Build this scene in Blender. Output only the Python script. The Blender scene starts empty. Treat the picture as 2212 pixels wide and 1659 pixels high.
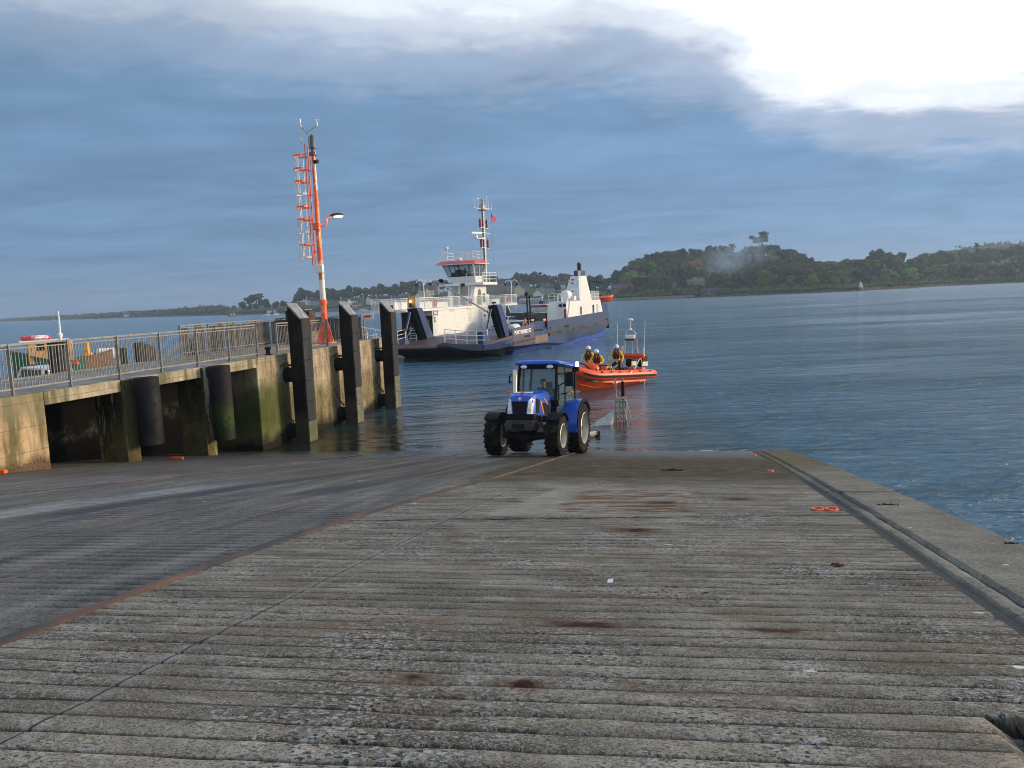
import bpy, bmesh, math, random
from mathutils import Vector, Matrix, noise
R = math.radians
V = Vector
PI = math.pi
sc = bpy.context.scene
col = sc.collection
random.seed(11)

# ------------------------------------------------------------------ helpers
class MB:
    """collects simple shapes and links them as ONE mesh object"""
    def __init__(s): s.v = []; s.f = []; s.m = []; s.cur = 0
    def mat(s, i): s.cur = i; return s
    def add(s, vs, fs):
        b = len(s.v); s.v += [tuple(p) for p in vs]
        for f in fs: s.f.append(tuple(b + i for i in f)); s.m.append(s.cur)
        return s
    def box(s, c, d, rz=0, M=None):
        x, y, z = d[0]/2, d[1]/2, d[2]/2
        ps = [V((i*x, j*y, k*z)) for k in (-1, 1) for j in (-1, 1) for i in (-1, 1)]
        if M is None: M = Matrix.Rotation(rz, 3, 'Z')
        ps = [V(c) + M @ p for p in ps]
        return s.add(ps, [(0,2,3,1),(4,5,7,6),(0,1,5,4),(2,6,7,3),(0,4,6,2),(1,3,7,5)])
    def bb(s, x0, x1, y0, y1, z0, z1):
        return s.box(((x0+x1)/2, (y0+y1)/2, (z0+z1)/2), (x1-x0, y1-y0, z1-z0))
    def hexa(s, lo, hi):
        """lo, hi: 4 points each, same winding (ccw seen from above)"""
        return s.add(list(lo)+list(hi), [(3,2,1,0),(4,5,6,7)]+[(i,(i+1)%4,4+(i+1)%4,4+i) for i in range(4)])
    def bar(s, p, q, w, h, up=(0,0,1)):
        p, q = V(p), V(q); d = (q-p).normalized(); u = V(up)
        if abs(d.dot(u)) > .98: u = V((1,0,0))
        a = d.cross(u).normalized(); b = a.cross(d)
        r = []
        for e in (p, q):
            r.append([e + a*sx*w/2 + b*sy*h/2 for sx, sy in ((-1,-1),(1,-1),(1,1),(-1,1))])
        return s.add(r[0]+r[1], [(3,2,1,0),(4,5,6,7)]+[(i,(i+1)%4,4+(i+1)%4,4+i) for i in range(4)])
    def tube(s, pts, r, n=8, closed=False, cap=True):
        pts = [V(p) for p in pts]; rs = r if isinstance(r, (list, tuple)) else [r]*len(pts)
        rings = []; prev = None; N = len(pts)
        for i, p in enumerate(pts):
            a = pts[(i-1) % N] if (i > 0 or closed) else p
            b = pts[(i+1) % N] if (i < N-1 or closed) else p
            d = (b-a).normalized()
            if prev is None:
                u = V((0,0,1)) if abs(d.z) < .9 else V((1,0,0))
                x = d.cross(u).normalized()
            else:
                x = (prev - d*prev.dot(d)).normalized()
            prev = x; y = d.cross(x)
            rings.append([p + (x*math.cos(2*PI*k/n) + y*math.sin(2*PI*k/n))*rs[i] for k in range(n)])
        return s.loft(rings, closed, cap)
    def loft(s, rings, closed=False, cap=True, open_ring=False):
        n = len(rings[0]); vs = [p for r in rings for p in r]; fs = []
        L = len(rings)
        for i in range(L if closed else L-1):
            j = (i+1) % L
            for k in range(n-1 if open_ring else n):
                k2 = (k+1) % n
                fs.append((i*n+k, i*n+k2, j*n+k2, j*n+k))
        if cap and not closed and not open_ring:
            fs.append(tuple(range(n-1, -1, -1))); fs.append(tuple((L-1)*n+k for k in range(n)))
        return s.add(vs, fs)
    def cyl(s, p, q, r0, r1=None, n=12):
        return s.tube([p, q], [r0, r0 if r1 is None else r1], n)
    def ell(s, c, r, n=12, m=7, M=None):
        rings = []
        for i in range(m+1):
            t = PI*i/m; t = min(max(t, .02), PI-.02)
            ring = []
            for k in range(n):
                a = 2*PI*k/n
                p = V((r[0]*math.sin(t)*math.cos(a), r[1]*math.sin(t)*math.sin(a), -r[2]*math.cos(t)))
                ring.append(V(c) + (M @ p if M else p))
            rings.append(ring)
        return s.loft(rings)
    def prism(s, poly, axis, a, b):
        """poly: 2D points; extruded along axis ('x','y','z') from a to b"""
        def P3(p, t):
            return {'x': (t, p[0], p[1]), 'y': (p[0], t, p[1]), 'z': (p[0], p[1], t)}[axis]
        n = len(poly)
        return s.add([P3(p, a) for p in poly]+[P3(p, b) for p in poly],
                     [tuple(range(n)), tuple(range(2*n-1, n-1, -1))]+[(i,n+i,n+(i+1)%n,(i+1)%n) for i in range(n)])
    def lathe(s, prof, c=(0,0,0), n=24, axis='z', closed=False, cap=True):
        rings = []
        for r, h in prof:
            ring = []
            for k in range(n):
                a = 2*PI*k/n; x, y = r*math.cos(a), r*math.sin(a)
                p = {'z': (x,y,h), 'y': (x,h,y), 'x': (h,x,y)}[axis]
                ring.append(V(c)+V(p))
            rings.append(ring)
        return s.loft(rings, closed, cap and not closed)
    def build(s, name, mat, parent=None, loc=None, rz=None, smooth=40, bevel=0, seg=2):
        me = bpy.data.meshes.new(name); me.from_pydata(s.v, [], s.f)
        mats = mat if isinstance(mat, (list, tuple)) else [mat]
        for m in mats: me.materials.append(m)
        if len(mats) > 1: me.polygons.foreach_set('material_index', s.m)
        bm = bmesh.new(); bm.from_mesh(me); bmesh.ops.recalc_face_normals(bm, faces=bm.faces); bm.to_mesh(me); bm.free()
        if smooth:
            me.polygons.foreach_set('use_smooth', [True]*len(me.polygons)); me.set_sharp_from_angle(angle=R(smooth))
        me.update()
        o = bpy.data.objects.new(name, me); col.objects.link(o)
        if parent: o.parent = parent
        if loc is not None: o.location = loc
        if rz is not None: o.rotation_euler = (0,0,rz)
        if bevel:
            b = o.modifiers.new('bevel', 'BEVEL'); b.width = bevel; b.segments = seg; b.limit_method = 'ANGLE'; b.angle_limit = R(35)
        return o

def tag(o, label, cat, group=None):
    o['label'] = label; o['category'] = cat
    if group: o['group'] = group
    return o
def thing(name, label, cat, loc=(0,0,0), rz=0, group=None):
    o = bpy.data.objects.new(name, None); col.objects.link(o); o.empty_display_size = .3
    o.location = loc; o.rotation_euler = (0,0,rz)
    return tag(o, label, cat, group)
def struct(o): o['kind'] = 'structure'; return o
def stuff(o): o['kind'] = 'stuff'; return o
def dup(root, loc, rz=None, label=None, scale=None):
    def cp(o, par):
        c = o.copy(); col.objects.link(c)
        if par: c.parent = par
        for ch in kids.get(o.name, []): cp(ch, c)
        return c
    kids = {}
    for o in list(root.children_recursive): kids.setdefault(o.parent.name, []).append(o)
    r = cp(root, None); r.location = loc
    if rz is not None: r.rotation_euler = (0,0,rz)
    if scale: r.scale = scale
    if label: r['label'] = label
    return r
def text_mesh(name, body, size, mat, parent, M, ext=.004, bold=.012):
    cu = bpy.data.curves.new(name+'_c', 'FONT'); cu.body = body; cu.size = size; cu.extrude = ext; cu.offset = bold
    t = bpy.data.objects.new(name+'_t', cu); col.objects.link(t)
    dg = bpy.context.evaluated_depsgraph_get(); dg.update()
    me = bpy.data.meshes.new_from_object(t.evaluated_get(dg)); me.name = name
    bpy.data.objects.remove(t); bpy.data.curves.remove(cu)
    me.transform(M); me.materials.clear(); me.materials.append(mat)
    o = bpy.data.objects.new(name, me); col.objects.link(o)
    if parent: o.parent = parent
    return o

# ------------------------------------------------------------------ materials
class NT:
    def __init__(s, nt): s.nt = nt
    def n(s, t, **kw):
        nd = s.nt.nodes.new(t)
        for k, v in kw.items():
            if k == 'inp':
                for kk, vv in v.items():
                    if isinstance(vv, bpy.types.NodeSocket): s.nt.links.new(vv, nd.inputs[kk])
                    else: nd.inputs[kk].default_value = vv
            else: setattr(nd, k, v)
        return nd
    def math(s, op, a, b=0.0, c=0.0, clamp=False):
        nd = s.n('ShaderNodeMath', operation=op, use_clamp=clamp)
        for i, x in enumerate((a, b, c)):
            if isinstance(x, bpy.types.NodeSocket): s.nt.links.new(x, nd.inputs[i])
            else: nd.inputs[i].default_value = x
        return nd.outputs[0]
    def ramp(s, fac, stops, interp='LINEAR'):
        nd = s.n('ShaderNodeValToRGB'); cr = nd.color_ramp; cr.interpolation = interp
        while len(cr.elements) < len(stops): cr.elements.new(.5)
        for e, (p, c) in zip(cr.elements, stops):
            e.position = p; e.color = (c, c, c, 1) if not isinstance(c, (tuple, list)) else (*c[:3], 1)
        s.nt.links.new(fac, nd.inputs[0]); return nd.outputs[0]
    def mix(s, fac, a, b, mode='MIX'):
        nd = s.n('ShaderNodeMix', data_type='RGBA', blend_type=mode)
        for k, x in ((0, fac), (6, a), (7, b)):
            if isinstance(x, bpy.types.NodeSocket): s.nt.links.new(x, nd.inputs[k])
            elif k == 0: nd.inputs[0].default_value = x
            else: nd.inputs[k].default_value = (*x[:3], 1)
        return nd.outputs[2]
    def noise(s, vec, scale, detail=4, rough=.55, dist=0.0, dim='3D'):
        nd = s.n('ShaderNodeTexNoise', noise_dimensions=dim, inp={'Scale': scale, 'Detail': detail, 'Roughness': rough, 'Distortion': dist})
        if vec is not None: s.nt.links.new(vec, nd.inputs['Vector'])
        return nd.outputs[0]
    def vor(s, vec, scale, feat='F1', rnd=1.0, out=0):
        nd = s.n('ShaderNodeTexVoronoi', feature=feat, inp={'Scale': scale, 'Randomness': rnd})
        if vec is not None: s.nt.links.new(vec, nd.inputs['Vector'])
        return nd.outputs[out]
    def map(s, vec, scale=(1,1,1), loc=(0,0,0), rot=(0,0,0)):
        nd = s.n('ShaderNodeMapping', inp={'Scale': scale, 'Location': loc, 'Rotation': rot})
        s.nt.links.new(vec, nd.inputs[0]); return nd.outputs[0]
    def obj(s): return s.n('ShaderNodeTexCoord').outputs['Object']
    def sep(s, vec):
        nd = s.n('ShaderNodeSeparateXYZ'); s.nt.links.new(vec, nd.inputs[0]); return nd.outputs
    def bump(s, h, strength=.4, dist=.02, normal=None):
        nd = s.n('ShaderNodeBump', inp={'Strength': strength, 'Distance': dist, 'Height': h})
        if normal is not None: s.nt.links.new(normal, nd.inputs['Normal'])
        return nd.outputs[0]
def newmat(name):
    m = bpy.data.materials.new(name); m.use_nodes = True
    t = NT(m.node_tree); b = m.node_tree.nodes['Principled BSDF']
    return m, t, b
def setp(t, b, **kw):
    for k, v in kw.items():
        k = k.replace('_', ' ')
        if isinstance(v, bpy.types.NodeSocket): t.nt.links.new(v, b.inputs[k])
        else:
            if k in ('Base Color', 'Emission Color', 'Specular Tint') and len(v) == 3: v = (*v, 1)
            b.inputs[k].default_value = v
def pm(name, c, rough=.5, metal=0., var=.25, scale=3., dirt=None, dirt_amt=.35, dirt_scale=1.5, bump=0., bscale=40., emit=None, spec=.5, stretch=(1,1,1), coat=0., rvar=.15):
    """painted / plain surface with mottling and shaped stains"""
    m, t, b = newmat(name); v = t.map(t.obj(), stretch)
    n1 = t.noise(v, scale, 6, .6)
    lo = tuple(x*(1-var) for x in c); hi = tuple(min(1, x*(1+var)) for x in c)
    cc = t.ramp(n1, [(.3, lo), (.7, hi)])
    if dirt:
        n2 = t.noise(v, dirt_scale, 8, .65)
        k = t.ramp(n2, [(.62-dirt_amt*.4, 0.), (.72-dirt_amt*.25, 1.)])
        cc = t.mix(k, cc, dirt)
    rr = t.math('ADD', t.math('MULTIPLY', n1, rvar*2), rough-rvar)
    setp(t, b, Base_Color=cc, Roughness=rr, Metallic=metal)
    b.inputs['Specular IOR Level'].default_value = spec if max(c) > .07 or coat or rough < .36 else min(spec, .12)
    b.inputs['Coat Weight'].default_value = coat
    if bump: setp(t, b, Normal=t.bump(t.noise(v, bscale, 4, .6), bump, .01))
    if emit: setp(t, b, Emission_Color=emit[:3], Emission_Strength=emit[3])
    return m
def glass_mat(name, c=(.02,.03,.035), rough=.06, alpha=1.0):
    m, t, b = newmat(name)
    setp(t, b, Base_Color=c, Roughness=rough); b.inputs['IOR'].default_value = 1.5
    if alpha < 1: b.inputs['Alpha'].default_value = alpha
    return m

MW = pm('white_paint', (.78,.78,.75), .4, var=.05, scale=2, dirt=(.55,.45,.33), dirt_amt=.12, dirt_scale=2.2)
MWC = pm('white_clean', (.8,.8,.79), .4, var=.04)
MNAVY = pm('navy_paint', (.008,.036,.14), .4, var=.25, scale=.8, dirt=(.02,.035,.09), dirt_amt=.3, dirt_scale=.7)
MNAVY2 = pm('navy_side', (.009,.036,.115), .45, var=.25, scale=.6, dirt=(.016,.036,.075), dirt_amt=.35, dirt_scale=.5)
MBOOT = pm('blue_boot', (.012,.06,.42), .45, var=.3, scale=1.2, dirt=(.05,.08,.2), dirt_amt=.2)
MDECKR = pm('red_brown_deck', (.095,.040,.034), .6, var=.3, scale=2, dirt=(.05,.032,.03), dirt_amt=.5)
MRED = pm('red_paint', (.62,.06,.035), .4, var=.1)
MORANGE = pm('orange_red', (.85,.13,.03), .45, var=.12)
MGALV = pm('galvanised', (.24,.235,.225), .55, .2, var=.25, scale=9, dirt=(.15,.14,.125), dirt_amt=.3, dirt_scale=5)
MALU = pm('aluminium', (.55,.55,.54), .4, .6, var=.15, scale=6)
MBLACK = pm('black_rubber', (.009,.009,.010), .6, var=.3, scale=8, bump=.2, bscale=30)
MDARK = pm('dark_steel', (.03,.03,.032), .55, .3, var=.4, scale=5, dirt=(.07,.035,.02), dirt_amt=.3)
MRUST = pm('rusty_steel', (.11,.052,.03), .8, .1, var=.45, scale=6, dirt=(.03,.022,.02), dirt_amt=.4, dirt_scale=3, bump=.4)
MGLASS = glass_mat('dark_glass', (.012,.018,.022), .05)
MLENS = glass_mat('lens', (.82,.85,.88), .12)
MAMBER = pm('amber_lens', (.75,.22,.02), .25, var=.1)
MHIVIS = pm('hi_vis', (.95,.2,.02), .7, var=.12, scale=15)
MSKIN = pm('skin', (.45,.24,.17), .55, var=.1, scale=12)
# ------------------------------------------------------------------ camera, light, sky
SUN_AZ, SUN_EL = 82.0, 9.0
cam = bpy.data.cameras.new('camera'); co = bpy.data.objects.new('camera', cam); col.objects.link(co)
cam.sensor_width = 36; cam.lens = 36*1723/2212; cam.clip_end = 20000; cam.clip_start = .05
pit, rol = R(6.2), R(2.5)
fw = V((0, math.cos(pit), -math.sin(pit))); up0 = V((0, math.sin(pit), math.cos(pit))); rt0 = V((1,0,0))
rt = rt0*math.cos(rol) - up0*math.sin(rol); up = rt0*math.sin(rol) + up0*math.cos(rol)
co.matrix_world = Matrix(((rt.x, up.x, -fw.x, 0), (rt.y, up.y, -fw.y, 0), (rt.z, up.z, -fw.z, 5.5), (0,0,0,1)))
sc.camera = co
sc.view_settings.view_transform = 'Standard'; sc.view_settings.look = 'None'
sc.cycles.filter_width = 1.0; sc.view_settings.exposure = .12; sc.view_settings.gamma = 1

def sight(px, py, Y):
    """world point seen at photo pixel (px, py of a 2212 px wide view) at depth Y"""
    d = fw + rt*((px-1106)/1723) - up*((py-829.5)/1723)
    return V((0,0,5.5)) + d*(Y/d.y)

sun = bpy.data.lights.new('sun', 'SUN'); sun.energy = 3.5; sun.angle = R(9); sun.color = (1.0, .78, .54)
so = bpy.data.objects.new('sun', sun); col.objects.link(so)
sd = V((math.sin(R(SUN_AZ))*math.cos(R(SUN_EL)), math.cos(R(SUN_AZ))*math.cos(R(SUN_EL)), math.sin(R(SUN_EL))))
so.rotation_euler = sd.to_track_quat('Z', 'Y').to_euler()

w = bpy.data.worlds.new('World'); sc.world = w; w.use_nodes = True
t = NT(w.node_tree); bg = w.node_tree.nodes['Background']
gen = t.n('ShaderNodeTexCoord').outputs['Generated']
sx = t.sep(gen); X, Y, Z = sx[0], sx[1], sx[2]
az = t.math('ARCTAN2', X, Y)                       # 0 straight ahead, + to the right
el = t.math('ARCSINE', Z)
zc = t.math('ADD', t.math('MAXIMUM', Z, 0.0), .10)
cx = t.math('DIVIDE', X, zc); cy = t.math('DIVIDE', Y, zc)
cv = t.n('ShaderNodeCombineXYZ'); w.node_tree.links.new(cx, cv.inputs[0]); w.node_tree.links.new(cy, cv.inputs[1])
cv = cv.outputs[0]
nA = t.noise(t.map(cv, (.55,.8,1), (3.1,1.7,0)), 1.0, 7, .52, .3)      # broad billows
nB = t.noise(t.map(cv, (.7,1.5,1), (7.3,2.2,0), (0,0,R(14))), .9, 6, .55, .3)    # streaks
nC = t.noise(t.map(cv, (2.2,3.0,1), (1.3,9.2,0)), 1.3, 6, .55)
# edge of the bright opening: elevation threshold by azimuth (radians)
azn = t.math('DIVIDE', t.math('ADD', az, .7), 1.4, clamp=True)
def thr(d): return d/40.0
edge = t.ramp(azn, [(.0, thr(19.5)), (.12, thr(18.8)), (.22, thr(19.0)), (.355, thr(18.3)), (.51, thr(18.0)), (.60, thr(18.4)), (.68, thr(17.2)), (.735, thr(14.2)), (.78, thr(12.8)), (.84, thr(11.8)), (.91, thr(11.1)), (1.0, thr(10.5))], 'EASE')
eln = t.math('DIVIDE', el, R(40))
wob = t.math('MULTIPLY', t.math('SUBTRACT', nA, .5), .13)
wob2 = t.math('ADD', t.math('MULTIPLY', t.math('SUBTRACT', nC, .5), .10), t.math('MULTIPLY', t.math('SUBTRACT', t.noise(cv, 7.0, 7, .65, .5), .5), .05))
gapd = t.math('ADD', t.math('ADD', t.math('SUBTRACT', eln, edge), wob), wob2)
gap = t.ramp(t.math('ADD', t.math('MULTIPLY', gapd, 2.2), .5, clamp=True), [(.38, 0.), (.48, .28), (.56, .75), (.66, 1.)], 'EASE')
rim = t.ramp(t.math('ADD', t.math('MULTIPLY', gapd, 2.2), .5, clamp=True), [(.20, 0.), (.34, .45), (.47, 1.)], 'EASE')
# slate cloud deck, paler near the horizon
elr = t.math('MULTIPLY', eln, 1.0, clamp=True)
deck = t.ramp(elr, [(.0, (.172,.310,.500)), (.10, (.172,.312,.510)), (.22, (.168,.302,.495)), (.36, (.178,.318,.515)), (.50, (.25,.385,.57))])
stre = t.ramp(nB, [(.3, .92), (.7, 1.08)])
deck = t.mix(1.0, deck, stre, 'MULTIPLY')
lr = t.ramp(azn, [(.15, .88), (.5, .92), (.9, 1.12)])
deck = t.mix(1.0, deck, lr, 'MULTIPLY')
deck = t.mix(t.math('MULTIPLY', rim, t.ramp(azn, [(.2,.50),(.45,.75),(.65,1.)])), deck, (.58,.63,.76))
mott = t.ramp(t.noise(t.map(cv, (.8,1.3,1), (5.5,3.3,0), (0,0,R(20)))  , 1.6, 7, .6, .6), [(.32, .88), (.66, 1.12)])
deck = t.mix(1.0, deck, mott, 'MULTIPLY')
bill = t.ramp(nA, [(.36, .84), (.62, 1.08)])
deck = t.mix(t.math('MULTIPLY', elr, 1.0), deck, t.mix(1.0, deck, bill, 'MULTIPLY'))
sky = t.n('ShaderNodeTexSky', sky_type='NISHITA', sun_disc=False, sun_elevation=R(SUN_EL), sun_rotation=R(SUN_AZ), air_density=1.2, dust_density=2.0)
skc = t.mix(1.0, sky.outputs[0], (.10,.10,.10), 'MULTIPLY')
lum = t.ramp(azn, [(.0, .72), (.45, .95), (.62, 1.1), (.8, 1.35), (1., 1.4)])
bright = t.mix(1.0, t.mix(1.0, t.mix(1.0, (.95,.98,1.0), lum, 'MULTIPLY'), t.ramp(nA, [(.36,.70),(.62,1.15)]), 'MULTIPLY'), skc, 'ADD')
bright = t.mix(t.ramp(elr, [(.52,0.),(.78,.95)]), bright, (.40,.58,.84))
front = t.mix(gap, deck, bright)
# the sky behind the viewer: pale, thinner cloud, warm towards the sun
bk = t.ramp(t.math('ADD', t.math('MULTIPLY', Y, -.8), .5, clamp=True), [(.42, 0.), (.75, 1.)])
back = t.mix(1.0, t.mix(1.0, (.36,.40,.47), t.ramp(nA, [(.35,.7),(.65,1.25)]), 'MULTIPLY'), skc, 'ADD')
allsky = t.mix(bk, front, back)
low = t.ramp(t.math('ADD', t.math('MULTIPLY', Z, 4.0), .5, clamp=True), [(.3, 0.), (.5, 1.)])
allsky = t.mix(low, (.10,.15,.20), allsky)
w.node_tree.links.new(allsky, bg.inputs[0]); bg.inputs[1].default_value = 1.0
# ------------------------------------------------------------------ slipway
SAZ = R(12.58)
def zs(s): return 3.967 - .1267*s - .000622*s*s
def slip(l, s, dz=0):
    return V((l*math.cos(SAZ)+s*math.sin(SAZ), -l*math.sin(SAZ)+s*math.cos(SAZ), zs(s)+dz))
PITCH = .19
def rib(l, s):
    ph = ((s - .09*l)/PITCH) % 1.0
    return ph
def slip_z(l, s):
    ph = rib(l, s)
    d = min(ph, 1-ph)
    g = -max(0, 1-(d/.10))*.022 + .0035*math.sin(PI*ph)
    a = 1.0
    if l < -4.4: a = 1.15 if s < 9 else max(.3, 1.15-(s-9)*.15)
    if s > 13.5: a *= max(.12, 1-(s-13.5)/3)
    if 10.3 < s < 13.5 and l > -2.6: a *= .55
    a *= .12 + 1.25*max(0, min(1, .48+1.4*noise.noise(V((l*.7, s*1.1, 2.0)))+.5*noise.noise(V((l*2.3, s*2.9, 5.0)))))
    pit = max(0, noise.noise(V((l*2.6, s*5.0, 11)))-.22)*.05 if s < 12 else 0
    z = g*a - pit*.5 + .008*noise.noise(V((l*.4, s*.4, 7))) + .003*noise.noise(V((l*4, s*4, 3)))
    if l > 1.40 and 3.2 < s < 3.93: z -= .10
    return zs(s) + z
mb = MB()
ls = []
x = -23.0
while x < 1.985:
    ls.append(x); x += .5 if x < -9 else (.28 if x < -5 else .13)
ls.append(1.985)
rows = []
k = -2
while True:
    base = k*PITCH
    if base > 33: break
    for ph in ((0, .06, .11, .5, .89, .94) if base < 16 else (0, .25, .5, .75)): rows.append(base + ph*PITCH)
    k += 1
vs = []; fs = []
nl = len(ls)
for g in rows:
    for l in ls:
        s = max(.35, g + .09*l) if True else g
        if l < -9: s = g + .09*-9 + (l+9)*.02
        vs.append((l, s, slip_z(l, s)))
for i in range(len(rows)-1):
    for j in range(nl-1): fs.append((i*nl+j, i*nl+j+1, (i+1)*nl+j+1, (i+1)*nl+j))
mb.add(vs, fs)

def slip_mat():
    m, t, b = newmat('slip_concrete'); v = t.obj(); sp = t.sep(v); L, S = sp[0], sp[1]
    flat = t.map(v, (1,1,.05))
    big = t.noise(flat, .55, 6, .6); mid = t.noise(flat, 3.2, 7, .65); fine = t.noise(flat, 26, 5, .7)
    cross = t.noise(t.map(flat, (.35,2.2,1), rot=(0,0,R(-5))), 1.3, 7, .65)
    base = t.ramp(mid, [(.25, (.098,.079,.058)), (.46, (.235,.200,.150)), (.72, (.40,.352,.28))])
    base = t.mix(t.ramp(cross, [(.44,0.),(.58,.8)]), base, (.070,.054,.040))
    base = t.mix(t.ramp(big, [(.38,0.),(.66,.5)]), base, (.20,.172,.12))
    # exposed aggregate: pale and dark chips
    ch = t.vor(t.map(flat, (42,54,1)), 1.0, 'F1', 1.0, 1)
    chs = t.sep(ch)[0]
    region = t.ramp(t.noise(flat, .8, 6, .65), [(.44, .06), (.60, .9)])
    base = t.mix(t.math('MULTIPLY', t.math('GREATER_THAN', chs, .78), t.math('MULTIPLY', region, .85)), base, (.40,.385,.36))
    base = t.mix(t.math('MULTIPLY', t.math('LESS_THAN', chs, .17), t.math('MULTIPLY', region, 1.0)), base, (.025,.025,.026))
    ch2 = t.sep(t.vor(t.map(flat, (120,140,1)), 1.0, 'F1', 1.0, 1))[0]
    base = t.mix(t.math('MULTIPLY', t.math('GREATER_THAN', ch2, .8), .5), base, (.36,.345,.32))
    base = t.mix(t.math('MULTIPLY', t.math('LESS_THAN', ch2, .2), .6), base, (.035,.033,.03))
    # grime lying in the grooves
    ph = t.math('FRACT', t.math('DIVIDE', t.math('SUBTRACT', S, t.math('MULTIPLY', L, .09)), PITCH))
    d = t.math('MINIMUM', ph, t.math('SUBTRACT', 1.0, ph))
    dw = t.math('ADD', d, t.math('MULTIPLY', t.math('SUBTRACT', t.noise(flat, 14, 5, .7), .5), .11))
    groove = t.ramp(dw, [(.02, 1.), (.085, 0.)])
    near = t.math('MULTIPLY', t.ramp(t.math('DIVIDE', S, 30.0), [(.40, 1.), (.52, .2)]), t.ramp(t.noise(flat, .9, 5, .6), [(.3, .6), (.55, 1.)]))
    base = t.mix(t.math('MULTIPLY', t.math('MULTIPLY', groove, near), .9), base, (.024,.021,.017))
    # pale lime bloom
    lime = t.ramp(t.noise(t.map(flat, (.8,2.0,1)), 1.7, 8, .7), [(.57, 0.), (.70, .6)])
    base = t.mix(t.math('MULTIPLY', lime, t.ramp(fine, [(.35,.2),(.6,1.)])), base, (.45,.435,.40))
    brn = t.ramp(t.noise(t.map(flat, (.7,1.6,1), (4,2,0)), 1.3, 7, .65), [(.52, 0.), (.66, .6)])
    base = t.mix(brn, base, (.135,.088,.052))
    # left hand tracks: darker, smoother, tarry
    lw = t.math('ADD', L, t.math('MULTIPLY', t.math('SUBTRACT', mid, .5), .25))
    left = t.ramp(t.math('ADD', t.math('MULTIPLY', lw, .1), 1.0), [(.545, 1.), (.565, 0.)])
    lc = t.ramp(t.noise(t.map(flat, (2.2,.35,1), rot=(0,0,R(-6))), 1.2, 7, .6), [(.3, (.052,.051,.053)), (.5, (.118,.112,.107)), (.72, (.235,.222,.205))])
    lc = t.mix(t.math('MULTIPLY', t.math('GREATER_THAN', ch2, .80), .5), lc, (.26,.25,.235))
    lc = t.mix(1.0, lc, t.ramp(fine, [(.3,.6),(.7,1.4)]), 'MULTIPLY')
    lc = t.mix(t.math('MULTIPLY', t.math('LESS_THAN', ch2, .22), .7), lc, (.02,.02,.02))
    base = t.mix(t.math('MULTIPLY', left, .9), base, lc)
    # whitened strip between two of the tracks, dark strip beside it
    def band(c, wd, s0, s1, f):
        a = t.math('ABSOLUTE', t.math('SUBTRACT', t.math('ADD', lw, t.math('MULTIPLY', S, -.17)), c))
        k = t.ramp(t.math('DIVIDE', a, wd*2), [(.35, 1.), (.6, 0.)])
        e = t.math('MULTIPLY', t.ramp(t.math('DIVIDE', S, 30.0), [(s0/30-.01,0.),(s0/30+.02,1.)]), t.ramp(t.math('DIVIDE', S, 30.0), [(s1/30-.06,1.),(s1/30,0.)]))
        return t.math('MULTIPLY', t.math('MULTIPLY', k, e), f)
    base = t.mix(t.math('MULTIPLY', band(-11.15, .42, 5, 14.5, .6), t.ramp(t.noise(flat, 5, 6, .7), [(.35,.25),(.6,1.)])), base, (.33,.34,.345))
    base = t.mix(band(-10.45, .35, 9, 26, .75), base, (.045,.05,.062))
    base = t.mix(band(-8.4, .4, 12, 27, .6), base, (.04,.044,.055))
    base = t.mix(band(-13.9, .35, 5, 22, .35), base, (.24,.22,.19))
    # slab with rust stains lower down, paler ground
    def win(a0, a1, b0, b1, soft=.012):
        r = t.math('DIVIDE', t.math('ADD', S, t.math('MULTIPLY', t.math('SUBTRACT', mid, .5), .8)), 30.0)
        r2 = t.math('ADD', t.math('MULTIPLY', t.math('ADD', lw, t.math('MULTIPLY', t.math('SUBTRACT', big, .5), 2.0)), .1), 1.0)
        k1 = t.ramp(r, [(a0/30-soft,0.),(a0/30,1.),(a1/30,1.),(a1/30+soft,0.)])
        k2 = t.ramp(r2, [(1+b0/10-.02,0.),(1+b0/10,1.),(1+b1/10,1.),(1+b1/10+.02,0.)])
        return t.math('MULTIPLY', k1, k2)
    slab = win(10.3, 14.0, -2.5, 2.6)
    base = t.mix(t.math('MULTIPLY', slab, .75), base, t.ramp(mid, [(.3,(.21,.185,.145)),(.7,(.33,.305,.26))]))
    rn = t.noise(t.map(flat, (.9,3.4,1)), 1.1, 7, .65)
    rust = t.math('MULTIPLY', win(10.6, 13.2, -1.7, 1.4), t.ramp(rn, [(.47, 0.), (.56, .95)]))
    base = t.mix(rust, base, t.ramp(t.noise(flat, 9, 5, .7), [(.3,(.05,.022,.012)),(.7,(.20,.10,.05))]))
    for (rl, rs_, ra, rb) in ((-.72,5.1,.55,.16), (-.9,3.95,.22,.12), (-.62,9.0,.5,.3), (.7,12.2,.45,.3), (-.45,11.6,.5,.35), (-1.5,3.95,.13,.08), (.5,5.15,.4,.1)):
        q = t.math('SQRT', t.math('ADD', t.math('POWER', t.math('DIVIDE', t.math('SUBTRACT', L, rl), ra), 2.0), t.math('POWER', t.math('DIVIDE', t.math('SUBTRACT', S, rs_+0.0), rb), 2.0)))
        q = t.math('ADD', q, t.math('MULTIPLY', t.math('SUBTRACT', t.noise(flat, 6, 6, .7), .5), 1.5))
        base = t.mix(t.ramp(q, [(.2, .95), (.5,.6), (1.0, 0.)]), base, t.ramp(q, [(.1,(.030,.013,.008)),(.7,(.13,.062,.030))]))
    # transverse slab joint and weedy line
    jl = t.math('SUBTRACT', S, t.math('ADD', 10.2, t.math('ADD', t.math('MULTIPLY', L, .2), t.math('MULTIPLY', t.math('SUBTRACT', mid, .5), .35))))
    jk = t.math('MULTIPLY', t.ramp(t.math('ABSOLUTE', jl), [(.02, 1.), (.07, 0.)]), t.ramp(t.noise(flat, 3.5, 6, .7), [(.4, .1), (.52, .95)]))
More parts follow.
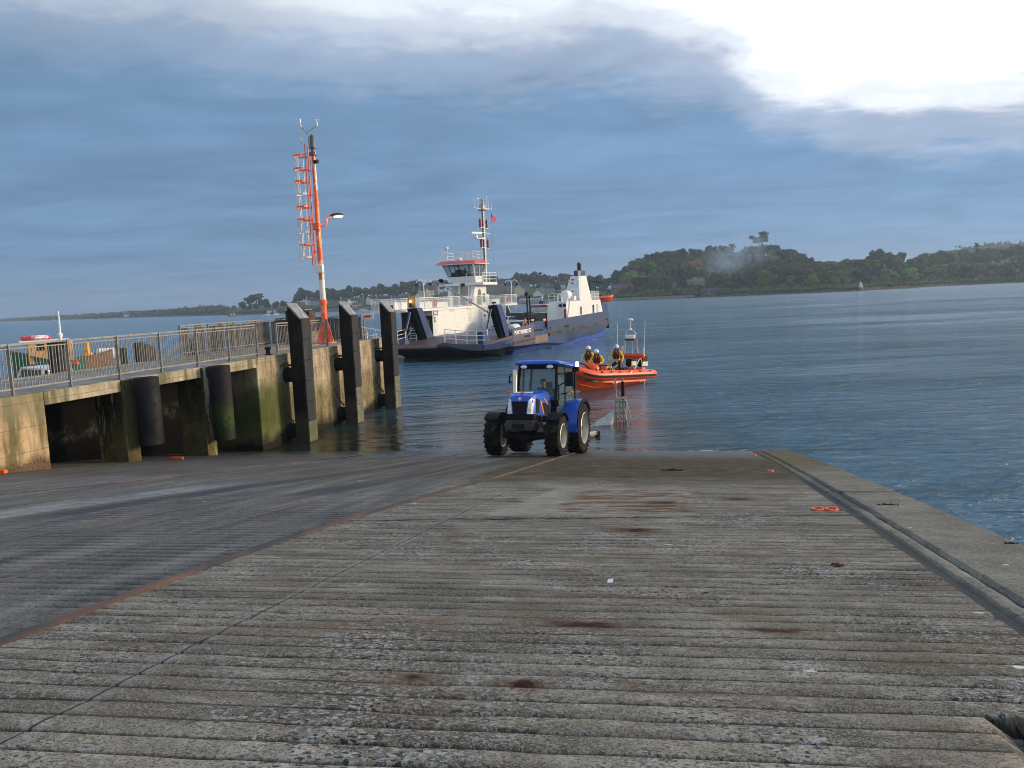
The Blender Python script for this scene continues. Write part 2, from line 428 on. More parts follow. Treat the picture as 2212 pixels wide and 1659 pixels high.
    jk = t.math('MULTIPLY', jk, t.ramp(r := t.math('ADD', t.math('MULTIPLY', lw, .1), 1.0), [(.55, 0.), (.58, 1.)]))
    base = t.mix(jk, base, (.018,.017,.016))
    # longitudinal joint
    jj = t.math('ABSOLUTE', t.math('ADD', L, t.math('ADD', 3.05, t.math('MULTIPLY', t.math('SUBTRACT', mid, .5), .05))))
    base = t.mix(t.math('MULTIPLY', t.ramp(jj, [(.03, .3), (.08, 0.)]), t.ramp(t.noise(flat, 2.2, 5, .6), [(.4,0.),(.6,1.)])), base, (.36,.36,.35))
    base = t.mix(t.ramp(jj, [(.005, .9), (.012, 0.)]), base, (.025,.024,.024))
    # weed and wet towards the water
    sa = t.math('ADD', S, t.math('MULTIPLY', t.math('SUBTRACT', t.noise(t.map(flat,(.7,1.8,1)), .9, 6, .6), .5), 3.4))
    alg = t.math('MULTIPLY', t.ramp(t.math('DIVIDE', sa, 30.0), [(.46, 0.), (.54, .95)]), t.math('SUBTRACT', 1.0, t.math('MULTIPLY', left, .55)))
    base = t.mix(alg, base, t.ramp(t.noise(flat, 2.4, 6, .65), [(.3,(.036,.026,.014)),(.55,(.080,.060,.032)),(.75,(.15,.118,.07))]))
    wet = t.ramp(t.math('DIVIDE', sa, 30.0), [(.70, 0.), (.86, 1.)])
    base = t.mix(t.math('MULTIPLY', wet, .6), base, (.03,.026,.016))
    # gull droppings
    dr = t.vor(t.map(flat, (1.15,1.7,1)), 1.0, 'F1', 1.0, 0)
    drs = t.sep(t.vor(t.map(flat, (1.15,1.7,1)), 1.0, 'F1', 1.0, 1))[1]
    dk = t.math('MULTIPLY', t.math('LESS_THAN', t.math('ADD', dr, t.math('MULTIPLY', t.math('SUBTRACT', fine, .5), .10)), .048), t.math('GREATER_THAN', drs, .5))
    base = t.mix(t.math('MULTIPLY', dk, t.math('SUBTRACT', 1.0, alg)), base, (.62,.62,.6))
    rough = t.math('SUBTRACT', .86, t.math('ADD', t.math('MULTIPLY', wet, .52), t.math('MULTIPLY', left, .14)))
    hgt = t.math('ADD', t.math('MULTIPLY', fine, .5), t.math('ADD', t.math('MULTIPLY', mid, .8), t.math('MULTIPLY', chs, .25)))
    setp(t, b, Base_Color=base, Roughness=rough, Normal=t.bump(hgt, .8, .014))
    t.nt.links.new(t.math('ADD', .10, t.math('MULTIPLY', wet, .35)), b.inputs['Specular IOR Level'])
    return m
MSLIP = slip_mat()
slipway = struct(mb.build('slipway', MSLIP, rz=-SAZ, smooth=60))

def slip_strip(pts, w, h, name, mat, seg=.25):
    """pts: (l, s) way points; a flat bar bedded in the concrete"""
    m = MB(); L = []; 
    for (l0, s0), (l1, s1) in zip(pts[:-1], pts[1:]):
        n = max(1, int(abs(s1-s0)/seg))
        for i in range(n): u = i/n; L.append((l0+(l1-l0)*u, s0+(s1-s0)*u))
    L.append(pts[-1])
    rings = []
    for l, s in L:
        ww = w*(.85+.3*noise.noise(V((l, s*1.3, 4)))); hh = h*(1+.5*noise.noise(V((s*2.1, 1, 9))))
        z = zs(s)
        rings.append([V((l-ww/2,s,z-.05)), V((l-ww/2,s,z+hh*.7)), V((l-ww*.3,s,z+hh)), V((l+ww*.3,s,z+hh)), V((l+ww/2,s,z+hh*.6)), V((l+ww/2,s,z-.05))])
    m.loft(rings)
    o = m.build(name, mat, slipway, smooth=0); return o
MRAIL = pm('track_rust', (.115,.06,.042), .75, .15, var=.5, scale=3, dirt=(.035,.033,.036), dirt_amt=.55, dirt_scale=1.1, bump=.4, stretch=(3,.6,1))
MRAIL2 = pm('track_rust_faint', (.15,.075,.05), .8, .1, var=.4, scale=2, dirt=(.075,.07,.066), dirt_amt=.75, dirt_scale=.9, stretch=(3,.5,1))
slip_strip([(-4.25,2.2),(-4.37,5),(-4.42,7),(-4.40,9),(-4.2,12),(-3.88,15.5),(-3.8,19),(-3.75,26)], .13, .026, 'steel_rail', MRAIL)
slip_strip([(-5.95,3),(-5.85,8),(-5.8,11),(-5.5,15),(-5.35,26)], .05, .012, 'steel_rail', MRAIL2)
slip_strip([(-7.9,5),(-7.6,8),(-7.25,11),(-6.9,15),(-6.6,26)], .045, .012, 'steel_rail', MRAIL2)
slip_strip([(-9.5,7),(-8.8,10.6),(-8.35,13.5),(-7.6,18),(-7.3,26)], .05, .012, 'steel_rail', MRAIL2)
slip_strip([(-10.9,8),(-9.95,12),(-9.4,15),(-8.8,22),(-8.6,26)], .05, .012, 'steel_rail', MRAIL2)
slip_strip([(-12.6,8),(-11.9,11.5),(-11.2,14),(-10.75,17),(-10.5,24)], .09, .02, 'steel_rail', MRAIL)

# concrete edge of the slip: drain channel, rounded lip, coping
mb = MB(); rings = []
s = .3
while s < 33:
    n1 = noise.noise(V((s*1.7, 2, 5))); n2 = noise.noise(V((s*5, 3, 5))); z = zs(s)
    lip = .012 if s < 10.6 else max(.0, .012-(s-10.6)*.02)
    lip *= 1+.35*n1
    w = 2.0+.02*n2+(.05*n1 if s > 9 else 0)
    dep = .028
    rings.append([V((l,s,z+dz)) for l, dz in ((1.985,-.3),(1.985,-.004),(w,-.03),(w+.02,-dep),(w+.10,-dep),(w+.11,-.02),(w+.135,lip*.6),(w+.175,lip),(w+.215,lip*.75),(w+.25,.0),(w+.262,-.03),(w+.30,-.03),(w+.345,.012),(w+.6,.014+.006*n1),(3.0,.012),(3.18+.02*n2,.012),(3.24+.03*n2,-.03),(3.25,-.9),(3.3,-6))])
    s += .12
mb.loft(rings, cap=False, open_ring=True)
def edge_mat():
    m, t, b = newmat('edge_concrete'); v = t.obj(); sp = t.sep(v); L, S = sp[0], sp[1]
    n1 = t.noise(v, 2.2, 7, .65); n2 = t.noise(v, 30, 5, .7); n3 = t.noise(v, .8, 5, .6)
    base = t.ramp(n1, [(.25,(.12,.105,.082)),(.5,(.20,.178,.14)),(.75,(.29,.262,.215))])
    base = t.mix(t.ramp(n3, [(.45,0.),(.65,.5)]), base, (.13,.125,.115))
    base = t.mix(t.ramp(n2, [(.56,0.),(.64,.7)]), base, (.37,.35,.31))
    base = t.mix(t.ramp(n2, [(.36,.75),(.44,0.)]), base, (.05,.048,.042))
    ch = t.ramp(t.math('ADD', L, t.math('MULTIPLY', t.math('SUBTRACT', n2, .5), .05)), [(.0,0.),(1.,0.)])
    sc_ = t.math('DIVIDE', S, 30.0)
    # the channel and the slit behind the lip are coloured darker
    a = t.math('ABSOLUTE', t.math('SUBTRACT', L, 2.06)); a2 = t.math('ABSOLUTE', t.math('SUBTRACT', L, 2.28))
    base = t.mix(t.ramp(a, [(.045,.75),(.07,0.)]), base, (.085,.075,.062))
    base = t.mix(t.ramp(a2, [(.018,.95),(.03,0.)]), base, (.02,.024,.032))
    brk = t.math('MULTIPLY', t.ramp(sc_, [(.36,0.),(.38,1.),(.50,1.),(.56,.3)]), t.ramp(t.math('ABSOLUTE', t.math('SUBTRACT', L, t.math('ADD', 2.2, t.math('MULTIPLY', t.math('SUBTRACT', n1, .5), .6)))), [(.06,.9),(.22,0.)]))
    base = t.mix(brk, base, (.075,.075,.078))
    sa = t.math('ADD', S, t.math('MULTIPLY', t.math('SUBTRACT', n3, .5), 4.0))
    alg = t.ramp(t.math('DIVIDE', sa, 30.0), [(.52,0.),(.66,.9)])
    base = t.mix(alg, base, t.ramp(n1, [(.3,(.08,.062,.028)),(.7,(.15,.115,.06))]))
    fl = t.map(v, (1,1,.05)); vv = t.map(fl, (2.0,2.4,1))
    dk = t.math('MULTIPLY', t.math('LESS_THAN', t.math('ADD', t.vor(vv, 1.0), t.math('MULTIPLY', t.math('SUBTRACT', n2, .5), .1)), .055), t.math('GREATER_THAN', t.sep(t.vor(vv, 1.0, out=1))[1], .5))
    base = t.mix(t.math('MULTIPLY', dk, t.math('SUBTRACT', 1.0, alg)), base, (.6,.6,.58))
    j = t.ramp(t.math('ABSOLUTE', t.math('SUBTRACT', S, t.math('ADD', 13.3, t.math('MULTIPLY', t.math('SUBTRACT', n1, .5), .5)))), [(.05,.8),(.12,0.)])
    base = t.mix(j, base, (.05,.048,.045))
    setp(t, b, Base_Color=base, Roughness=.85, Normal=t.bump(t.math('ADD', n2, n1), .5, .012))
    b.inputs['Specular IOR Level'].default_value = .1
    return m
kerb = mb.build('slipway_edge', edge_mat(), rz=-SAZ, smooth=18); struct(kerb)

# ------------------------------------------------------------------ water
def water_mat():
    m, t, b = newmat('sea_water'); v = t.obj()
    sp = t.sep(v)
    dist = t.math('SQRT', t.math('ADD', t.math('POWER', sp[0], 2.0), t.math('POWER', sp[1], 2.0)))
    chop = t.noise(t.map(v, (.62,1.0,1), rot=(0,0,R(14))), 1.5, 6, .62, .4)
    swell = t.noise(t.map(v, (.16,.42,1), rot=(0,0,R(8))), 1.0, 5, .55, .5)
    rip = t.noise(t.map(v, (3.5,6.5,1), rot=(0,0,R(-10))), 1.0, 4, .6)
    # smooth and ruffled patches drawn out by the tide
    patch = t.noise(t.map(v, (.016,.065,1), rot=(0,0,R(-5))), 1.0, 6, .62, .8)
    ruff = t.ramp(patch, [(.36,.35),(.5,.9),(.62,1.7)])
    shel = t.math('MAXIMUM', t.ramp(t.math('DIVIDE', t.math('SUBTRACT', dist, 26.0), 60.0, clamp=True), [(0.,.10),(.3,.20),(.5,.7),(1.,1.)]), t.ramp(t.math('DIVIDE', t.math('SUBTRACT', sp[0], t.math('MULTIPLY', sp[1], .10)), 12.0, clamp=True), [(.1,0.),(.45,1.)]))
    band = t.noise(t.map(v, (.035,.15,1), rot=(0,0,R(5))), 1.0, 4, .6, .6)
    h = t.math('ADD', t.math('MULTIPLY', chop, .30), t.math('ADD', t.math('ADD', t.math('MULTIPLY', swell, .8), t.math('MULTIPLY', band, 1.6)), t.math('MULTIPLY', rip, .05)))
    far = t.ramp(t.math('DIVIDE', dist, 700.0, clamp=True), [(.0,1.5),(.1,1.6),(.35,1.4),(1.,.9)])
    st = t.math('MULTIPLY', t.math('MULTIPLY', ruff, shel), far)
    bmp = t.n('ShaderNodeBump', inp={'Distance': 1.0, 'Height': h, 'Strength': st})
    deep = t.ramp(patch, [(.35,(.036,.115,.185)),(.6,(.075,.180,.260))])
    murk = t.math('MULTIPLY', t.ramp(t.math('DIVIDE', dist, 100.0, clamp=True), [(.34,1.),(.52,0.)]), t.ramp(t.math('ADD', t.math('MULTIPLY', sp[0], .05), .5, clamp=True), [(.75,1.),(1.0,0.)]))
    deep = t.mix(murk, deep, (.020,.026,.018))
    setp(t, b, Base_Color=deep, Roughness=t.ramp(t.math('DIVIDE', dist, 700.0, clamp=True), [(.0,.045),(.15,.10),(1.,.2)]), Normal=bmp.outputs[0])
    b.inputs['IOR'].default_value = 1.333
    return m
MWATER = water_mat()
mb = MB()
mb.add([(-9000,-300,0),(9000,-300,0),(9000,9000,0),(-9000,9000,0)], [(0,1,2,3)])
water = struct(mb.build('water', MWATER))
mb = MB(); mb.add([(-9000,-300,-7),(9000,-300,-7),(9000,9000,-7),(-9000,9000,-7)], [(0,1,2,3)])
seabed = struct(mb.build('seabed', pm('seabed', (.03,.035,.03), .9)))

def foam_mat(name, sc1, lo, hi, stretch=(1,1,1), c=(.62,.68,.72), edge=None):
    m, t, b = newmat(name); v = t.obj()
    n = t.noise(t.map(v, stretch), sc1, 8, .7, .6)
    k = t.ramp(n, [(lo, 0.), (hi, 1.)])
    setp(t, b, Base_Color=c, Roughness=.7, Alpha=k)
    return m
MFOAM = foam_mat('wake_foam', .8, .56, .66, (.8,1.6,1))
MFOAM2 = foam_mat('lap_foam', 3.0, .52, .60, (1,2,1), (.55,.6,.62))
def foam_strip(name, pts, ws, mat, z=.02):
    m = MB(); rings = []
    n = len(pts)
    for i in range(n):
        p = V((*pts[i], 0)); a = V((*pts[max(0,i-1)],0)); c = V((*pts[min(n-1,i+1)],0)); d = (c-a).normalized(); q = V((-d.y,d.x,0))
        rings.append([p+q*ws[i]/2+V((0,0,z)), p-q*ws[i]/2+V((0,0,z))])
    m.loft(rings, cap=False, open_ring=True)
    return stuff(m.build(name, mat, smooth=0))
a = slip(-3.4, 27.35); c = slip(2.0, 27.5)
foam_strip('foam', [(a.x+(c.x-a.x)*i/12, a.y+(c.y-a.y)*i/12+.12*math.sin(i*1.7)) for i in range(13)], [.25+.1*math.sin(i*2.3) for i in range(13)], MFOAM2)
a = slip(-10.6, 27.2); c = slip(-5.5, 27.3)
foam_strip('foam', [(a.x+(c.x-a.x)*i/12, a.y+(c.y-a.y)*i/12+.12*math.sin(i*1.3)) for i in range(13)], [.22+.1*math.sin(i*2.3) for i in range(13)], MFOAM2)
FA = V((0.47,76.06,0)); FU = V((.389,.921,0)); FN = V((.921,-.389,0))
def fw_(a, n): p = FA+FU*a+FN*n; return (p.x, p.y)
foam_strip('wake_foam', [fw_(a, .35+.02*a) for a in range(0, 32, 2)], [.9+.03*a for a in range(0, 32, 2)], MFOAM)
foam_strip('wake_foam', [fw_(a, 1.5+.1*(a-24)) for a in range(24, 44, 2)], [1.6+.14*(a-24) for a in range(24, 44, 2)], foam_mat('wake_foam_b', .9, .56, .66, (.7,1.5,1)))
foam_strip('wake_foam', [fw_(a, 2.5-.02*a) for a in range(-2, 20, 2)], [1.2 for a in range(-2, 20, 2)], foam_mat('wake_foam_c', .9, .62, .68, (.7,1.5,1)))
# ------------------------------------------------------------------ pier (local x = across, y = along, towards the sea)
PAZ = R(13.4)
def pier(l, s, z=0): return V((l*math.cos(PAZ)+s*math.sin(PAZ), -l*math.sin(PAZ)+s*math.cos(PAZ), z))
def pier_mat(name, top=(.36,.295,.205), weed=True, wall=False):
    m, t, b = newmat(name); v = t.obj(); sp = t.sep(v); H = sp[2]
    n1 = t.noise(v, 1.6, 8, .65); n2 = t.noise(t.map(v, (2.2,2.2,.35)), 1.2, 7, .65); n3 = t.noise(v, 14, 6, .7); n4 = t.noise(v, .7, 5, .6)
    base = t.ramp(n1, [(.25, tuple(x*.42 for x in top)), (.5, top), (.78, tuple(min(.6,x*1.3) for x in top))])
    base = t.mix(t.ramp(n2, [(.48,0.),(.62,.85)]), base, (.10,.10,.045))
    base = t.mix(t.ramp(n2, [(.34,.85),(.42,0.)]), base, (.52,.48,.40))
    base = t.mix(t.ramp(n3, [(.58,0.),(.66,.75)]), base, (.05,.04,.028))
    if weed:
        hh = t.math('ADD', H, t.math('MULTIPLY', t.math('SUBTRACT', n4, .5), 1.6))
        br = t.ramp(t.math('DIVIDE', hh, 4.0), [(.40,1.),(.60,0.)])
        base = t.mix(t.math('MULTIPLY', br, t.ramp(n3, [(.42,.35),(.58,.95)])), base, t.ramp(n1, [(.3,(.035,.028,.010)),(.7,(.22,.175,.07))]))
        S = sp[1]
        gz = t.ramp(t.math('DIVIDE', S, 40.0), [(.655,0.),(.68,1.),(.735,.8),(.78,.0)])
        gk = t.math('MULTIPLY', t.math('MULTIPLY', gz, t.ramp(t.math('DIVIDE', hh, 4.0), [(.10,.7),(.25,1.),(.58,.9),(.70,0.)])), t.ramp(n1, [(.3,.45),(.55,1.)]))
        base = t.mix(gk, base, t.ramp(n3, [(.3,(.018,.032,.006)),(.7,(.075,.11,.018))]))
        low = t.ramp(t.math('DIVIDE', hh, 4.0), [(.02,.95),(.12,0.)])
        base = t.mix(low, base, (.010,.009,.006))
    if wall:
        hw = t.math('ADD', H, t.math('ADD', t.math('MULTIPLY', t.math('SUBTRACT', n4, .5), .9), t.math('MULTIPLY', t.math('SUBTRACT', n3, .5), .35)))
        base = t.mix(t.ramp(t.math('DIVIDE', hw, 4.0), [(.49,.92),(.535,0.)]), base, t.ramp(n3, [(.35,(.035,.026,.014)),(.65,(.16,.105,.055))]))
        base = t.mix(t.math('MULTIPLY', t.ramp(t.math('DIVIDE', hw, 4.0), [(.70,0.),(.80,.75)]), t.ramp(n1, [(.35,.4),(.6,1.)])), base, (.20,.185,.125))
    jt = t.math('FRACT', t.math('DIVIDE', t.math('ADD', H, t.math('MULTIPLY', n1, .02)), .62))
    base = t.mix(t.ramp(t.math('ABSOLUTE', t.math('SUBTRACT', jt, .5)), [(.010,.5),(.022,0.)]), base, (.09,.08,.06))
    setp(t, b, Base_Color=base, Roughness=.85, Normal=t.bump(t.math('ADD', n1, t.math('MULTIPLY', n3, .4)), .6, .03))
    b.inputs['Specular IOR Level'].default_value = .1
    return m
MPIER = pier_mat('pier_concrete'); MBEAM = pier_mat('pier_beam', (.34,.30,.215), False); MWALL = pier_mat('pier_wall', (.46,.335,.205), False, True)
MCOLM = pier_mat('pier_column', (.022,.026,.010))
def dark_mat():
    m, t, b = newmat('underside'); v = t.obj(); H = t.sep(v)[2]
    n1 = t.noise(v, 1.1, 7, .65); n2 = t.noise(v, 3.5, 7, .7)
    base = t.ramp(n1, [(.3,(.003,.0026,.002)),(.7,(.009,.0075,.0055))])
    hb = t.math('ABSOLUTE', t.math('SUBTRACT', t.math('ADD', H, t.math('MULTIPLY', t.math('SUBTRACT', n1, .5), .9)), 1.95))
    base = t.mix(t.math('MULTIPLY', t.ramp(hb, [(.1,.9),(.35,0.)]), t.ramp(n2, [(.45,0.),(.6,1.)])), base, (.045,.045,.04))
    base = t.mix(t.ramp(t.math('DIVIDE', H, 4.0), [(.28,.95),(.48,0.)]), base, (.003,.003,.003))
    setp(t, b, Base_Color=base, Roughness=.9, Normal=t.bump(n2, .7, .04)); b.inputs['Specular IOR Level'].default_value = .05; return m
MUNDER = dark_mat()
MUNDERG = pm('wet_weed', (.007,.009,.004), .8, var=.6, scale=2, dirt=(.016,.024,.006), dirt_amt=.4, dirt_scale=1)
MDECK = pm('pier_deck', (.235,.215,.19), .8, var=.25, scale=1.5, dirt=(.13,.125,.12), dirt_amt=.4, dirt_scale=.8, bump=.3)
pr = thing('pier', 'concrete quay on columns beside the slipway with weed and brown stains', 'pier', (0,0,0), -PAZ)
L0, L1 = -16.5, -21.6
mb = MB(); mb.bb(L1, L0-.04, 2, 40, 3.40, 3.575); mb.build('deck', MDECK, pr, bevel=.01)
# edge beams between the columns
for s0, s1 in ((17.13,19.94),(20.52,23.80),(24.42,27.33)):
    mb = MB(); mb.bb(L0-.42, L0, s0, s1, 3.25, 3.60); mb.build('edge_beam', MBEAM, pr, bevel=.015)
mb = MB(); mb.bb(L1, L1+.4, 17, 27.3, 3.2, 3.60); mb.build('edge_beam', MBEAM, pr, bevel=.015)
mb = MB(); mb.bb(L0-.8, L0, 4.0, 17.12, -1, 3.60)
mb.build('wall', MWALL, pr, bevel=.02)
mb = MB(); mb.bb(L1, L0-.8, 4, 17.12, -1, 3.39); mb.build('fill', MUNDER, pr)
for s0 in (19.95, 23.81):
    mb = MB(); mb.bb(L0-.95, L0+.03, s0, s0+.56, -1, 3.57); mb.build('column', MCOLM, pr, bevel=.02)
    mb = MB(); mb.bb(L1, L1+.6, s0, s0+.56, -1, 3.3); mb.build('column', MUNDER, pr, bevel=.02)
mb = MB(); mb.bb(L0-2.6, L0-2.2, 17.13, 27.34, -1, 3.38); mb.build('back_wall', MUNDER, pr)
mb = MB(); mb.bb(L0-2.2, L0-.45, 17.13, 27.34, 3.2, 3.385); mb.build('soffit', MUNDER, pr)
# solid pier head
mb = MB(); mb.bb(L1, L0, 27.35, 40.0, -2, 3.58); mb.build('pier_head', MPIER, pr, bevel=.04)
mb = MB()
for (s0, s1, h) in ((27.4,30.9,.03),(31.0,35.3,.025),(36.6,39.9,.07)): mb.bb(L0-.55, L0+.012, s0, s1, 3.52, 3.585+h)
mb.build('coping', MBEAM, pr, bevel=.03)
mb = MB(); mb.bb(L1+.02, L0-.56, 30, 39.95, 3.575, 3.60); mb.build('pavement', pm('pier_paving', (.30,.19,.13), .8, var=.3, scale=2, dirt=(.2,.18,.16), dirt_amt=.4), pr)

# ------------------------------------------------------------------ railings
def railing(name, label, group, A, B, n, H, bars=16, skip=()):
    """A, B: (l, s) ends; n panels"""
    a = pier(*A, 3.585); b = pier(*B, 3.585); d = b-a; L = d.length; rz = math.atan2(d.y, d.x)
    rt_ = thing(name, label, 'railing', a, rz, group)
    sp = L/n
    for i in range(n+1):
        m = MB(); m.box((i*sp,0,H/2), (.03,.09,H)); m.box((i*sp+.02,0,H/2), (.012,.055,H-.02)); m.box((i*sp,0,.012), (.16,.2,.024))
        m.build('post', MGALV, rt_)
    for i in range(n):
        m = MB(); x0 = i*sp+.03; x1 = (i+1)*sp-.03
        m.bar((x0-.03,0,H-.02), (x1+.03,0,H-.02), .05, .05); m.bar((x0,0,.17), (x1,0,.17), .035, .04); m.bar((x0,0,H-.12), (x1,0,H-.12), .03, .03)
        for k in range(bars):
            x = x0+(k+.5)*(x1-x0)/bars; m.box((x,0,(.17+H-.12)/2), (.016,.016,H-.29))
        m.build('panel', MGALV, rt_, smooth=0)
    return rt_
railing('railing', 'long galvanised bar railing along the near edge of the quay', None, (-16.75,10.72), (-16.75,27.85), 9, 1.3, 17)
railing('railing', 'short railing at the edge of the pier head just left of the middle fender post', None, (-17.1,30.0), (-16.8,34.0), 2, 1.28, 18)
railing('railing', 'far railing of the quay, closed with upright weathered boards behind the red and white mast', None, (-21.35,29.6), (-21.35,39.6), 5, 1.35, 20)
railing('railing', 'boarded end railing of the pier head between the middle and the last fender post', None, (-21.0,39.8), (-17.6,39.8), 2, 1.3, 20)
# weathered boards fixed to the far railing
MBOARD = pm('grey_board', (.06,.065,.07), .85, var=.5, scale=3, dirt=(.15,.15,.15), dirt_amt=.4, dirt_scale=3, stretch=(1,1,.15), bump=.4)
bd = thing('board_wall', 'row of weathered grey upright boards along the far side of the pier head', 'board wall', (0,0,0), -PAZ)
for i in range(5):
    m = MB()
    for k in range(9):
        s = 29.7+i*2.0+k*.218; h = 1.18+random.uniform(-.05,.05)
        if random.random() < .12: continue
        m.box((-21.45, s+.1, 3.65+h/2), (.05,.19+random.uniform(-.03,.01),h))
    m.build('board_panel', MBOARD, bd, smooth=0)
m = MB()
for k in range(15):
    s = -21.0+k*.225
    m.box((s+.1, 39.88, 3.62+.6), (.19,.05,1.2+random.uniform(-.06,.06)))
m.build('board_panel', pm('brown_board', (.10,.085,.075), .85, var=.5, scale=3, dirt=(.2,.2,.2), dirt_amt=.4, dirt_scale=3, stretch=(1,1,.15)), bd, smooth=0)

# ------------------------------------------------------------------ cylindrical fenders on the columns
MFEND = pm('fender_rubber', (.011,.011,.013), .6, var=.35, scale=3, dirt=(.022,.022,.022), dirt_amt=.3, dirt_scale=2, bump=.25, spec=.3)
def fendw_mat():
    m, t, b = newmat('weedy_rubber'); v = t.obj(); H = t.sep(v)[2]
    n1 = t.noise(v, 2.2, 7, .65); n2 = t.noise(v, 9, 6, .7)
    base = t.ramp(n1, [(.3,(.008,.008,.010)),(.7,(.017,.017,.018))])
    hh = t.math('ADD', H, t.math('ADD', t.math('MULTIPLY', t.math('SUBTRACT', n1, .5), 1.3), t.math('MULTIPLY', t.math('SUBTRACT', n2, .5), .5)))
    k = t.ramp(t.math('DIVIDE', hh, 2.6), [(.12,.15),(.28,.9),(.40,.6),(.56,0.)])
    base = t.mix(k, base, t.ramp(n2, [(.3,(.016,.030,.006)),(.7,(.045,.085,.014))]))
    setp(t, b, Base_Color=base, Roughness=.65, Normal=t.bump(n2, .4, .02)); b.inputs['Specular IOR Level'].default_value = .15; return m
MFENDW = fendw_mat()
def cyl_fender(s, zb, label, weed):
    t_ = thing('fender', label, 'fender', pier(-15.98, s, zb), -PAZ, 'round rubber fenders on the quay columns')
    H = 3.62-zb; z1 = .0
    m = MB(); m.lathe([(.35,z1),(.35,H-.02),(.335,H),(.19,H),(.18,H-.5),(.18,z1)], n=36); m.build('rubber_tube', MFENDW if weed else MFEND, t_, smooth=50)
    for k in range(4):
        for a in (-20, 160):
            z = H-.28-k*.5; ca, sa = math.cos(R(a)), math.sin(R(a))
            m = MB(); m.cyl((.335*ca,.335*sa,z),(.356*ca,.356*sa,z),.04,.04,12); m.build('bolt_hole', MBLACK, t_)
    return t_
cyl_fender(20.40, 1.62, 'clean black rubber cylinder fender on a quay column, left of two', False)
cyl_fender(24.12, 1.08, 'black rubber cylinder fender with green weed on its lower end, right of two', True)

# ------------------------------------------------------------------ tall fender posts
MPAD = pm('fender_pad', (.034,.036,.038), .45, var=.2, scale=1.5, dirt=(.055,.055,.054), dirt_amt=.35, dirt_scale=.9, stretch=(1,1,.4))
MPADW = pm('fender_pad_weed', (.085,.085,.05), .6, var=.4, scale=4, dirt=(.16,.15,.11), dirt_amt=.5, dirt_scale=3, bump=.5)
MPADG = pm('fender_pad_green', (.06,.075,.03), .6, var=.4, scale=3, dirt=(.11,.10,.045), dirt_amt=.5, dirt_scale=2, bump=.4)
def side_mat():
    m, t, b = newmat('post_side'); v = t.obj(); H = t.sep(v)[2]
    n1 = t.noise(v, 3, 7, .65); n2 = t.noise(t.map(v,(3,3,.4)), 1.5, 6, .6)
    base = t.ramp(n1, [(.3,(.006,.006,.006)),(.7,(.02,.017,.015))])
    base = t.mix(t.ramp(n2, [(.55,0.),(.68,.7)]), base, (.045,.024,.016))
    low = t.ramp(t.math('ADD', t.math('DIVIDE', H, 5.0), t.math('MULTIPLY', n1, .12)), [(.24,.9),(.33,0.)])
    base = t.mix(t.math('MULTIPLY', low, t.ramp(t.noise(v, 16, 5, .7), [(.4,.2),(.55,1.)])), base, (.075,.066,.05))
    setp(t, b, Base_Color=base, Roughness=.75, Normal=t.bump(n1, .5, .02)); b.inputs['Specular IOR Level'].default_value = .1; return m
MSIDE = side_mat()
MZINC = pm('zinc_cap', (.16,.17,.18), .6, .1, var=.3, scale=4, dirt=(.42,.42,.42), dirt_amt=.35, dirt_scale=3, stretch=(1,4,1))
def fender_post(s, L, lowmat, label):
    t_ = thing('fender_post', label, 'fender post', pier(-16.05, s, 0), -PAZ, 'tall fender posts in front of the pier head')
    D = .60
    # steel body, flat back towards the quay, chamfered top
    m = MB(); m.prism([(0,-1.5),(D-.06,-1.5),(D-.06,5.02),(.0,5.62)], 'y', .012, L-.012)
    m.build('body', MSIDE, t_, bevel=.015)
    m = MB(); m.hexa([V((-.012,0,5.57)),V((D-.075,0,4.99)),V((D-.075,L,4.99)),V((-.012,L,5.57))],[V((.012,0,5.65)),V((D-.055,0,5.05)),V((D-.055,L,5.05)),V((.012,L,5.65))])
    m.build('cap_plate', MZINC, t_)
    zs_ = [-1.5,.0,.86,1.68,2.5,3.34,4.18,5.02]
    for i in range(7):
        m = MB(); m.bb(D-.06, D, .03, L-.03, zs_[i]+.008, zs_[i+1]-.008)
        m.build('pad', lowmat if i < 2 else (MPADW if (i == 2 and lowmat is MPADW) else MPAD), t_, bevel=.012)
    for zc, r in ((2.75,.33),(.42,.36)):       # rubber buffers between post and quay
        m = MB(); m.lathe([(r*1.12,-.6),(r*1.12,-.55),(r,-.5),(r*.9,-.25),(r*.95,-.05),(r*1.05,-.012)], (0,L/2,zc), 20, 'x')
        m.build('rubber_buffer', MBLACK, t_)
    m = MB(); m.box((-.28,L/2-.1,3.15),(.5,.12,.08)); m.box((-.5,L/2,3.2),(.12,.5,.12)); m.tube([(-.5,-.05,3.12),(-.3,-.02,3.2),(-.1,.02,3.1)], .035, 6)
    m.build('bracket', MRUST, t_)
    m = MB(); pts = []
    for i in range(16):
        u = i/15; p = V((-.54+.52*u, -.08, 2.05-1.15*u-.22*math.sin(PI*u)))
        n_ = V((math.cos(i*1.57),math.sin(i*1.57),0)); m.box(p, (.05,.05,.085), M=Matrix.Rotation(i*.8,3,'X'))
    m.build('chain', MRUST, t_)
    return t_
fender_post(29.12, .78, MPADG, 'tall black fender post with green weed on its foot, nearest of three')
fender_post(33.85, .74, MPADW, 'tall black fender post with barnacled foot, middle one of three')
fp3 = fender_post(38.65, .76, MPADW, 'tall black fender post with rusty brown back plate, farthest of three')
m = MB(); m.bb(-.02,.42,.80,.86,-1.2,5.35); m.build('back_plate', MRUST, fp3)

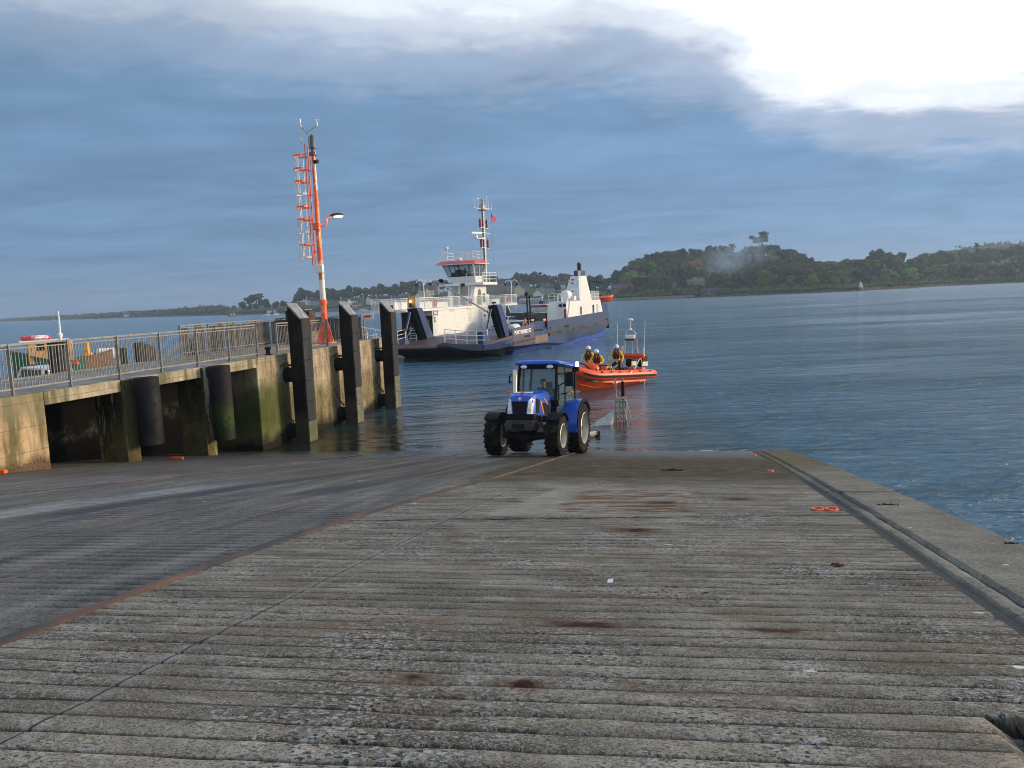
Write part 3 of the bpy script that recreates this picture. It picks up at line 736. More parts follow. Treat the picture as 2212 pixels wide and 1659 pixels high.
# ------------------------------------------------------------------ signal mast with lamp
MSTRIPE_W = pm('mast_white', (.78,.76,.74), .4, var=.06, dirt=(.62,.12,.05), dirt_amt=.18, dirt_scale=2.5)
MSTRIPE_R = pm('mast_red', (.92,.13,.02), .45, var=.12, dirt=(.72,.55,.5), dirt_amt=.22, dirt_scale=3)
mast = thing('signal_mast', 'tall red and white mast with caged ladder and lamp on the pier head', 'mast', pier(-18.6,37.5,3.6), R(-6))
def mr(z): return .165 - .008*z
zz = [0,2.0,3.05,9.4]
segs = [(0,2.05,MSTRIPE_R),(2.05,3.2,MSTRIPE_W),(3.2,9.35,MSTRIPE_R)]
for z0, z1, mm in segs:
    m = MB(); m.cyl((0,0,z0),(0,0,z1),mr(z0),mr(z1),20); m.build('pole', mm, mast, smooth=50)
# sunlight on the sunny side of the mast, painted as a broken white band
MSUNLIT = foam_mat('sunlit_white', 2.2, .50, .54, (1,1,.5), (.80,.76,.70))
m = MB(); rings = []
for i in range(40):
    z = 3.2+i*(6.1/39); rr = mr(z)+.003
    rings.append([V((rr*math.cos(a), rr*math.sin(a), z)) for a in [R(-62+k*8) for k in range(11)]])
m.loft(rings, cap=False, open_ring=True); m.build('sunlit_streak', MSUNLIT, mast, smooth=80)
m = MB()
for a in (0, 120, 240):
    ca, sa = math.cos(R(a-20)), math.sin(R(a-20)); px, py = -sa*.012, ca*.012
    pr2 = [(.14,0),(.54,0),(.52,.06),(.15,1.25)]
    vs = [(ca*r+px, sa*r+py, z) for r, z in pr2]+[(ca*r-px, sa*r-py, z) for r, z in pr2]
    m.add(vs, [(0,1,2,3),(7,6,5,4),(0,4,5,1),(1,5,6,2),(2,6,7,3),(3,7,4,0)])
m.cyl((0,0,0),(0,0,.03),.54,.54,24); 
m.build('base_gusset', MSTRIPE_R, mast, smooth=30)
m = MB(); m.cyl((0,0,1.98),(0,0,2.2),.2,.2,16); m.build('collar', MSTRIPE_R, mast)
m = MB(); m.box((-.05,-.12,3.75),(.42,.3,.42)); m.build('junction_box', MSTRIPE_W, mast, bevel=.02)
m = MB(); m.box((-.02,-.16,5.85),(.34,.26,.34)); m.build('junction_box', MSTRIPE_R, mast, bevel=.02)
# ladder and safety cage on the left
m = MB()
for y in (-.2,.2): m.bar((-.33,y,3.9),(-.33,y,9.9),.06,.04)
for k in range(22): m.cyl((-.33,-.2,4.0+k*.26),(-.33,.2,4.0+k*.26),.012,.012,6)
for z in (4.6,6.0,7.4,8.6): m.bar((-.33,0,z),(0,0,z),.05,.05)
m.build('ladder', MSTRIPE_R, mast)
m = MB()
for a in (-1.15,-.55,.0,.55,1.15):
    x = -.42-.62*math.cos(a); y = .38*math.sin(a)*1.05
    m.bar((x,y,4.35),(x,y,9.35),.045,.03)
m.build('cage_bars', MSTRIPE_W, mast)
for i in range(9):
    z = 4.35+i*.625; pts = [(-.33,-.2,z)]+[(-.42-.62*math.cos(a), .40*math.sin(a), z) for a in [R(-80+k*16) for k in range(11)]]+[(-.33,.2,z)]
    m = MB()
    for p, q in zip(pts[:-1], pts[1:]): m.bar(p, q, .02, .08)
    m.build('cage_hoop', MSTRIPE_W if i in (0,2,5) else MSTRIPE_R, mast)
# lantern and instruments on top
m = MB(); m.cyl((0,0,9.35),(0,0,9.5),.2,.2,16); m.lathe([(.10,9.5),(.10,9.66),(.17,9.7),(.17,9.76),(.135,9.8),(.13,10.25),(.06,10.36),(.02,10.38)], n=18); m.build('lantern', pm('lantern_grey', (.10,.11,.10), .4, var=.2), mast)
m = MB(); m.cyl((-.1,-.14,8.4),(-.14,-.14,10.4),.02,.02,8); m.bar((-.14,-.14,10.35),(-.42,-.1,10.72),.12,.02); m.cyl((-.2,-.12,10.45),(.30,-.02,10.78),.014,.014,6); m.cyl((-.2,-.12,10.45),(-.5,-.1,10.74),.014,.014,6); m.build('instrument_arm', MGALV, mast)
m = MB(); m.cyl((-.5,-.1,10.7),(-.5,-.1,10.9),.035,.035,8); m.box((-.5,-.1,11.02),(.02,.13,.2)); m.build('wind_vane', MWC, mast)
m = MB(); m.cyl((.30,-.02,10.74),(.30,-.02,10.98),.035,.035,8)
for a in (0,120,240): m.ell((.30+.1*math.cos(R(a)),-.02+.1*math.sin(R(a)),11.03),(.04,.04,.04),8,5); m.cyl((.30,-.02,11.03),(.30+.1*math.cos(R(a)),-.02+.1*math.sin(R(a)),11.03),.008,.008,5)
m.build('anemometer', MWC, mast)
m = MB(); m.cyl((-.52,-.1,10.02),(-.52,-.1,10.27),.075,.07,12); m.cyl((-.52,-.1,9.95),(-.52,-.1,10.03),.02,.02,6); m.cyl((-.52,-.1,10.0),(-.12,-.14,9.85),.01,.01,5); m.build('sensor', MWC, mast)
m = MB(); m.cyl((.14,-.1,9.02),(.26,-.16,9.02),.085,.1,12); m.box((.1,-.08,9.02),(.12,.12,.16)); m.build('signal_horn', MBLACK, mast)
m = MB(); m.tube([(.1,-.02,5.85),(.42,-.05,5.9),(.48,-.05,6.0),(.48,-.05,6.24),(.55,-.05,6.3),(.75,-.05,6.3)], .04, 8); m.build('lamp_arm', MSTRIPE_R, mast)
MLIT = pm('lamp_lit', (1,.7,.4), .4, emit=(1.0,.46,.11,1.9))
m = MB(); m.ell((1.02,-.05,6.36),(.36,.15,.11),14,8); m.build('lamp_head', pm('lamp_grey', (.05,.045,.04), .45), mast)
m = MB(); m.ell((1.10,-.08,6.305),(.27,.135,.08),14,8); m.build('lamp_lens', MLIT, mast)
pl = bpy.data.lights.new('mast_lamp', 'POINT'); pl.energy = 55; pl.color = (1,.55,.22); pl.shadow_soft_size = .15
po = bpy.data.objects.new('mast_lamp', pl); col.objects.link(po); po.location = pier(-18.6,37.5,3.6)+V((1.12,-.35,6.1))

# ------------------------------------------------------------------ things on the pier
cab = thing('steel_cabinet', 'dark steel cabinet on a pale plinth left of the red and white mast', 'cabinet', pier(-20.4,38.4,3.6), -PAZ)
m = MB(); m.box((0,0,.3),(1.5,.9,.6)); m.build('plinth', MBEAM, cab, bevel=.02)
m = MB(); m.box((-.1,0,1.15),(1.1,.8,1.1)); m.build('body', MDARK, cab, bevel=.02)
m = MB(); m.box((-.1,0,1.725),(1.16,.86,.05)); m.build('lid', MGALV, cab)
m = MB(); m.box((.58,-.05,1.12),(.26,.7,1.04)); m.build('side_box', MRUST, cab, bevel=.02)
m = MB(); m.box((-.1,-.405,1.15),(.98,.012,1.0)); m.box((.3,-.42,1.2),(.03,.03,.2)); m.build('door', MDARK, cab)
sg = thing('safety_sign', 'small white sign with red capital letters at the far end of the boarded railing', 'sign', pier(-17.45,39.75,3.6), -PAZ)
m = MB(); m.box((0,0,.7),(.06,.06,1.4)); m.build('post', MGALV, sg)
m = MB(); m.box((.28,-.04,1.25),(.62,.02,.3)); m.build('sign_plate', MWC, sg)
text_mesh('lettering', 'ASSEN', .17, MRED, sg, Matrix.Translation((-.0,-.056,1.16)) @ Matrix.Rotation(R(90),4,'X'))
wr = thing('hand_rail', 'white tube handrail stepping down at the seaward corner of the pier head', 'handrail', pier(-17.2,39.2,3.58), -PAZ)
m = MB()
for x, z in ((0,.62),(.5,.52),(1.0,.36)): m.cyl((x,.3,-.4),(x,.3,z),.03,.03,8)
m.tube([(-.3,.3,.7),(0,.3,.62),(.5,.52-.02,.52),(1.0,.3,.36)], .03, 8); m.tube([(-.2,.3,.28),(.5,.3,.18),(1.0,.3,.02)], .025, 8)
m.build('rail', MWC, wr)
bo = thing('mooring_bollard', 'small dark iron bollard on the pier head edge beside the nearest fender post', 'bollard', pier(-16.95,29.0,3.6))
m = MB(); m.lathe([(.14,0),(.15,.03),(.09,.06),(.085,.22),(.13,.27),(.12,.33),(.04,.36)], n=16); m.build('bollard_post', MDARK, bo)
# old timbers on the far side of the quay
MTIMB = pm('old_timber', (.07,.07,.066), .85, var=.4, scale=2, dirt=(.09,.085,.075), dirt_amt=.4, dirt_scale=2, stretch=(1,1,.2), bump=.4)
def pile(l, s, w, h, label, n=2, lamp=False):
    t_ = thing('timber_pile', label, 'mooring pile', pier(l, s, -1), -PAZ, 'timber piles on the far side of the quay')
    m = MB(); m.box((0,-.06,(h+1)/2),(.16,.12,h+1)); m.build('steel_edge', MDARK, t_)
    for k in range(n): 
        m = MB(); m.box((.0,.16+k*w/n+.02,(h+1)/2-.05*k),(.22,w/n-.015,h+1-.1*k)); m.build('timber', MTIMB, t_, bevel=.015)
    if lamp:
        m = MB(); m.box((0,.2,h+1.03),(.3,.5,.06)); m.build('cap', MBLACK, t_)
        m = MB(); m.cyl((0,.42,h+1.06),(0,.42,h+1.2),.05,.05,8); m.lathe([(.08,h+1.2),(.08,h+1.32),(.03,h+1.36)], (0,.42,0), 10); m.build('lamp', MWC, t_)
pile(-21.9, 23.3, .36, 4.6, 'timber pile with a black cap and tiny lamp in front of the green boat', 3, True)
pile(-21.9, 27.6, .95, 4.35, 'pale timber pile group seen through the railing, right of the fishing boat stern', 3)
pile(-21.9, 26.6, .22, 4.2, 'single thin timber pile seen through the railing, right of the fishing boat stern', 1)
pile(-21.9, 31.0, .6, 4.3, 'timber pile behind the railing above the weedy round fender', 2)
# ------------------------------------------------------------------ car ferry (local x = towards its stern, y = away from the viewer)
FRZ = math.atan2(.921, .389)
def ferry(a, y, z=0): return FA + FU*a - FN*y + V((0,0,z))
ZD = 1.9
BW = 13.0
fr = thing('car_ferry', 'navy and white car ferry with tall wheelhouse coming in with its bow ramp lowered', 'ferry', FA, FRZ)
def topz(a):
    return 2.5 if a < -.6 else (2.52+.27*min(1,(a+.6)/5.7) if a < 5.1 else 2.78+.38*min(1,(a-5.1)/25))
# shell below the bulwark
m = MB(); rings = []
for a in (-.6, .4, 2, 4, 7, 10, 13, 17, 21, 25, 29, 31.5, 33.0):
    e = (a+.6)/33.6
    zb = .84-.03*a if a < 9 else max(.12, .57-.08*(a-9))          # lower edge of the side plating
    if a > 29: zb = .25+.32*(a-29)
    ins = 1.5 if a < 4 else max(.25, 1.5-.12*(a-4))
    if a > 29: ins = .5+.4*(a-29)
    zk = .78 if a < 0 else (.25 if a < 1 else (-.45 if a < 3 else -1.2))
    if a > 28: zk = -.9+.35*(a-28)
    zt = 1.93
    rings.append([V((a,0,zt)), V((a,0.02,zb)), V((a,ins*.55,max(zk+.02,min(zb-.1,.45)) if zb > .5 else zb-.25)), V((a,ins,zk)), V((a,BW-ins,zk)), V((a,BW,zb)), V((a,BW,zt))])
m.loft(rings); hull = m.build('hull', MNAVY2, fr, smooth=25)
# bright blue underwater paint showing aft and dark along the bow
m = MB(); rings = []
for a in (10, 13, 16, 20, 24, 27, 29.3, 30.6):
    f = min(1, (a-10)/4); top = .05+.33*min(1,max(0,(a-14)/5))+.18*max(0,(a-24)/6); ins = max(.25, 1.5-.12*(a-4)) if a < 29 else .7
    rings.append([V((a,-.012,top)), V((a,-.012+.05*f,-.1)), V((a,.3,-1.4)), V((a,1.2,-1.4)), V((a,1.2,top))])
m.loft(rings); m.build('boot_topping', MBOOT, fr, smooth=30)
m = MB(); rings = []
for a in (.5, 2, 5, 8, 11):
    rings.append([V((a,.35,.42)), V((a,.55,.05)), V((a,.9,-.9)), V((a,2.2,-.9)), V((a,2.2,.42))])
m.loft(rings); m.build('boot_topping', pm('boot_shadow', (.012,.04,.22), .5, var=.3), fr, smooth=30)
# car deck and bulwarks
m = MB(); m.bb(-.6, 33, .1, BW-.1, ZD-.02, ZD); m.build('car_deck', MDECKR, fr)
def bul(a0, a1, name='bulwark', mat=MNAVY2, z0=1.93, th=.12, y0=0.0):
    m = MB(); rings = []
    n = max(2, int((a1-a0)/2)+1)
    for i in range(n):
        a = a0+(a1-a0)*i/(n-1); zt = topz(a)
        rings.append([V((a,y0,z0)),V((a,y0,zt)),V((a,y0+th,zt)),V((a,y0+th,z0))])
    m.loft(rings); return m.build(name, mat, fr, smooth=0)
MPURP = pm('weathered_plate', (.060,.055,.10), .5, var=.2, scale=1, dirt=(.09,.075,.085), dirt_amt=.3)
bow_plate = bul(-.6, 5.1, 'bow_plate', MPURP, .9, .1, -.02)
bul(9.1, 32.9)
m = MB(); m.hexa([V((5.1,.25,2.15)),V((9.1,.25,2.0)),V((9.1,.33,2.0)),V((5.1,.33,2.15))],[V((5.1,.25,2.95)),V((9.1,.25,2.86)),V((9.1,.33,2.86)),V((5.1,.33,2.95))]); m.build('side_gate', MNAVY, fr)
m = MB(); m.bb(5.1,9.1,.5,.7,1.5,2.1); m.build('gate_recess', MDARK, fr)
m = MB(); m.bb(5.1,9.1,-.03,.08,.75,1.5); m.build('rusty_strake', pm('strake', (.15,.13,.12), .6, var=.4, scale=2, dirt=(.13,.075,.04), dirt_amt=.55, dirt_scale=1.2, stretch=(3,1,.3)), fr)
m = MB(); m.hexa([V((32.86,0,.9)),V((33,0,.9)),V((33,BW,.9)),V((32.86,BW,.9))],[V((32.86,0,3.13)),V((33,0,3.13)),V((33,BW*.16,3.13)),V((32.86,BW*.16,3.13))]); m.build('bulwark', MNAVY, fr)
m = MB(); m.bb(0,20,BW-.1,BW,1.9,2.6); m.bb(20,33,BW-.1,BW,1.9,2.9); m.build('bulwark', MNAVY, fr)
# rubbing strake
MSTRK = pm('rub_rail', (.055,.052,.048), .7, var=.4, scale=2, dirt=(.13,.11,.08), dirt_amt=.4, dirt_scale=1.5, stretch=(.6,1,1))
for a0, a1, z0, z1 in ((-.75,5.0,1.17,1.27),(9.3,33.4,1.42,1.74)):
    m = MB(); m.bar((a0,-.11,z0),(a1,-.11,z1),.20,.24); m.bar((a0+.2,-.19,z0+.01),(a1-.2,-.19,z1+.01),.06,.10); m.build('rubbing_strake', MSTRK, fr, bevel=.03)
for a0, z0 in ((10.0,2.02),):
    m = MB(); m.cyl((a0,-.012,z0),(a0,.06,z0),.2,.2,14); m.build('fairlead', MDARK, fr)
for a0, a1, z0 in ((2.4,4.0,1.62),(14.3,16.2,2.0),(31.2,32.2,2.1)):
    m = MB(); m.hexa([V((a0,-.03,z0-.1)),V((a1,-.03,z0-.1)),V((a1,.03,z0-.1)),V((a0,.03,z0-.1))],[V((a0+.1,-.03,z0+.1)),V((a1-.1,-.03,z0+.1)),V((a1-.1,.03,z0+.1)),V((a0+.1,.03,z0+.1))]); m.build('freeing_port', MBLACK, fr)
MLET = pm('letter_white', (.85,.85,.82), .5, var=.03)
text_mesh('ship_name', 'PORTAFERRY', .50, MLET, bow_plate, Matrix.Translation((-.12,-.03,1.96)) @ Matrix.Rotation(R(90),4,'X') @ Matrix.Diagonal((1.24,1,1,1)), .004, .018)
m = MB()
for x in (3.86, 4.08): m.bb(x-.045,x+.045,-.034,-.026,2.04,2.33)
m.bb(3.72,4.22,-.035,-.027,1.99,2.05); m.bb(3.72,4.22,-.035,-.027,2.31,2.37)
m.build('ship_name', MLET, bow_plate)

# bow: raked underside, ramp, railings
m = MB(); rings = []
for a, zt, zb, y0, y1 in ((-7.2,1.38,1.08,.0,12.3),(-5.5,1.5,.72,.0,12.3),(-3.5,1.62,.45,.1,12.6),(-1.5,1.74,.25,.2,12.7),(0.2,1.85,-.2,.4,12.8),(2.2,1.88,-1.0,.8,12.5)):
    if a < -5: zb = zb
    rings.append([V((a,y0,zt)),V((a,y0+.9,zb)),V((a,y1-.9,zb)),V((a,y1,zt))])
m.loft(rings); m.build('bow_underside', pm('bow_black', (.003,.004,.008), .6, var=.3), fr, smooth=25)
ramp = None
m = MB()
m.hexa([V((-7.2,4.3,1.30)),V((-.6,4.3,1.72)),V((-.6,12.3,1.72)),V((-7.2,12.3,1.30))],[V((-7.2,4.6,1.45)),V((-.6,4.3,1.91)),V((-.6,12.3,1.91)),V((-7.2,12.3,1.45))])
ramp = m.build('bow_ramp', MDECKR, fr)
m = MB(); m.hexa([V((-7.24,4.62,1.28)),V((-7.16,4.62,1.28)),V((-7.16,12.3,1.28)),V((-7.24,12.3,1.28))],[V((-7.24,4.62,1.47)),V((-7.10,4.62,1.47)),V((-7.10,12.3,1.47)),V((-7.24,12.3,1.47))]); m.build('ramp_lip', pm('lip_red', (.22,.11,.105), .55, var=.3, scale=3), ramp)
# raised near-side apron with the pale side plate
m = MB(); m.hexa([V((-7.2,-.0,1.35)),V((-.6,-.0,1.5)),V((-.6,4.3,1.72)),V((-7.2,4.5,1.32))],[V((-7.2,-.0,1.52)),V((-.6,-.0,1.92)),V((-.6,4.3,1.92)),V((-7.2,4.5,1.66))]); m.build('apron', MDECKR, fr)
MPLATE = pm('slate_plate', (.05,.065,.12), .5, var=.15, scale=1)
m = MB(); prof = [(4.62,1.50,1.38),(3.9,1.78,1.58),(2.9,1.64,1.30),(1.5,1.52,1.05),(.2,1.50,1.0),(-.9,1.50,1.06),(-1.7,1.44,1.2)]
rings = []
for y, z1, z0 in prof:
    x = -7.26 if y > 0 else -7.26+(-y)*1.2
    rings.append([V((x,y,z0)),V((x,y,z1)),V((x+.1,y,z1)),V((x+.1,y,z0))])
m.loft(rings); m.build('apron_plate', MPLATE, fr, smooth=30)
m = MB(); m.hexa([V((-7.2,-.0,1.0)),V((-5.2,-1.75,1.2)),V((-.6,-.02,1.0)),V((-.6,.1,1.0))],[V((-7.2,-.0,1.48)),V((-5.2,-1.75,1.46)),V((-.6,-.02,1.6)),V((-.6,.1,1.6))]); m.build('bow_cheek', MNAVY, fr)
def rails(name, pts, H, posts, bars=3, mat=MWC, r=.03, parent=None):
    m = MB(); pts = [V(p) for p in pts]
    for p, q in zip(pts[:-1], pts[1:]):
        for k in range(bars):
            h = H*(1-k/bars); m.cyl(p+V((0,0,h)), q+V((0,0,h)), r, r, 6)
    for p in posts: m.cyl(V(p), V(p)+V((0,0,H+.02)), r*1.25, r*1.25, 6)
    return m.build(name, mat, parent or fr)
rails('bow_rail', [(-7.12,3.8,1.74),(-7.12,1.6,1.52),(-7.12,-.1,1.52)], 1.18, [(-7.12,3.8,1.7),(-7.12,2.7,1.63),(-7.12,1.6,1.52),(-7.12,.65,1.52)], 3, r=.036)
rails('bow_rail', [(-6.4,9.9,1.55),(-3.2,10.1,1.75)], 1.1, [(-6.4,9.9,1.5),(-4.8,10,1.6),(-3.2,10.1,1.7)], 3)
rails('bow_rail', [(-7.1,10.0,1.5),(-7.1,11.2,1.62)], 1.1, [(-7.1,10.0,1.5),(-7.1,11.2,1.6)], 3)
m = MB()
for k in range(5): m.box((-2.6,9.6,1.95+k*.25),(.05,.7,.04))
m.cyl((-2.6,9.25,1.7),(-2.4,9.25,3.1),.03,.03,6); m.cyl((-2.6,9.95,1.7),(-2.4,9.95,3.1),.03,.03,6); m.build('deck_ladder', MWC, fr)
MSHADE = pm('shade_black', (.004,.005,.008), .8, spec=0)
# ramp gallows: leaning posts with hydraulic rams
def gallows(y, w, name='ramp_gallows', a0=-3.3, h=4.88, flip=1, par=None):
    g = MB(); dx = 1.0
    g.hexa([V((-1.35,y,1.4)),V((.15,y,1.4)),V((.15,y+w,1.4)),V((-1.35,y+w,1.4))],[V((a0,y,h)),V((a0+dx,y,h)),V((a0+dx,y+w,h)),V((a0,y+w,h))])
    o = g.build(name, MNAVY, fr, bevel=.02)
    m = MB(); m.hexa([V((-2.1,y+.12,1.5)),V((-1.36,y+.12,1.5)),V((-1.36,y+w-.02,1.5)),V((-2.1,y+w-.02,1.5))],[V((a0-.9,y+.12,h-.02)),V((a0-.02,y+.12,h-.02)),V((a0-.02,y+w-.02,h-.02)),V((a0-.9,y+w-.02,h-.02))]); m.build('front_shade', MSHADE, o)  # black slab painted as the shaded front of the post
    m = MB(); m.cyl((a0-1.0,y+.2,h-.35),(-5.2,y+.25,2.75),.10,.10,10); m.build('ram_cylinder', MNAVY, o)
    m = MB(); m.cyl((-5.2,y+.25,2.8),(-5.35,y+.25,2.1),.055,.055,10); m.build('ram_rod', MWC, o)
    m = MB(); m.hexa([V((-5.9,y+.05,1.5)),V((-4.9,y+.05,1.5)),V((-4.9,y+.45,1.5)),V((-5.9,y+.45,1.5))],[V((-5.6,y+.15,2.2)),V((-5.15,y+.15,2.2)),V((-5.15,y+.35,2.2)),V((-5.6,y+.35,2.2))]); m.cyl((-5.2,y+.3,2.1),(-3.9,y+.3,2.95),.06,.06,8); m.build('ram_bracket', MNAVY, o)
    m = MB(); m.tube([(a0-.9,y+.3,h-.1),(a0-1.3,y+.3,h-.2),(a0-1.5,y+.3,h-.6),(a0-1.3,y+.3,h-1.0),(a0-1.15,y+.3,h-1.5)], .035, 6); m.build('hose', MBLACK, o)
    m = MB(); m.cyl((a0-.2,y+.25,h),(a0-.2,y+.25,h+.12),.03,.03,6); m.box((a0-.1,y+.25,h+.2),(.42,.22,.16)); m.build('floodlight', MBLACK, o)
    return o
g1 = gallows(.25, .55)
g2 = gallows(8.6, .6)
m = MB(); m.bb(-6.9,-6.0,.15,.75,1.55,2.6); m.build('winch_box', MNAVY, fr, bevel=.03)
m = MB(); m.cyl((-3.95,8.9,5.0),(-3.95,8.9,5.35),.11,.11,10); m.build('lamp_post', MBLACK, g2)
m = MB(); m.ell((-3.97,8.9,5.52),(.10,.10,.13),10,6); m.build('amber_lamp', pm('amber_lit', (1,.6,.2), .3, emit=(1,.55,.12,9)), g2)
m = MB(); m.bb(-3.75,-3.7,8.5,9.3,4.9,6.0); m.build('lamp_shield', pm('shield_ochre', (.45,.28,.08), .6), g2)
m = MB(); m.cyl((-4.05,.78,4.2),(-4.05,6.0,7.3),.075,.06,10); m.build('barrier_arm', pm('arm_grey', (.36,.38,.40), .45, .2), g1)

# deck house on the far side
YW = 9.5
m = MB(); m.bb(1.4,20.4,YW,13.2,ZD,4.5); m.build('deck_house', MW, fr)
m = MB(); m.bb(12.45,13.4,YW-.02,YW,2.12,4.35); m.build('house_door', pm('panel_grey', (.66,.67,.66), .45), fr)
m = MB(); m.bb(9.6,10.5,YW-.012,YW,3.1,4.6); m.bb(5.2,6.2,YW-.012,YW,4.2,4.5); m.build('wall_panel', pm('panel_grey_b', (.62,.62,.58), .5), fr)
for a0, z0 in ((14.0,4.15),(14.1,3.55)):
    m = MB(); m.cyl((a0,YW-.03,z0),(a0,YW,z0),.17,.17,14); m.build('porthole', MBLACK, fr)
dr = MB(); dr.bb(1.36,1.4,YW+.05,YW+1.05,ZD+.1,4.0); dr = dr.build('crew_door', pm('brown_door', (.045,.022,.02), .45), fr)
m = MB(); m.bb(1.335,1.36,YW+.38,YW+.68,2.55,3.62); m.build('door_window', pm('yellow_pane', (.33,.24,.06), .25), dr)
m = MB(); m.cyl((1.30,YW+.18,2.95),(1.36,YW+.18,2.95),.04,.04,8); m.build('handle', MALU, dr)
m = MB(); m.bb(1.37,1.4,YW+1.05,YW+3.6,ZD,4.5); m.build('recess_panel', MDARK, fr)
MSIGN = pm('sign_blue', (.045,.055,.26), .5, var=.1)
def sign_(a0, a1, z0, z1, y=YW):
    m = MB(); m.bb(a0,a1,y-.03,y-.002,z0,z1); o = m.build('notice_board', MSIGN, fr)
    m = MB(); w_ = a1-a0; n = 5
    for k in range(n):
        zc = z1-(k+.5)*(z1-z0)/n
        m.bb(a0+.12*w_, a1-.12*w_-.08*w_*(k%2), y-.036,y-.031, zc-.045, zc+.045)
    m.build('notice_lines', MWC, o)
sign_(1.62,2.55,3.95,4.68); sign_(18.9,20.1,3.95,4.62)
m = MB(); m.bb(1.66,2.05,YW-.03,YW,3.35,3.85); m.build('exit_sign', pm('sign_green', (.02,.22,.10), .5), fr)
m = MB(); m.bb(1.76,1.95,YW-.036,YW-.031,3.45,3.75); m.build('exit_mark', MWC, fr)
# passenger deck
m = MB(); m.bb(-1.4,23.9,YW-.12,13.6,4.5,4.75); m.build('passenger_deck', MW, fr, bevel=.02)
m = MB(); m.bb(-3.6,-1.4,YW+.6,13.6,4.5,4.72); m.build('passenger_deck', MW, fr)
m = MB(); m.cyl((-1.2,YW+.05,1.9),(-1.2,YW+.05,4.5),.09,.09,8); m.build('deck_post', MW, fr)
m = MB(); m.cyl((23.6,YW+.05,1.9),(23.6,YW+.05,4.5),.08,.08,8); m.bar((21.2,YW+.5,4.4),(23.4,YW+.5,2.2),.9,.14); m.build('stair', MW, fr)
m = MB(); m.bb(20.42,20.5,YW+.2,13,ZD,4.45); m.build('stair_recess', pm('recess_brown', (.10,.07,.055), .7), fr)
MNET = foam_mat('rail_net', 1.0, .0, .01, c=(.62,.60,.56)); 
def deck_rail(p, q, n, H=1.08, net=True):
    p, q = V(p), V(q); d = (q-p)/n
    m = MB(); m.cyl(p+V((0,0,H)), q+V((0,0,H)), .032, .032, 6); m.cyl(p+V((0,0,H*.86)), q+V((0,0,H*.86)), .02, .02, 5); m.cyl(p+V((0,0,.1)), q+V((0,0,.1)), .02, .02, 5); m.build('rail', MWC, fr)
    for i in range(n+1):
        m = MB(); m.cyl(p+d*i, p+d*i+V((0,0,H)), .035, .035, 6); m.build('rail_post', MWC, fr)
    if net:
        m = MB()
        L = (q-p).length; k = int(L/.14)
        for i in range(k): 
            c = p+(q-p)*((i+.5)/k); m.cyl(c+V((0,0,.1)), c+V((0,0,H*.86)), .012, .012, 4)
        m.build('rail_bars', MWC, fr, smooth=0)
deck_rail((-1.35,YW-.07,4.75),(23.85,YW-.07,4.75),14)
deck_rail((-3.55,13.5,4.75),(23.85,13.5,4.75),12)
deck_rail((23.85,YW-.07,4.75),(23.85,13.5,4.75),3)
deck_rail((-1.35,YW-.07,4.75),(-1.35,YW+.65,4.75),1)
deck_rail((-3.55,YW+.65,4.75),(-3.55,13.5,4.75),3)
# benches, casings and lockers that show through the rail
for a0, a1, z1, mm in ((-3,-.6,5.5,MW),(1.8,4.6,5.45,MW),(5.5,8.2,5.35,MWC),(15.6,17.4,6.2,pm('locker_tan',(.55,.47,.38),.6)),(18.3,19.3,6.0,MW),(20.2,22.6,5.4,MW)):
    m = MB(); m.bb(a0,a1,11.2,12.6,4.76,z1); m.build('deck_locker', mm, fr, bevel=.03)
for a0 in (2.0, 10.2, 20.9):
    m = MB(); m.lathe([(.30,0),(.36,.06),(.30,.12),(.24,.06)], (a0,YW-.16,5.25), 16, 'y', closed=True); m.build('lifebuoy', pm('buoy_red', (.75,.13,.06), .5), fr)
for a0 in (.6, 23.4):
    m = MB(); m.cyl((a0,YW+.4,4.75),(a0,YW+.4,7.55),.06,.045,8)
    for s_ in (-1,1): m.tube([(a0,YW+.4,7.3),(a0,YW+.4+s_*.15,7.6),(a0,YW+.4+s_*.5,7.68),(a0,YW+.4+s_*.78,7.5),(a0,YW+.4+s_*.8,7.25)], .045, 6)
    p_ = m.build('deck_lamp', MWC, fr)
    for s_ in (-1,1):
        m = MB(); m.lathe([(.06,7.32),(.16,7.22),(.16,7.05),(.04,7.0)], (a0,YW+.4+s_*.8,0), 10); m.build('lamp_head', MDARK, p_)
# wheelhouse tower
def arch(y0, y1):
    m = MB()
    L_ = [(10.9,4.75),(12.0,4.75),(12.35,5.9),(12.5,6.35),(12.8,6.6),(13.1,6.62),(13.3,6.4),(13.45,5.9),(13.6,4.75),(14.75,4.75),(14.85,7.0),(11.8,7.0)]
    m.prism([(x,z) for x,z in L_], 'y', y0, y1); return m.build('tower_leg', MW, fr)
arch(YW,YW+.45); arch(12.4,12.8)
m = MB(); m.bb(14.3,14.85,YW+.45,12.4,4.75,7.0); m.build('tower_back', MW, fr)
m = MB(); m.bb(13.75,14.4,YW-.035,YW-.002,5.1,6.1); m.build('name_board', pm('board_green', (.01,.19,.075), .5), fr)
for y_ in (10.2, 11.4):
    m = MB(); m.cyl((11.4,y_,4.75),(11.7,y_,7.0),.1,.1,8); m.build('tower_strut', MW, fr)
m = MB(); m.bb(11.45,15.4,8.3,13.9,7.04,7.34); m.build('bridge_platform', MWC, fr, bevel=.02)
m = MB(); m.hexa([V((12.1,YW,7.34)),V((14.2,YW,7.34)),V((14.2,12.5,7.34)),V((12.1,12.5,7.34))],[V((11.85,YW,8.0)),V((14.2,YW,8.0)),V((14.2,12.8,8.0)),V((11.85,12.8,8.0))]); whl = m.build('wheelhouse_wall', MW, fr)
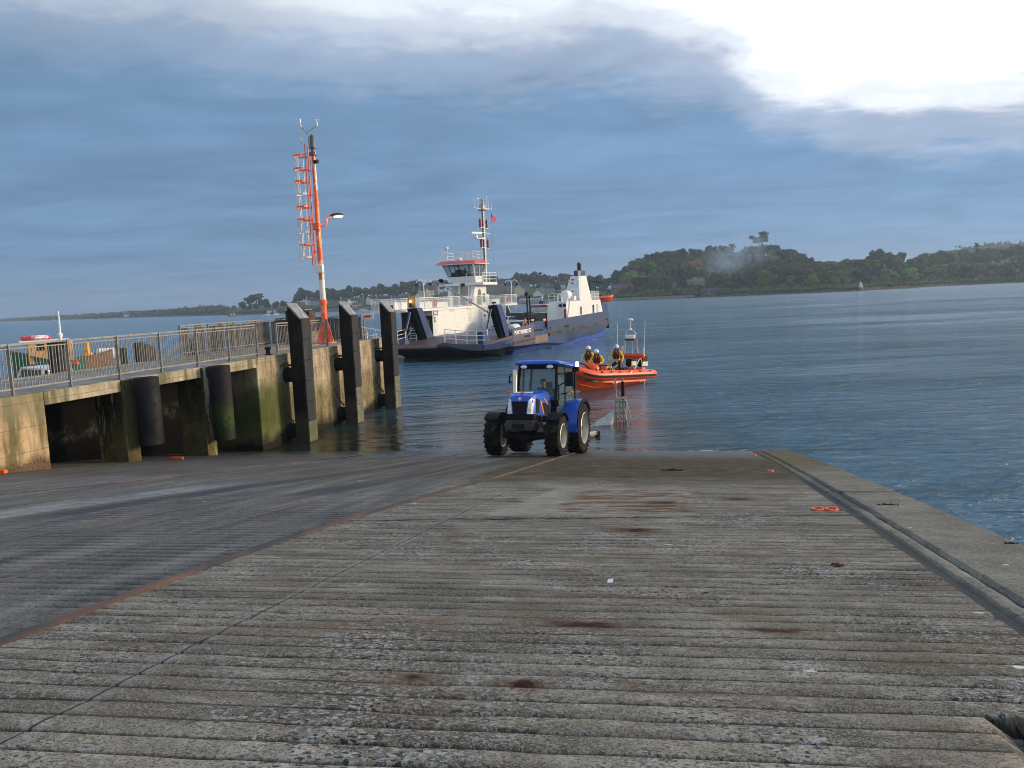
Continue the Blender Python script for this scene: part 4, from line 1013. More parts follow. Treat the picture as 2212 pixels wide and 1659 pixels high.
# glazed band leaning outwards
lo = [V((11.85,YW,8.0)),V((14.2,YW,8.0)),V((14.2,12.8,8.0)),V((11.85,12.8,8.0))]
hi = [V((11.35,YW-.1,9.5)),V((14.3,YW-.1,9.5)),V((14.3,13.3,9.5)),V((11.35,13.3,9.5))]
MPANE = glass_mat('wheelhouse_glass', (.05,.09,.10), .04, .42)
fl = MB()
def lerp4(u): return [a+(b-a)*u for a, b in zip(lo, hi)]
fl.hexa(lerp4(0), lerp4(.05)); fl.hexa(lerp4(.93), lerp4(1.0))
for c in range(4): fl.bar(lo[c], hi[c], .14, .14)
fl.bar((lo[1]+lo[0])/2, (hi[1]+hi[0])/2, .09, .09)
fl.build('window_frame', MW, fr)
for i, n in ((3, 2), (0, 2), (1, 2), (2, 2)):
    j = (i+1) % 4
    for k in range(n):
        p = [lo[i]+(lo[j]-lo[i])*((k+.03)/n), lo[i]+(lo[j]-lo[i])*((k+.97)/n), hi[i]+(hi[j]-hi[i])*((k+.97)/n), hi[i]+(hi[j]-hi[i])*((k+.03)/n)]
        b_ = [p[0].lerp(p[3],.08), p[1].lerp(p[2],.08), p[1].lerp(p[2],.9), p[0].lerp(p[3],.9)]
        m = MB(); m.add(b_, [(0,1,2,3)]); o = m.build('window', MPANE, fr)
        m = MB()
        for u in range(4): m.bar(b_[u], b_[(u+1)%4], .07, .05)
        m.build('window_seal', MBLACK, o)
m = MB(); m.bb(11.9,12.5,10.2,12.5,7.9,8.6); m.build('console', MDARK, fr)
m = MB(); m.bb(12.9,13.3,11.6,12.4,7.9,8.9); m.build('helm_chair', MDARK, fr)
m = MB(); m.hexa([V((10.95,8.95,9.5)),V((14.9,8.95,9.5)),V((14.9,14.0,9.5)),V((10.95,14.0,9.5))],[V((11.5,9.4,9.86)),V((14.5,9.4,9.86)),V((14.5,13.5,9.86)),V((11.5,13.5,9.86))]); m.build('wheelhouse_roof', pm('roof_red', (.70,.075,.035), .4, var=.08), fr)
m = MB(); m.bb(10.97,14.88,8.97,13.98,9.44,9.50); m.build('roof_edge', MWC, fr)
rails('roof_rail', [(11.6,9.5,9.86),(14.4,9.5,9.86),(14.4,13.3,9.86),(11.6,13.3,9.86),(11.6,9.5,9.86)], 1.0, [(11.6,9.5,9.86),(13,9.5,9.86),(14.4,9.5,9.86),(14.4,11.4,9.86),(14.4,13.3,9.86),(11.6,10.8,9.86),(11.6,12.0,9.86),(11.6,13.3,9.86)], 3, r=.025)
rails('wing_rail', [(11.55,10.4,7.34),(11.55,8.4,7.34),(15.3,8.4,7.34),(15.3,9.5,7.34)], 1.08, [(11.55,10.4,7.34),(11.55,8.4,7.34),(13.4,8.4,7.34),(15.3,8.4,7.34)], 3, r=.028)
m = MB(); m.cyl((11.5,12.7,9.86),(11.5,12.7,11.1),.07,.07,8); m.cyl((11.35,12.7,11.25),(11.75,12.7,11.4),.2,.16,10); m.box((11.5,12.7,11.2),(.16,.3,.2)); m.build('searchlight', MWC, fr)
m = MB(); m.ell((12.0,11.4,10.0),(.34,.34,.3),12,6); m.build('dome', MWC, fr)
m = MB(); m.cyl((11.6,13.5,7.7),(11.2,13.6,7.7),.2,.22,12); m.build('horn', MBLACK, fr)
m = MB(); m.bb(11.38,11.44,10.6,11.1,6.95,7.3); m.build('name_lamp', MDARK, fr)
# mast
YM = 9.15
MMAST = pm('mast_grey_white', (.72,.70,.66), .4, var=.1, dirt=(.25,.2,.15), dirt_amt=.2)
m = MB(); m.cyl((14.1,YM,7.34),(14.1,YM,15.9),.15,.11,12)
m.bar((13.75,YM+.25,9.0),(13.75,YM+.25,15.5),.06,.06); m.bar((14.5,YM+.1,9.0),(14.5,YM+.1,15.6),.05,.05); m.bar((14.7,YM+.1,9.0),(14.7,YM+.1,15.6),.05,.05)
for k in range(22): m.cyl((14.5,YM+.1,9.2+k*.29),(14.7,YM+.1,9.2+k*.29),.018,.018,5)
mst = m.build('mast', MMAST, fr)
m = MB(); m.cyl((13.94,YM+.02,9.9),(13.94,YM+.02,15.5),.07,.07,8); m.build('cable_run', MDARK, mst)
MLAN = pm('lantern_red', (.22,.012,.02), .35)
for a_, z_ in ((13.2,14.0),(15.0,14.0),(13.3,11.75),(15.1,11.75)):
    m = MB()
    for k in range(2): m.lathe([(.08,-.02),(.15,.02),(.15,.34),(.08,.42)], (a_,YM,z_-.45+k*.45), 10)
    m.cyl((a_,YM,z_+.42),(a_,YM,z_+.6),.06,.03,6)
    m.build('mast_light', MLAN, mst)
for x0_, x1_, z_, w_ in ((13.1,15.2,13.5,.12),(13.1,15.2,11.25,.12),(13.6,15.6,12.97,.05)):
    m = MB(); m.bb(x0_,x1_,YM-w_,YM+w_,z_-.03,z_+.03); m.build('light_bracket', MMAST, mst)
m = MB(); m.prism([(11.7,12.2),(14.0,12.2),(14.0,12.55),(13.4,12.3),(11.7,12.25)], 'y', YM-.2, YM+.2); m.build('radar_arm', MMAST, mst)
m = MB(); m.lathe([(.2,12.26),(.22,12.4),(.12,12.62),(.08,12.72)], (12.0,YM,0), 12); m.box((12.0,YM,12.84),(.3,1.5,.2),rz=R(65)); m.build('radar', MWC, mst)
m = MB(); m.cyl((14.1,YM,15.5),(14.1,YM,15.6),.55,.55,12); m.box((14.0,YM,15.85),(.7,.5,.5)); m.lathe([(.14,16.1),(.2,16.2),(.12,16.5),(.18,16.55),(.18,16.75),(.05,16.85)], (14.1,YM,0), 10); m.build('mast_head', pm('masthead', (.42,.38,.33), .6, var=.4, scale=6), mst)
m = MB(); m.bar((11.9,YM,15.6),(14.1,YM,15.65),.05,.05); m.bar((14.1,YM,15.7),(16.6,YM,15.85),.05,.05)
for a_, h_ in ((11.9,1.0),(12.9,1.05),(15.2,1.7),(15.7,1.6),(16.6,.75)): m.cyl((a_,YM,15.62),(a_,YM,15.62+h_),.03,.025,6)
m.box((12.9,YM,16.68),(.5,.1,.06)); m.build('aerials', MWC, mst)
m = MB(); m.cyl((16.5,YM,15.8),(16.3,YM-.1,8.4),.008,.008,4); m.build('halyard', MDARK, mst)
m = MB(); rings = []
for i in range(9):
    u = i/8; x = 16.45+1.35*u; yy = YM+.12*math.sin(u*6)
    rings.append([V((x,yy,15.35-.55*u)),V((x,yy+.01,15.35-.55*u)),V((x,yy+.01,14.35+.12*u)),V((x,yy,14.35+.12*u))])
m.loft(rings); m.build('flag', pm('flag_red', (.62,.03,.05), .7, var=.2), mst, smooth=80)
m = MB(); m.hexa([V((16.47,YM-.03,14.95)),V((16.85,YM+.02,14.85)),V((16.85,YM+.06,14.85)),V((16.47,YM+.06,14.95))],[V((16.47,YM-.03,15.3)),V((16.85,YM+.02,15.15)),V((16.85,YM+.06,15.15)),V((16.47,YM+.06,15.3))]); m.build('flag_corner', pm('flag_blue', (.05,.06,.25), .7), mst)

# engine casing and funnel on the near side aft
HS = 1.15
m = MB(); m.prism([(16.1,2.1),(30.1,2.1),(30.05,3.16),(29.1,4.74),(17.0,4.80),(16.12,3.08)], 'y', .02, 2.6); m.build('engine_casing', MW, fr)
m = MB(); m.bb(15.95,17.2,.15,HS+.1,2.1,4.75); m.build('casing_front', pm('casing_shaded_white', (.74,.76,.78), .4), fr)  # cooler white: the shade on this front is put into the colour
for y_ in (.38,.85):
    m = MB(); m.lathe([(.20,15.935),(.20,15.90),(.13,15.90),(.13,15.935)], (0,y_,4.33), 14, 'x'); m.lathe([(.13,15.92),(.02,15.925)], (0,y_,4.33), 14, 'x'); m.build('porthole', MDARK, fr)
m = MB(); m.bb(15.93,15.95,.16,.45,2.2,3.9); m.build('red_locker', pm('locker_red', (.30,.03,.02), .5), fr)
for a0, a1, z0, z1, mm in ((20.5,21.3,2.95,4.15,pm('slit_brown',(.11,.075,.06),.5)),(25.6,26.3,2.98,4.25,MGLASS),(27.3,28.1,3.0,4.3,MALU)):
    m = MB(); m.bb(a0,a1,.0,.03,z0+.15,z1-.1); m.build('casing_window', mm, fr)
MFUN = pm('funnel_white', (.78,.78,.75), .4, var=.05)
m = MB(); m.hexa([V((20.8,.05,4.78)),V((25.6,.05,4.76)),V((25.6,2.3,4.76)),V((20.8,2.3,4.78))],[V((21.3,.05,7.68)),V((23.5,.05,7.72)),V((23.5,1.3,7.72)),V((21.3,1.3,7.68))]); m.build('funnel', MFUN, fr, bevel=.03)
m = MB(); m.prism([(.08,5.0),(1.15,5.2),(1.2,7.25),(.85,7.6),(.08,7.65)], 'x', 20.6, 21.35); m.build('funnel_front', pm('funnel_shaded_white', (.66,.72,.78), .4), fr)  # funnel white tinted blue, shade of the front face painted in
m = MB()
for z_, w_ in ((7.25,.35),(6.85,.42),(5.9,.3)): m.box((20.59,.85,z_),(.03,w_,.1))
m.build('funnel_louvre', MDARK, fr)
m = MB(); m.bb(21.35,23.4,.1,.9,7.7,8.32); m.build('funnel_top', MNAVY, fr); 
m = MB(); m.bb(21.2,21.4,.1,.35,7.7,8.3); m.build('funnel_trim', MWC, fr)
m = MB(); m.bb(21.3,21.34,.38,.62,7.7,8.25); m.build('funnel_trim', pm('trim_red', (.16,.02,.02), .5), fr)
MCOP = pm('copper_pipe', (.33,.17,.08), .4, .6, var=.4, scale=4)
for a_, y_, h_ in ((21.6,.3,9.1),(22.0,.55,9.0),(22.5,.35,9.05),(22.9,.6,8.95)):
    m = MB(); m.cyl((a_,y_,8.3),(a_,y_,h_),.14,.14,10); m.cyl((a_,y_,h_),(a_-.2,y_,h_+.12),.13,.1,8); m.build('exhaust_pipe', MCOP if a_ > 21.8 else MDARK, fr)
m = MB(); m.tube([(17.35,.9,5.5),(17.5,.9,5.5),(17.55,.9,5.5),(18.9,.9,5.5),(18.95,.9,5.5),(19.1,.9,5.5)], [.2,.42,.5,.5,.42,.2], 16); m.bar((17.7,.9,4.8),(17.7,.9,5.1),.6,.1); m.bar((18.7,.9,4.8),(18.7,.9,5.1),.6,.1); m.build('liferaft_canister', MWC, fr, smooth=30)
m = MB(); m.box((19.3,.3,5.1),(.7,.3,.5)); m.cyl((16.6,.9,4.75),(16.6,.9,5.4),.08,.08,8); m.tube([(16.0,1.2,4.75),(16.0,1.2,5.5),(16.0,.9,5.6)], .05, 6); m.build('deck_fitting', MWC, fr)
rails('casing_rail', [(16.4,.1,4.78),(16.4,2.4,4.78),(20.6,2.4,4.78)], .9, [(16.4,.1,4.78),(16.4,1.2,4.78),(16.4,2.4,4.78),(18.5,2.4,4.78)], 3, r=.025)
rails('casing_rail', [(25.6,.15,4.76),(29.0,.15,4.74),(29.0,2.4,4.74),(25.6,2.4,4.76)], 1.05, [(25.6,.15,4.76),(27.3,.15,4.75),(29.0,.15,4.74),(29.0,1.2,4.74),(29.0,2.4,4.74),(27.3,2.4,4.75)], 3, r=.028)
m = MB()
for k in range(22): m.cyl((25.7+k*.15,.15,4.8),(25.7+k*.15,.15,5.7),.014,.014,4)
m.build('rail_bars', MWC, fr, smooth=0)
m = MB(); m.bb(30.2,32.85,.15,2.2,3.1,4.2); m.build('stern_block', MNAVY, fr, bevel=.03)
m = MB(); m.bb(30.5,32.6,.7,2.0,4.2,4.35); m.bar((31.5,2.0,4.2),(31.3,2.0,7.2),.12,.12); m.bar((31.3,2.0,7.2),(32.3,.4,6.8),.08,.08); m.bar((32.6,1.6,4.2),(32.5,1.6,6.6),.08,.08); m.build('davit', MDARK, fr)
# stern gallows on the far side and white stern rails
for y_ in (9.2,):
    m = MB(); m.hexa([V((31.6,y_,1.9)),V((33.0,y_,1.9)),V((33.0,y_+.6,1.9)),V((31.6,y_+.6,1.9))],[V((32.9,y_,4.85)),V((33.9,y_,4.85)),V((33.9,y_+.6,4.85)),V((32.9,y_+.6,4.85))]); o = m.build('ramp_gallows', MNAVY, fr, bevel=.02)
    m = MB(); m.cyl((33.3,y_+.3,4.85),(33.3,y_+.3,5.05),.05,.05,6); m.ell((33.3,y_+.3,5.2),(.14,.14,.16),8,5); m.build('lamp', MWC, o)
    m = MB(); m.lathe([(.22,0),(.3,.06),(.22,.12),(.14,.06)], (32.0,y_-.05,3.6), 14, 'x', closed=True); m.build('lifebuoy', MRED, o)
for z_ in (0,.4):
    m = MB(); m.bar((29.0,4.4,2.6+z_),(33.0,2.4,4.0+z_),.12,.12); m.build('stern_stay', MWC, fr)

# things aboard -----------------------------------------------------------
def car(name, label, cat, loc, rz, paint, L=4.3, W=1.78, H=1.45, van=0, tl=False):
    c = thing(name, label, cat, loc, rz, 'vehicles on the ferry car deck')
    h2 = L/2
    if van: prof = [(-h2,.35),(-h2,1.0),(-h2+.03,H-.25),(-h2+.12,H-.04),(-h2+.3,H),(h2-1.6,H),(h2-1.35,H-.06),(h2-.75,1.02),(h2-.1,.86),(h2,.62),(h2,.32)]
    else: prof = [(-h2,.34),(-h2-.02,.62),(-h2+.05,.9),(-h2+.28,.96),(-h2+.62,H-.1),(-h2+1.0,H),(h2-2.1,H),(h2-1.75,H-.06),(h2-1.05,.95),(h2-.25,.82),(h2,.62),(h2,.32)]
    m = MB(); rings = []
    for y in (-W/2,-W/2+.05,0,W/2-.05,W/2):
        e = abs(y)/(W/2); r_ = []
        for x, z in prof:
            inn = 1-(.03 if e > .98 else 0)
            r_.append(V((x*inn, y*(1-.14*max(0,(z-.95)/(H-.95))), .36+(z-.36)*(1 if e < .98 else .985))))
        rings.append(r_)
    m.loft(rings); m.build('body', paint, c, smooth=30)
    # glasshouse
    gz0, gz1 = .98, H-.09
    m = MB(); k = .14
    if van: xs = (-h2+.5, h2-1.5, h2-.85)
    else: xs = (-h2+.62, h2-1.9, h2-1.15)
    for s_ in (-1,1):
        y0 = s_*(W/2*(1-.02)+.004); y1 = s_*(W/2*(1-.115)+.004)
        m.add([(xs[0]-.12,y0,gz0),(xs[2],y0,gz0),(xs[1],y1,gz1),(xs[0]+.12,y1,gz1)], [(0,1,2,3)] if s_ < 0 else [(3,2,1,0)])
    m.build('side_window', MGLASS, c)
    m = MB()
    if van: a_, b_ = (h2-1.345+.02,H-.09), (h2-.77+.02,1.06); r0, r1 = (-h2-.012,1.05), (-h2+.02,H-.28)
    else: a_, b_ = (h2-1.74+.02,H-.08), (h2-1.08+.02,.98); r0, r1 = (-h2+.28-.02,1.0), (-h2+.6-.02,H-.12)
    m.add([(a_[0],-W*.38,a_[1]),(b_[0],-W*.44,b_[1]),(b_[0],W*.44,b_[1]),(a_[0],W*.38,a_[1])], [(0,1,2,3)]); m.build('windscreen', MGLASS, c)
    m = MB(); m.add([(r0[0],-W*.43,r0[1]),(r1[0],-W*.38,r1[1]),(r1[0],W*.38,r1[1]),(r0[0],W*.43,r0[1])], [(0,1,2,3)]); m.build('rear_window', MGLASS, c)
    for x in (-h2+.8, h2-.85):
        for s_ in (-1,1):
            m = MB(); m.lathe([(.18,-.1),(.32,-.1),(.33,-.05),(.33,.05),(.32,.1),(.18,.1)], (x,s_*(W/2-.1),.33), 18, 'y', closed=True); w_ = m.build('wheel', MBLACK, c)
            m = MB(); m.lathe([(.2,s_*.09),(.12,s_*.06),(.03,s_*.08)], (x,s_*(W/2-.1),.33), 12, 'y'); m.build('rim', MALU, w_)
    for s_ in (-1,1):
        m = MB(); m.box((-h2+.0,s_*W*.40,.88),(.1,.26,.18)); m.build('tail_lamp', MTAIL_ON if tl else MTAIL, c)
        m = MB(); m.box((h2-.06,s_*W*.38,.70),(.14,.30,.15)); m.build('headlamp', MLENS, c)
        m = MB(); m.box((h2-1.35 if van else h2-1.6, s_*(W/2+.08),1.05),(.12,.18,.13)); m.build('mirror', paint, c)
    m = MB(); m.box((-h2-.012,0,.72),(.01,.5,.11)); m.build('number_plate', pm_plate, c)
    m = MB(); m.box((-h2,0,.48),(.08,W*.94,.2)); m.build('bumper', MBLACK, c, bevel=.03)
    return c
MTAIL = pm('tail_lamp', (.35,.012,.01), .3); MTAIL_ON = pm('tail_lamp_on', (1,.1,.04), .3, emit=(1,.10,.03,5)); pm_plate = pm('plate', (.6,.55,.2), .5)
CRZ = FRZ
car('parked_car', 'pale blue saloon car on the ferry beside the man in orange standing by the gallows', 'car', ferry(13.2,6.3,ZD), CRZ, pm('car_blue', (.22,.32,.46), .3, .3, var=.05, coat=.5), 4.4, 1.78, 1.5)
car('parked_car', 'black tall car with side windows behind the pale blue saloon on the ferry', 'car', ferry(21.5,7.6,ZD), CRZ, pm('car_black', (.012,.014,.016), .25, .2, var=.05, coat=.6), 4.7, 1.9, 1.75, 1)
car('parked_car', 'dark grey car on the ferry left of the black one with bright tail lamps', 'car', ferry(21.5,4.9,ZD), CRZ, pm('car_grey', (.07,.08,.085), .3, .3, var=.05, coat=.5), 4.4, 1.8, 1.55, 0)
car('parked_car', 'black estate car on the ferry with both red tail lamps lit', 'car', ferry(18.2,3.55,ZD), CRZ, pm('car_black_b', (.010,.012,.013), .25, .2, var=.05, coat=.6), 4.6, 1.86, 1.7, 1, True)
car('parked_car', 'silver grey car low behind the bulwark of the ferry near the second man in orange', 'car', ferry(8.5,2.6,ZD-.25), CRZ, pm('car_silver', (.36,.36,.35), .3, .5, var=.05, coat=.5), 4.2, 1.75, 1.42, 0)
tr = thing('box_trailer', 'small pale box trailer with red trim among the cars on the ferry', 'trailer', ferry(27.0,6.9,ZD), CRZ, 'vehicles on the ferry car deck')
m = MB(); m.bb(-2.2,2.2,-1.1,1.1,.7,2.55); m.build('box_body', pm('trailer_white', (.55,.56,.58), .5, var=.25, scale=2), tr, bevel=.03)
m = MB(); m.bb(-2.22,2.22,-1.12,1.12,2.2,2.45); m.build('red_band', pm('trim_rust_red', (.35,.06,.05), .5, var=.4, scale=4), tr)
for s_ in (-1,1):
    m = MB(); m.lathe([(.18,-.1),(.34,-.1),(.35,0),(.34,.1),(.18,.1)], (0,s_*1.0,.35), 16, 'y', closed=True); m.build('wheel', MBLACK, tr)
sb = thing('rescue_boat', 'orange rescue boat stowed on the stern davit of the ferry', 'boat', ferry(33.0,1.0,4.5), FRZ+R(-48))
m = MB(); rings = []
for u in range(9):
    x = -2.1+4.2*u/8; k = 1-max(0,(u-5)/3.4)**2*.95; rings.append([V((x,-.75*k,.42+.04*u)),V((x,-.5*k,.0+.02*u)),V((x,0,-.25+.05*max(0,u-5))),V((x,.5*k,.0+.02*u)),V((x,.75*k,.42+.04*u))])
m.loft(rings); m.build('hull', pm('rescue_orange', (.75,.12,.03), .45, var=.1), sb, smooth=40)
m = MB(); m.tube([(-2.1,-.75,.5),(-.5,-.78,.55),(.9,-.72,.62),(1.8,-.4,.72),(2.1,0,.78),(1.8,.4,.72),(.9,.72,.62),(-.5,.78,.55),(-2.1,.75,.5)], .2, 10); m.build('tube', pm('rescue_tube', (.72,.10,.03), .5, var=.1), sb)
m = MB(); m.box((-.4,0,.7),(.5,.5,.5)); m.build('console', MDARK, sb)
m = MB(); m.box((-1.9,0,.8),(.3,.35,.7)); m.build('outboard_engine', MDARK, sb)
sb.scale = (.8,.8,.8)
lc = thing('white_canister', 'rounded white canister on the ferry deck behind the bow name plate', 'canister', ferry(1.75,.75,1.92), FRZ)
m = MB(); m.tube([(-.85,0,.5),(-.8,0,.5),(-.55,0,.5),(.55,0,.5),(.8,0,.5),(.85,0,.5)], [.1,.36,.5,.5,.36,.1], 16); m.build('shell', pm('canister_white', (.62,.70,.70), .45, var=.1), lc, smooth=40)
m = MB(); m.bar((-.5,0,0),(-.5,0,.2),.6,.08); m.bar((.5,0,0),(.5,0,.2),.6,.08); m.build('cradle', MGALV, lc)
hp = thing('hoist_post', 'pair of tall black lattice posts standing on the ferry deck by the side gate', 'hoist', ferry(6.6,1.0,ZD), FRZ)
for x in (-.45,.45):
    m = MB()
    for dx in (-.1,.1): m.bar((x*1.0+dx,0,0),(x*.75+dx-.25,0,3.75),.07,.07)
    for k in range(9): m.bar((x-.1-.03*k*0,0,.3+k*.38),(x*.9+.05-.25*k/9,0,.5+k*.38),.04,.04)
    m.build('lattice_post', MBLACK, hp)
m = MB(); m.bar((-.65,0,3.7),(.25,0,3.7),.12,.12); m.box((-.6,0,3.85),(.25,.25,.35)); m.build('cross_head', MBLACK, hp)
# ------------------------------------------------------------------ people
def person(label, loc, rz, pose=None, sleeve=None, torso=None, legs=None, foot=None, hand=None, group=None, H=1.0, cat='person', parent_rot=None):
    J = dict(pelvis=(0,0,.95), belly=(0,.01,1.12), chest=(0,.0,1.33), neck=(0,.01,1.50), chin=(0,.03,1.575), brow=(0,.035,1.665), crown=(0,.01,1.755), nose=(0,.125,1.625))
    for s_, q in ((-1,'r'),(1,'l')):
        J.update({q+'sh':(.19*s_,0,1.42), q+'el':(.27*s_,-.02,1.15), q+'wr':(.27*s_,.10,.92), q+'pa':(.265*s_,.14,.855), q+'hip':(.10*s_,0,.90), q+'kn':(.12*s_,.03,.50), q+'an':(.12*s_,-.02,.09), q+'to':(.135*s_,.15,.035)})
    if pose: J.update(pose)
    rad = dict(pelvis=(.155,.115), belly=(.15,.11), chest=(.17,.12), neck=(.06,.06), chin=(.072,.08), brow=(.083,.098), crown=(.05,.06), nose=(.016,.016))
    for q in 'rl': rad.update({q+'sh':(.085,.08), q+'el':(.052,.052), q+'wr':(.034,.03), q+'pa':(.040,.022), q+'hip':(.105,.105), q+'kn':(.07,.07), q+'an':(.048,.048), q+'to':(.042,.032)})
    E = [('pelvis','belly'),('belly','chest'),('chest','neck'),('neck','chin'),('chin','brow'),('brow','crown'),('brow','nose')]
    for q in 'rl': E += [('chest',q+'sh'),(q+'sh',q+'el'),(q+'el',q+'wr'),(q+'wr',q+'pa'),('pelvis',q+'hip'),(q+'hip',q+'kn'),(q+'kn',q+'an'),(q+'an',q+'to')]
    names = list(J); P = {k: V(J[k]) for k in names}
    for s_, q in ((-1,'r'),(1,'l')):
        d = (P[q+'pa']-P[q+'wr']).normalized(); sd = d.cross(V((0,1,0)) if abs(d.y) < .8 else V((0,0,1))).normalized()
        bend = sd.cross(d)*.5
        for k, (o, ln) in enumerate(((-.032,.068),(-.011,.080),(.011,.075),(.032,.058))):
            a = P[q+'pa']+d*.035+sd*o; b = a+(d+bend*.25).normalized()*ln*.55; c = b+(d+bend).normalized()*ln*.5
            for nm, p, r_ in ((f'{q}f{k}a',a,.0095),(f'{q}f{k}b',b,.0088),(f'{q}f{k}c',c,.0072)): P[nm] = p; rad[nm] = (r_,r_)
            E += [(q+'pa',f'{q}f{k}a'),(f'{q}f{k}a',f'{q}f{k}b'),(f'{q}f{k}b',f'{q}f{k}c')]
        a = P[q+'wr'].lerp(P[q+'pa'],.6)-sd*s_*.04; b = a+(d*.7-sd*s_*.6).normalized()*.035
        P[q+'t0'] = a; P[q+'t1'] = b; rad[q+'t0'] = (.012,.012); rad[q+'t1'] = (.0095,.0095)
        E += [(q+'pa',q+'t0'),(q+'t0',q+'t1')]
    names = list(P); idx = {k: i for i, k in enumerate(names)}
    me = bpy.data.meshes.new('body_s'); me.from_pydata([P[k] for k in names], [(idx[a],idx[b]) for a, b in E], [])
    o = bpy.data.objects.new('body_s', me); col.objects.link(o)
    o.modifiers.new('skin','SKIN'); sv = me.skin_vertices[0].data
    for k in names: sv[idx[k]].radius = rad[k]; sv[idx[k]].use_root = (k == 'pelvis')
    sb_ = o.modifiers.new('sub','SUBSURF'); sb_.levels = 1
    dg = bpy.context.evaluated_depsgraph_get(); dg.update()
    nm = bpy.data.meshes.new_from_object(o.evaluated_get(dg)); nm.name = 'body'
    bpy.data.objects.remove(o); bpy.data.meshes.remove(me)
    ms = [torso, sleeve or torso, legs or torso, MSKIN if hand is None else hand, foot or MBLACK, MSKIN]
    nm.materials.clear()
    for mm in ms: nm.materials.append(mm)
    def kind(a, b):
        s2 = a+' '+b
        if any(t_ in s2 for t_ in ('chin','brow','crown','nose')): return 5
        if 'pa' in s2.split()[0][1:] or 'pa' in b[1:] or 'f' in b[1:2] or 't0' in s2 or 't1' in s2: return 3
        if any(b.endswith(t_) or a.endswith(t_) for t_ in ('el','wr')): return 1
        if b.endswith('to'): return 4
        if any(b.endswith(t_) for t_ in ('hip','kn','an')): return 2
        return 0
    segs = [(P[a],P[b],kind(a,b)) for a, b in E]
    for p in nm.polygons:
        c = p.center; best = 9; bk = 0
        for a, b, k in segs:
            ab = b-a; u = max(0,min(1,(c-a).dot(ab)/max(1e-9,ab.length_squared))); d = (c-(a+ab*u)).length
            if d < best: best = d; bk = k
        p.material_index = bk; p.use_smooth = True
    ob = bpy.data.objects.new('person', nm); col.objects.link(ob); ob.location = loc; ob.rotation_euler = (0,0,rz); ob.scale = (H,H,H)
    tag(ob, label, cat, group)
    br = P['brow']; cr = P['crown']; fwd_ = V((0,1,0))
    m = MB()
    for s_ in (-1,1): m.ell(br+V((.032*s_,.092,-.018)), (.014,.008,.008), 8, 5)
    m.ell(br+V((0,.088,-.085)), (.024,.008,.006), 8, 5)
    m.build('face_features', MDARK, ob)
    m = MB()
    for s_ in (-1,1): m.ell(br+V((.085*s_,.0,-.03)), (.014,.022,.032), 8, 5)
    m.build('ears', MSKIN, ob)
    return ob, P
def helmet(ob, P, mat, stripe=None):
    c = P['brow']; m = MB(); rings = []
    for i in range(8):
        t_ = i/7*PI*.56; rr = .135*math.sin(max(t_,.05)); z = .135*math.cos(t_)
        rings.append([V((c.x+rr*.92*math.cos(a), c.y-.005+rr*1.1*math.sin(a), c.z+.02+z*1.05)) for a in [2*PI*k/18 for k in range(18)]])
    m.loft(rings); h = m.build('helmet', mat, ob, smooth=60)
    m = MB(); m.tube([c+V((-.1,.02,-.03)), c+V((-.07,.05,-.11)), c+V((0,.06,-.135)), c+V((.07,.05,-.11)), c+V((.1,.02,-.03))], .012, 6); m.build('chin_strap', MBLACK, h)
    if stripe:
        m = MB(); m.tube([c+V((0,.142,.04)), c+V((0,.115,.11)), c+V((0,.0,.168)), c+V((0,-.10,.12))], .014, 6); m.build('stripe', stripe, h)
def jacket(ob, P, mat):
    ch, be, nk = P['chest'], P['belly'], P['neck']; m = MB()
    up_ = (ch-be).normalized()
    mid = (ch+be)/2+up_*.04
    m.ell(mid+V((-.10,.10,0)), (.105,.085,.24), 10, 6); m.ell(mid+V((.10,.10,0)), (.105,.085,.24), 10, 6); m.ell(mid+V((0,-.10,.04)), (.19,.085,.22), 10, 6)
    m.tube([nk+V((-.09,.10,-.12)), nk+V((-.10,.0,-.0)), nk+V((0,-.08,.02)), nk+V((.10,.0,-.0)), nk+V((.09,.10,-.12))], .062, 8)
    j = m.build('life_jacket', mat, ob, smooth=60)
    m = MB(); m.tube([mid+V((.19,.0,-.12)), mid+V((.13,.19,-.12)), mid+V((0,.20,-.12)), mid+V((-.13,.19,-.12)), mid+V((-.19,.0,-.12)), mid+V((-.12,-.15,-.12)), mid+V((.12,-.15,-.12))], .016, 6, closed=True); m.build('strap', MBLACK, j)
    m = MB()
    for s_ in (-1,1): m.box(mid+V((.11*s_,.185,.10)), (.06,.012,.05))
    m.build('reflector', MGALV, j)
# ------------------------------------------------------------------ tractor (local x = forwards, y = its left, z = up)
MBLUE = pm('tractor_blue', (.008,.085,.52), .32, var=.1, scale=2, dirt=(.03,.06,.20), dirt_amt=.2, dirt_scale=5, coat=.25)
MTYRE = pm('tyre', (.009,.0085,.008), .8, var=.35, scale=6, dirt=(.045,.037,.027), dirt_amt=.3, dirt_scale=4, bump=.3)
MRIM = pm('rim_silver', (.55,.53,.49), .4, .4, var=.15, scale=5)
MDISC = pm('wheel_disc', (.22,.215,.20), .5, .4, var=.25, scale=5)
MCAST = pm('dark_casting', (.020,.021,.024), .6, .2, var=.4, scale=5)
MCABG = glass_mat('cab_glass', (.10,.17,.17), .03, .22)
fm, rm = V((.345,24.32,.60)), V((1.14,26.6,.235))
tx = (fm-rm).normalized(); ty = V((0,0,1)).cross(tx).normalized(); tz = tx.cross(ty)
tr_ = thing('tractor', 'blue tractor with glazed cab facing up the slipway at the edge of the water', 'tractor')
tr_.matrix_world = Matrix(((tx.x,ty.x,tz.x,rm.x),(tx.y,ty.y,tz.y,rm.y),(tx.z,ty.z,tz.z,rm.z),(0,0,0,1)))
tr_.rotation_mode = 'QUATERNION'; tr_.rotation_quaternion = Matrix((tx,ty,tz)).transposed().to_quaternion(); tr_.location = rm
WB = (fm-rm).length
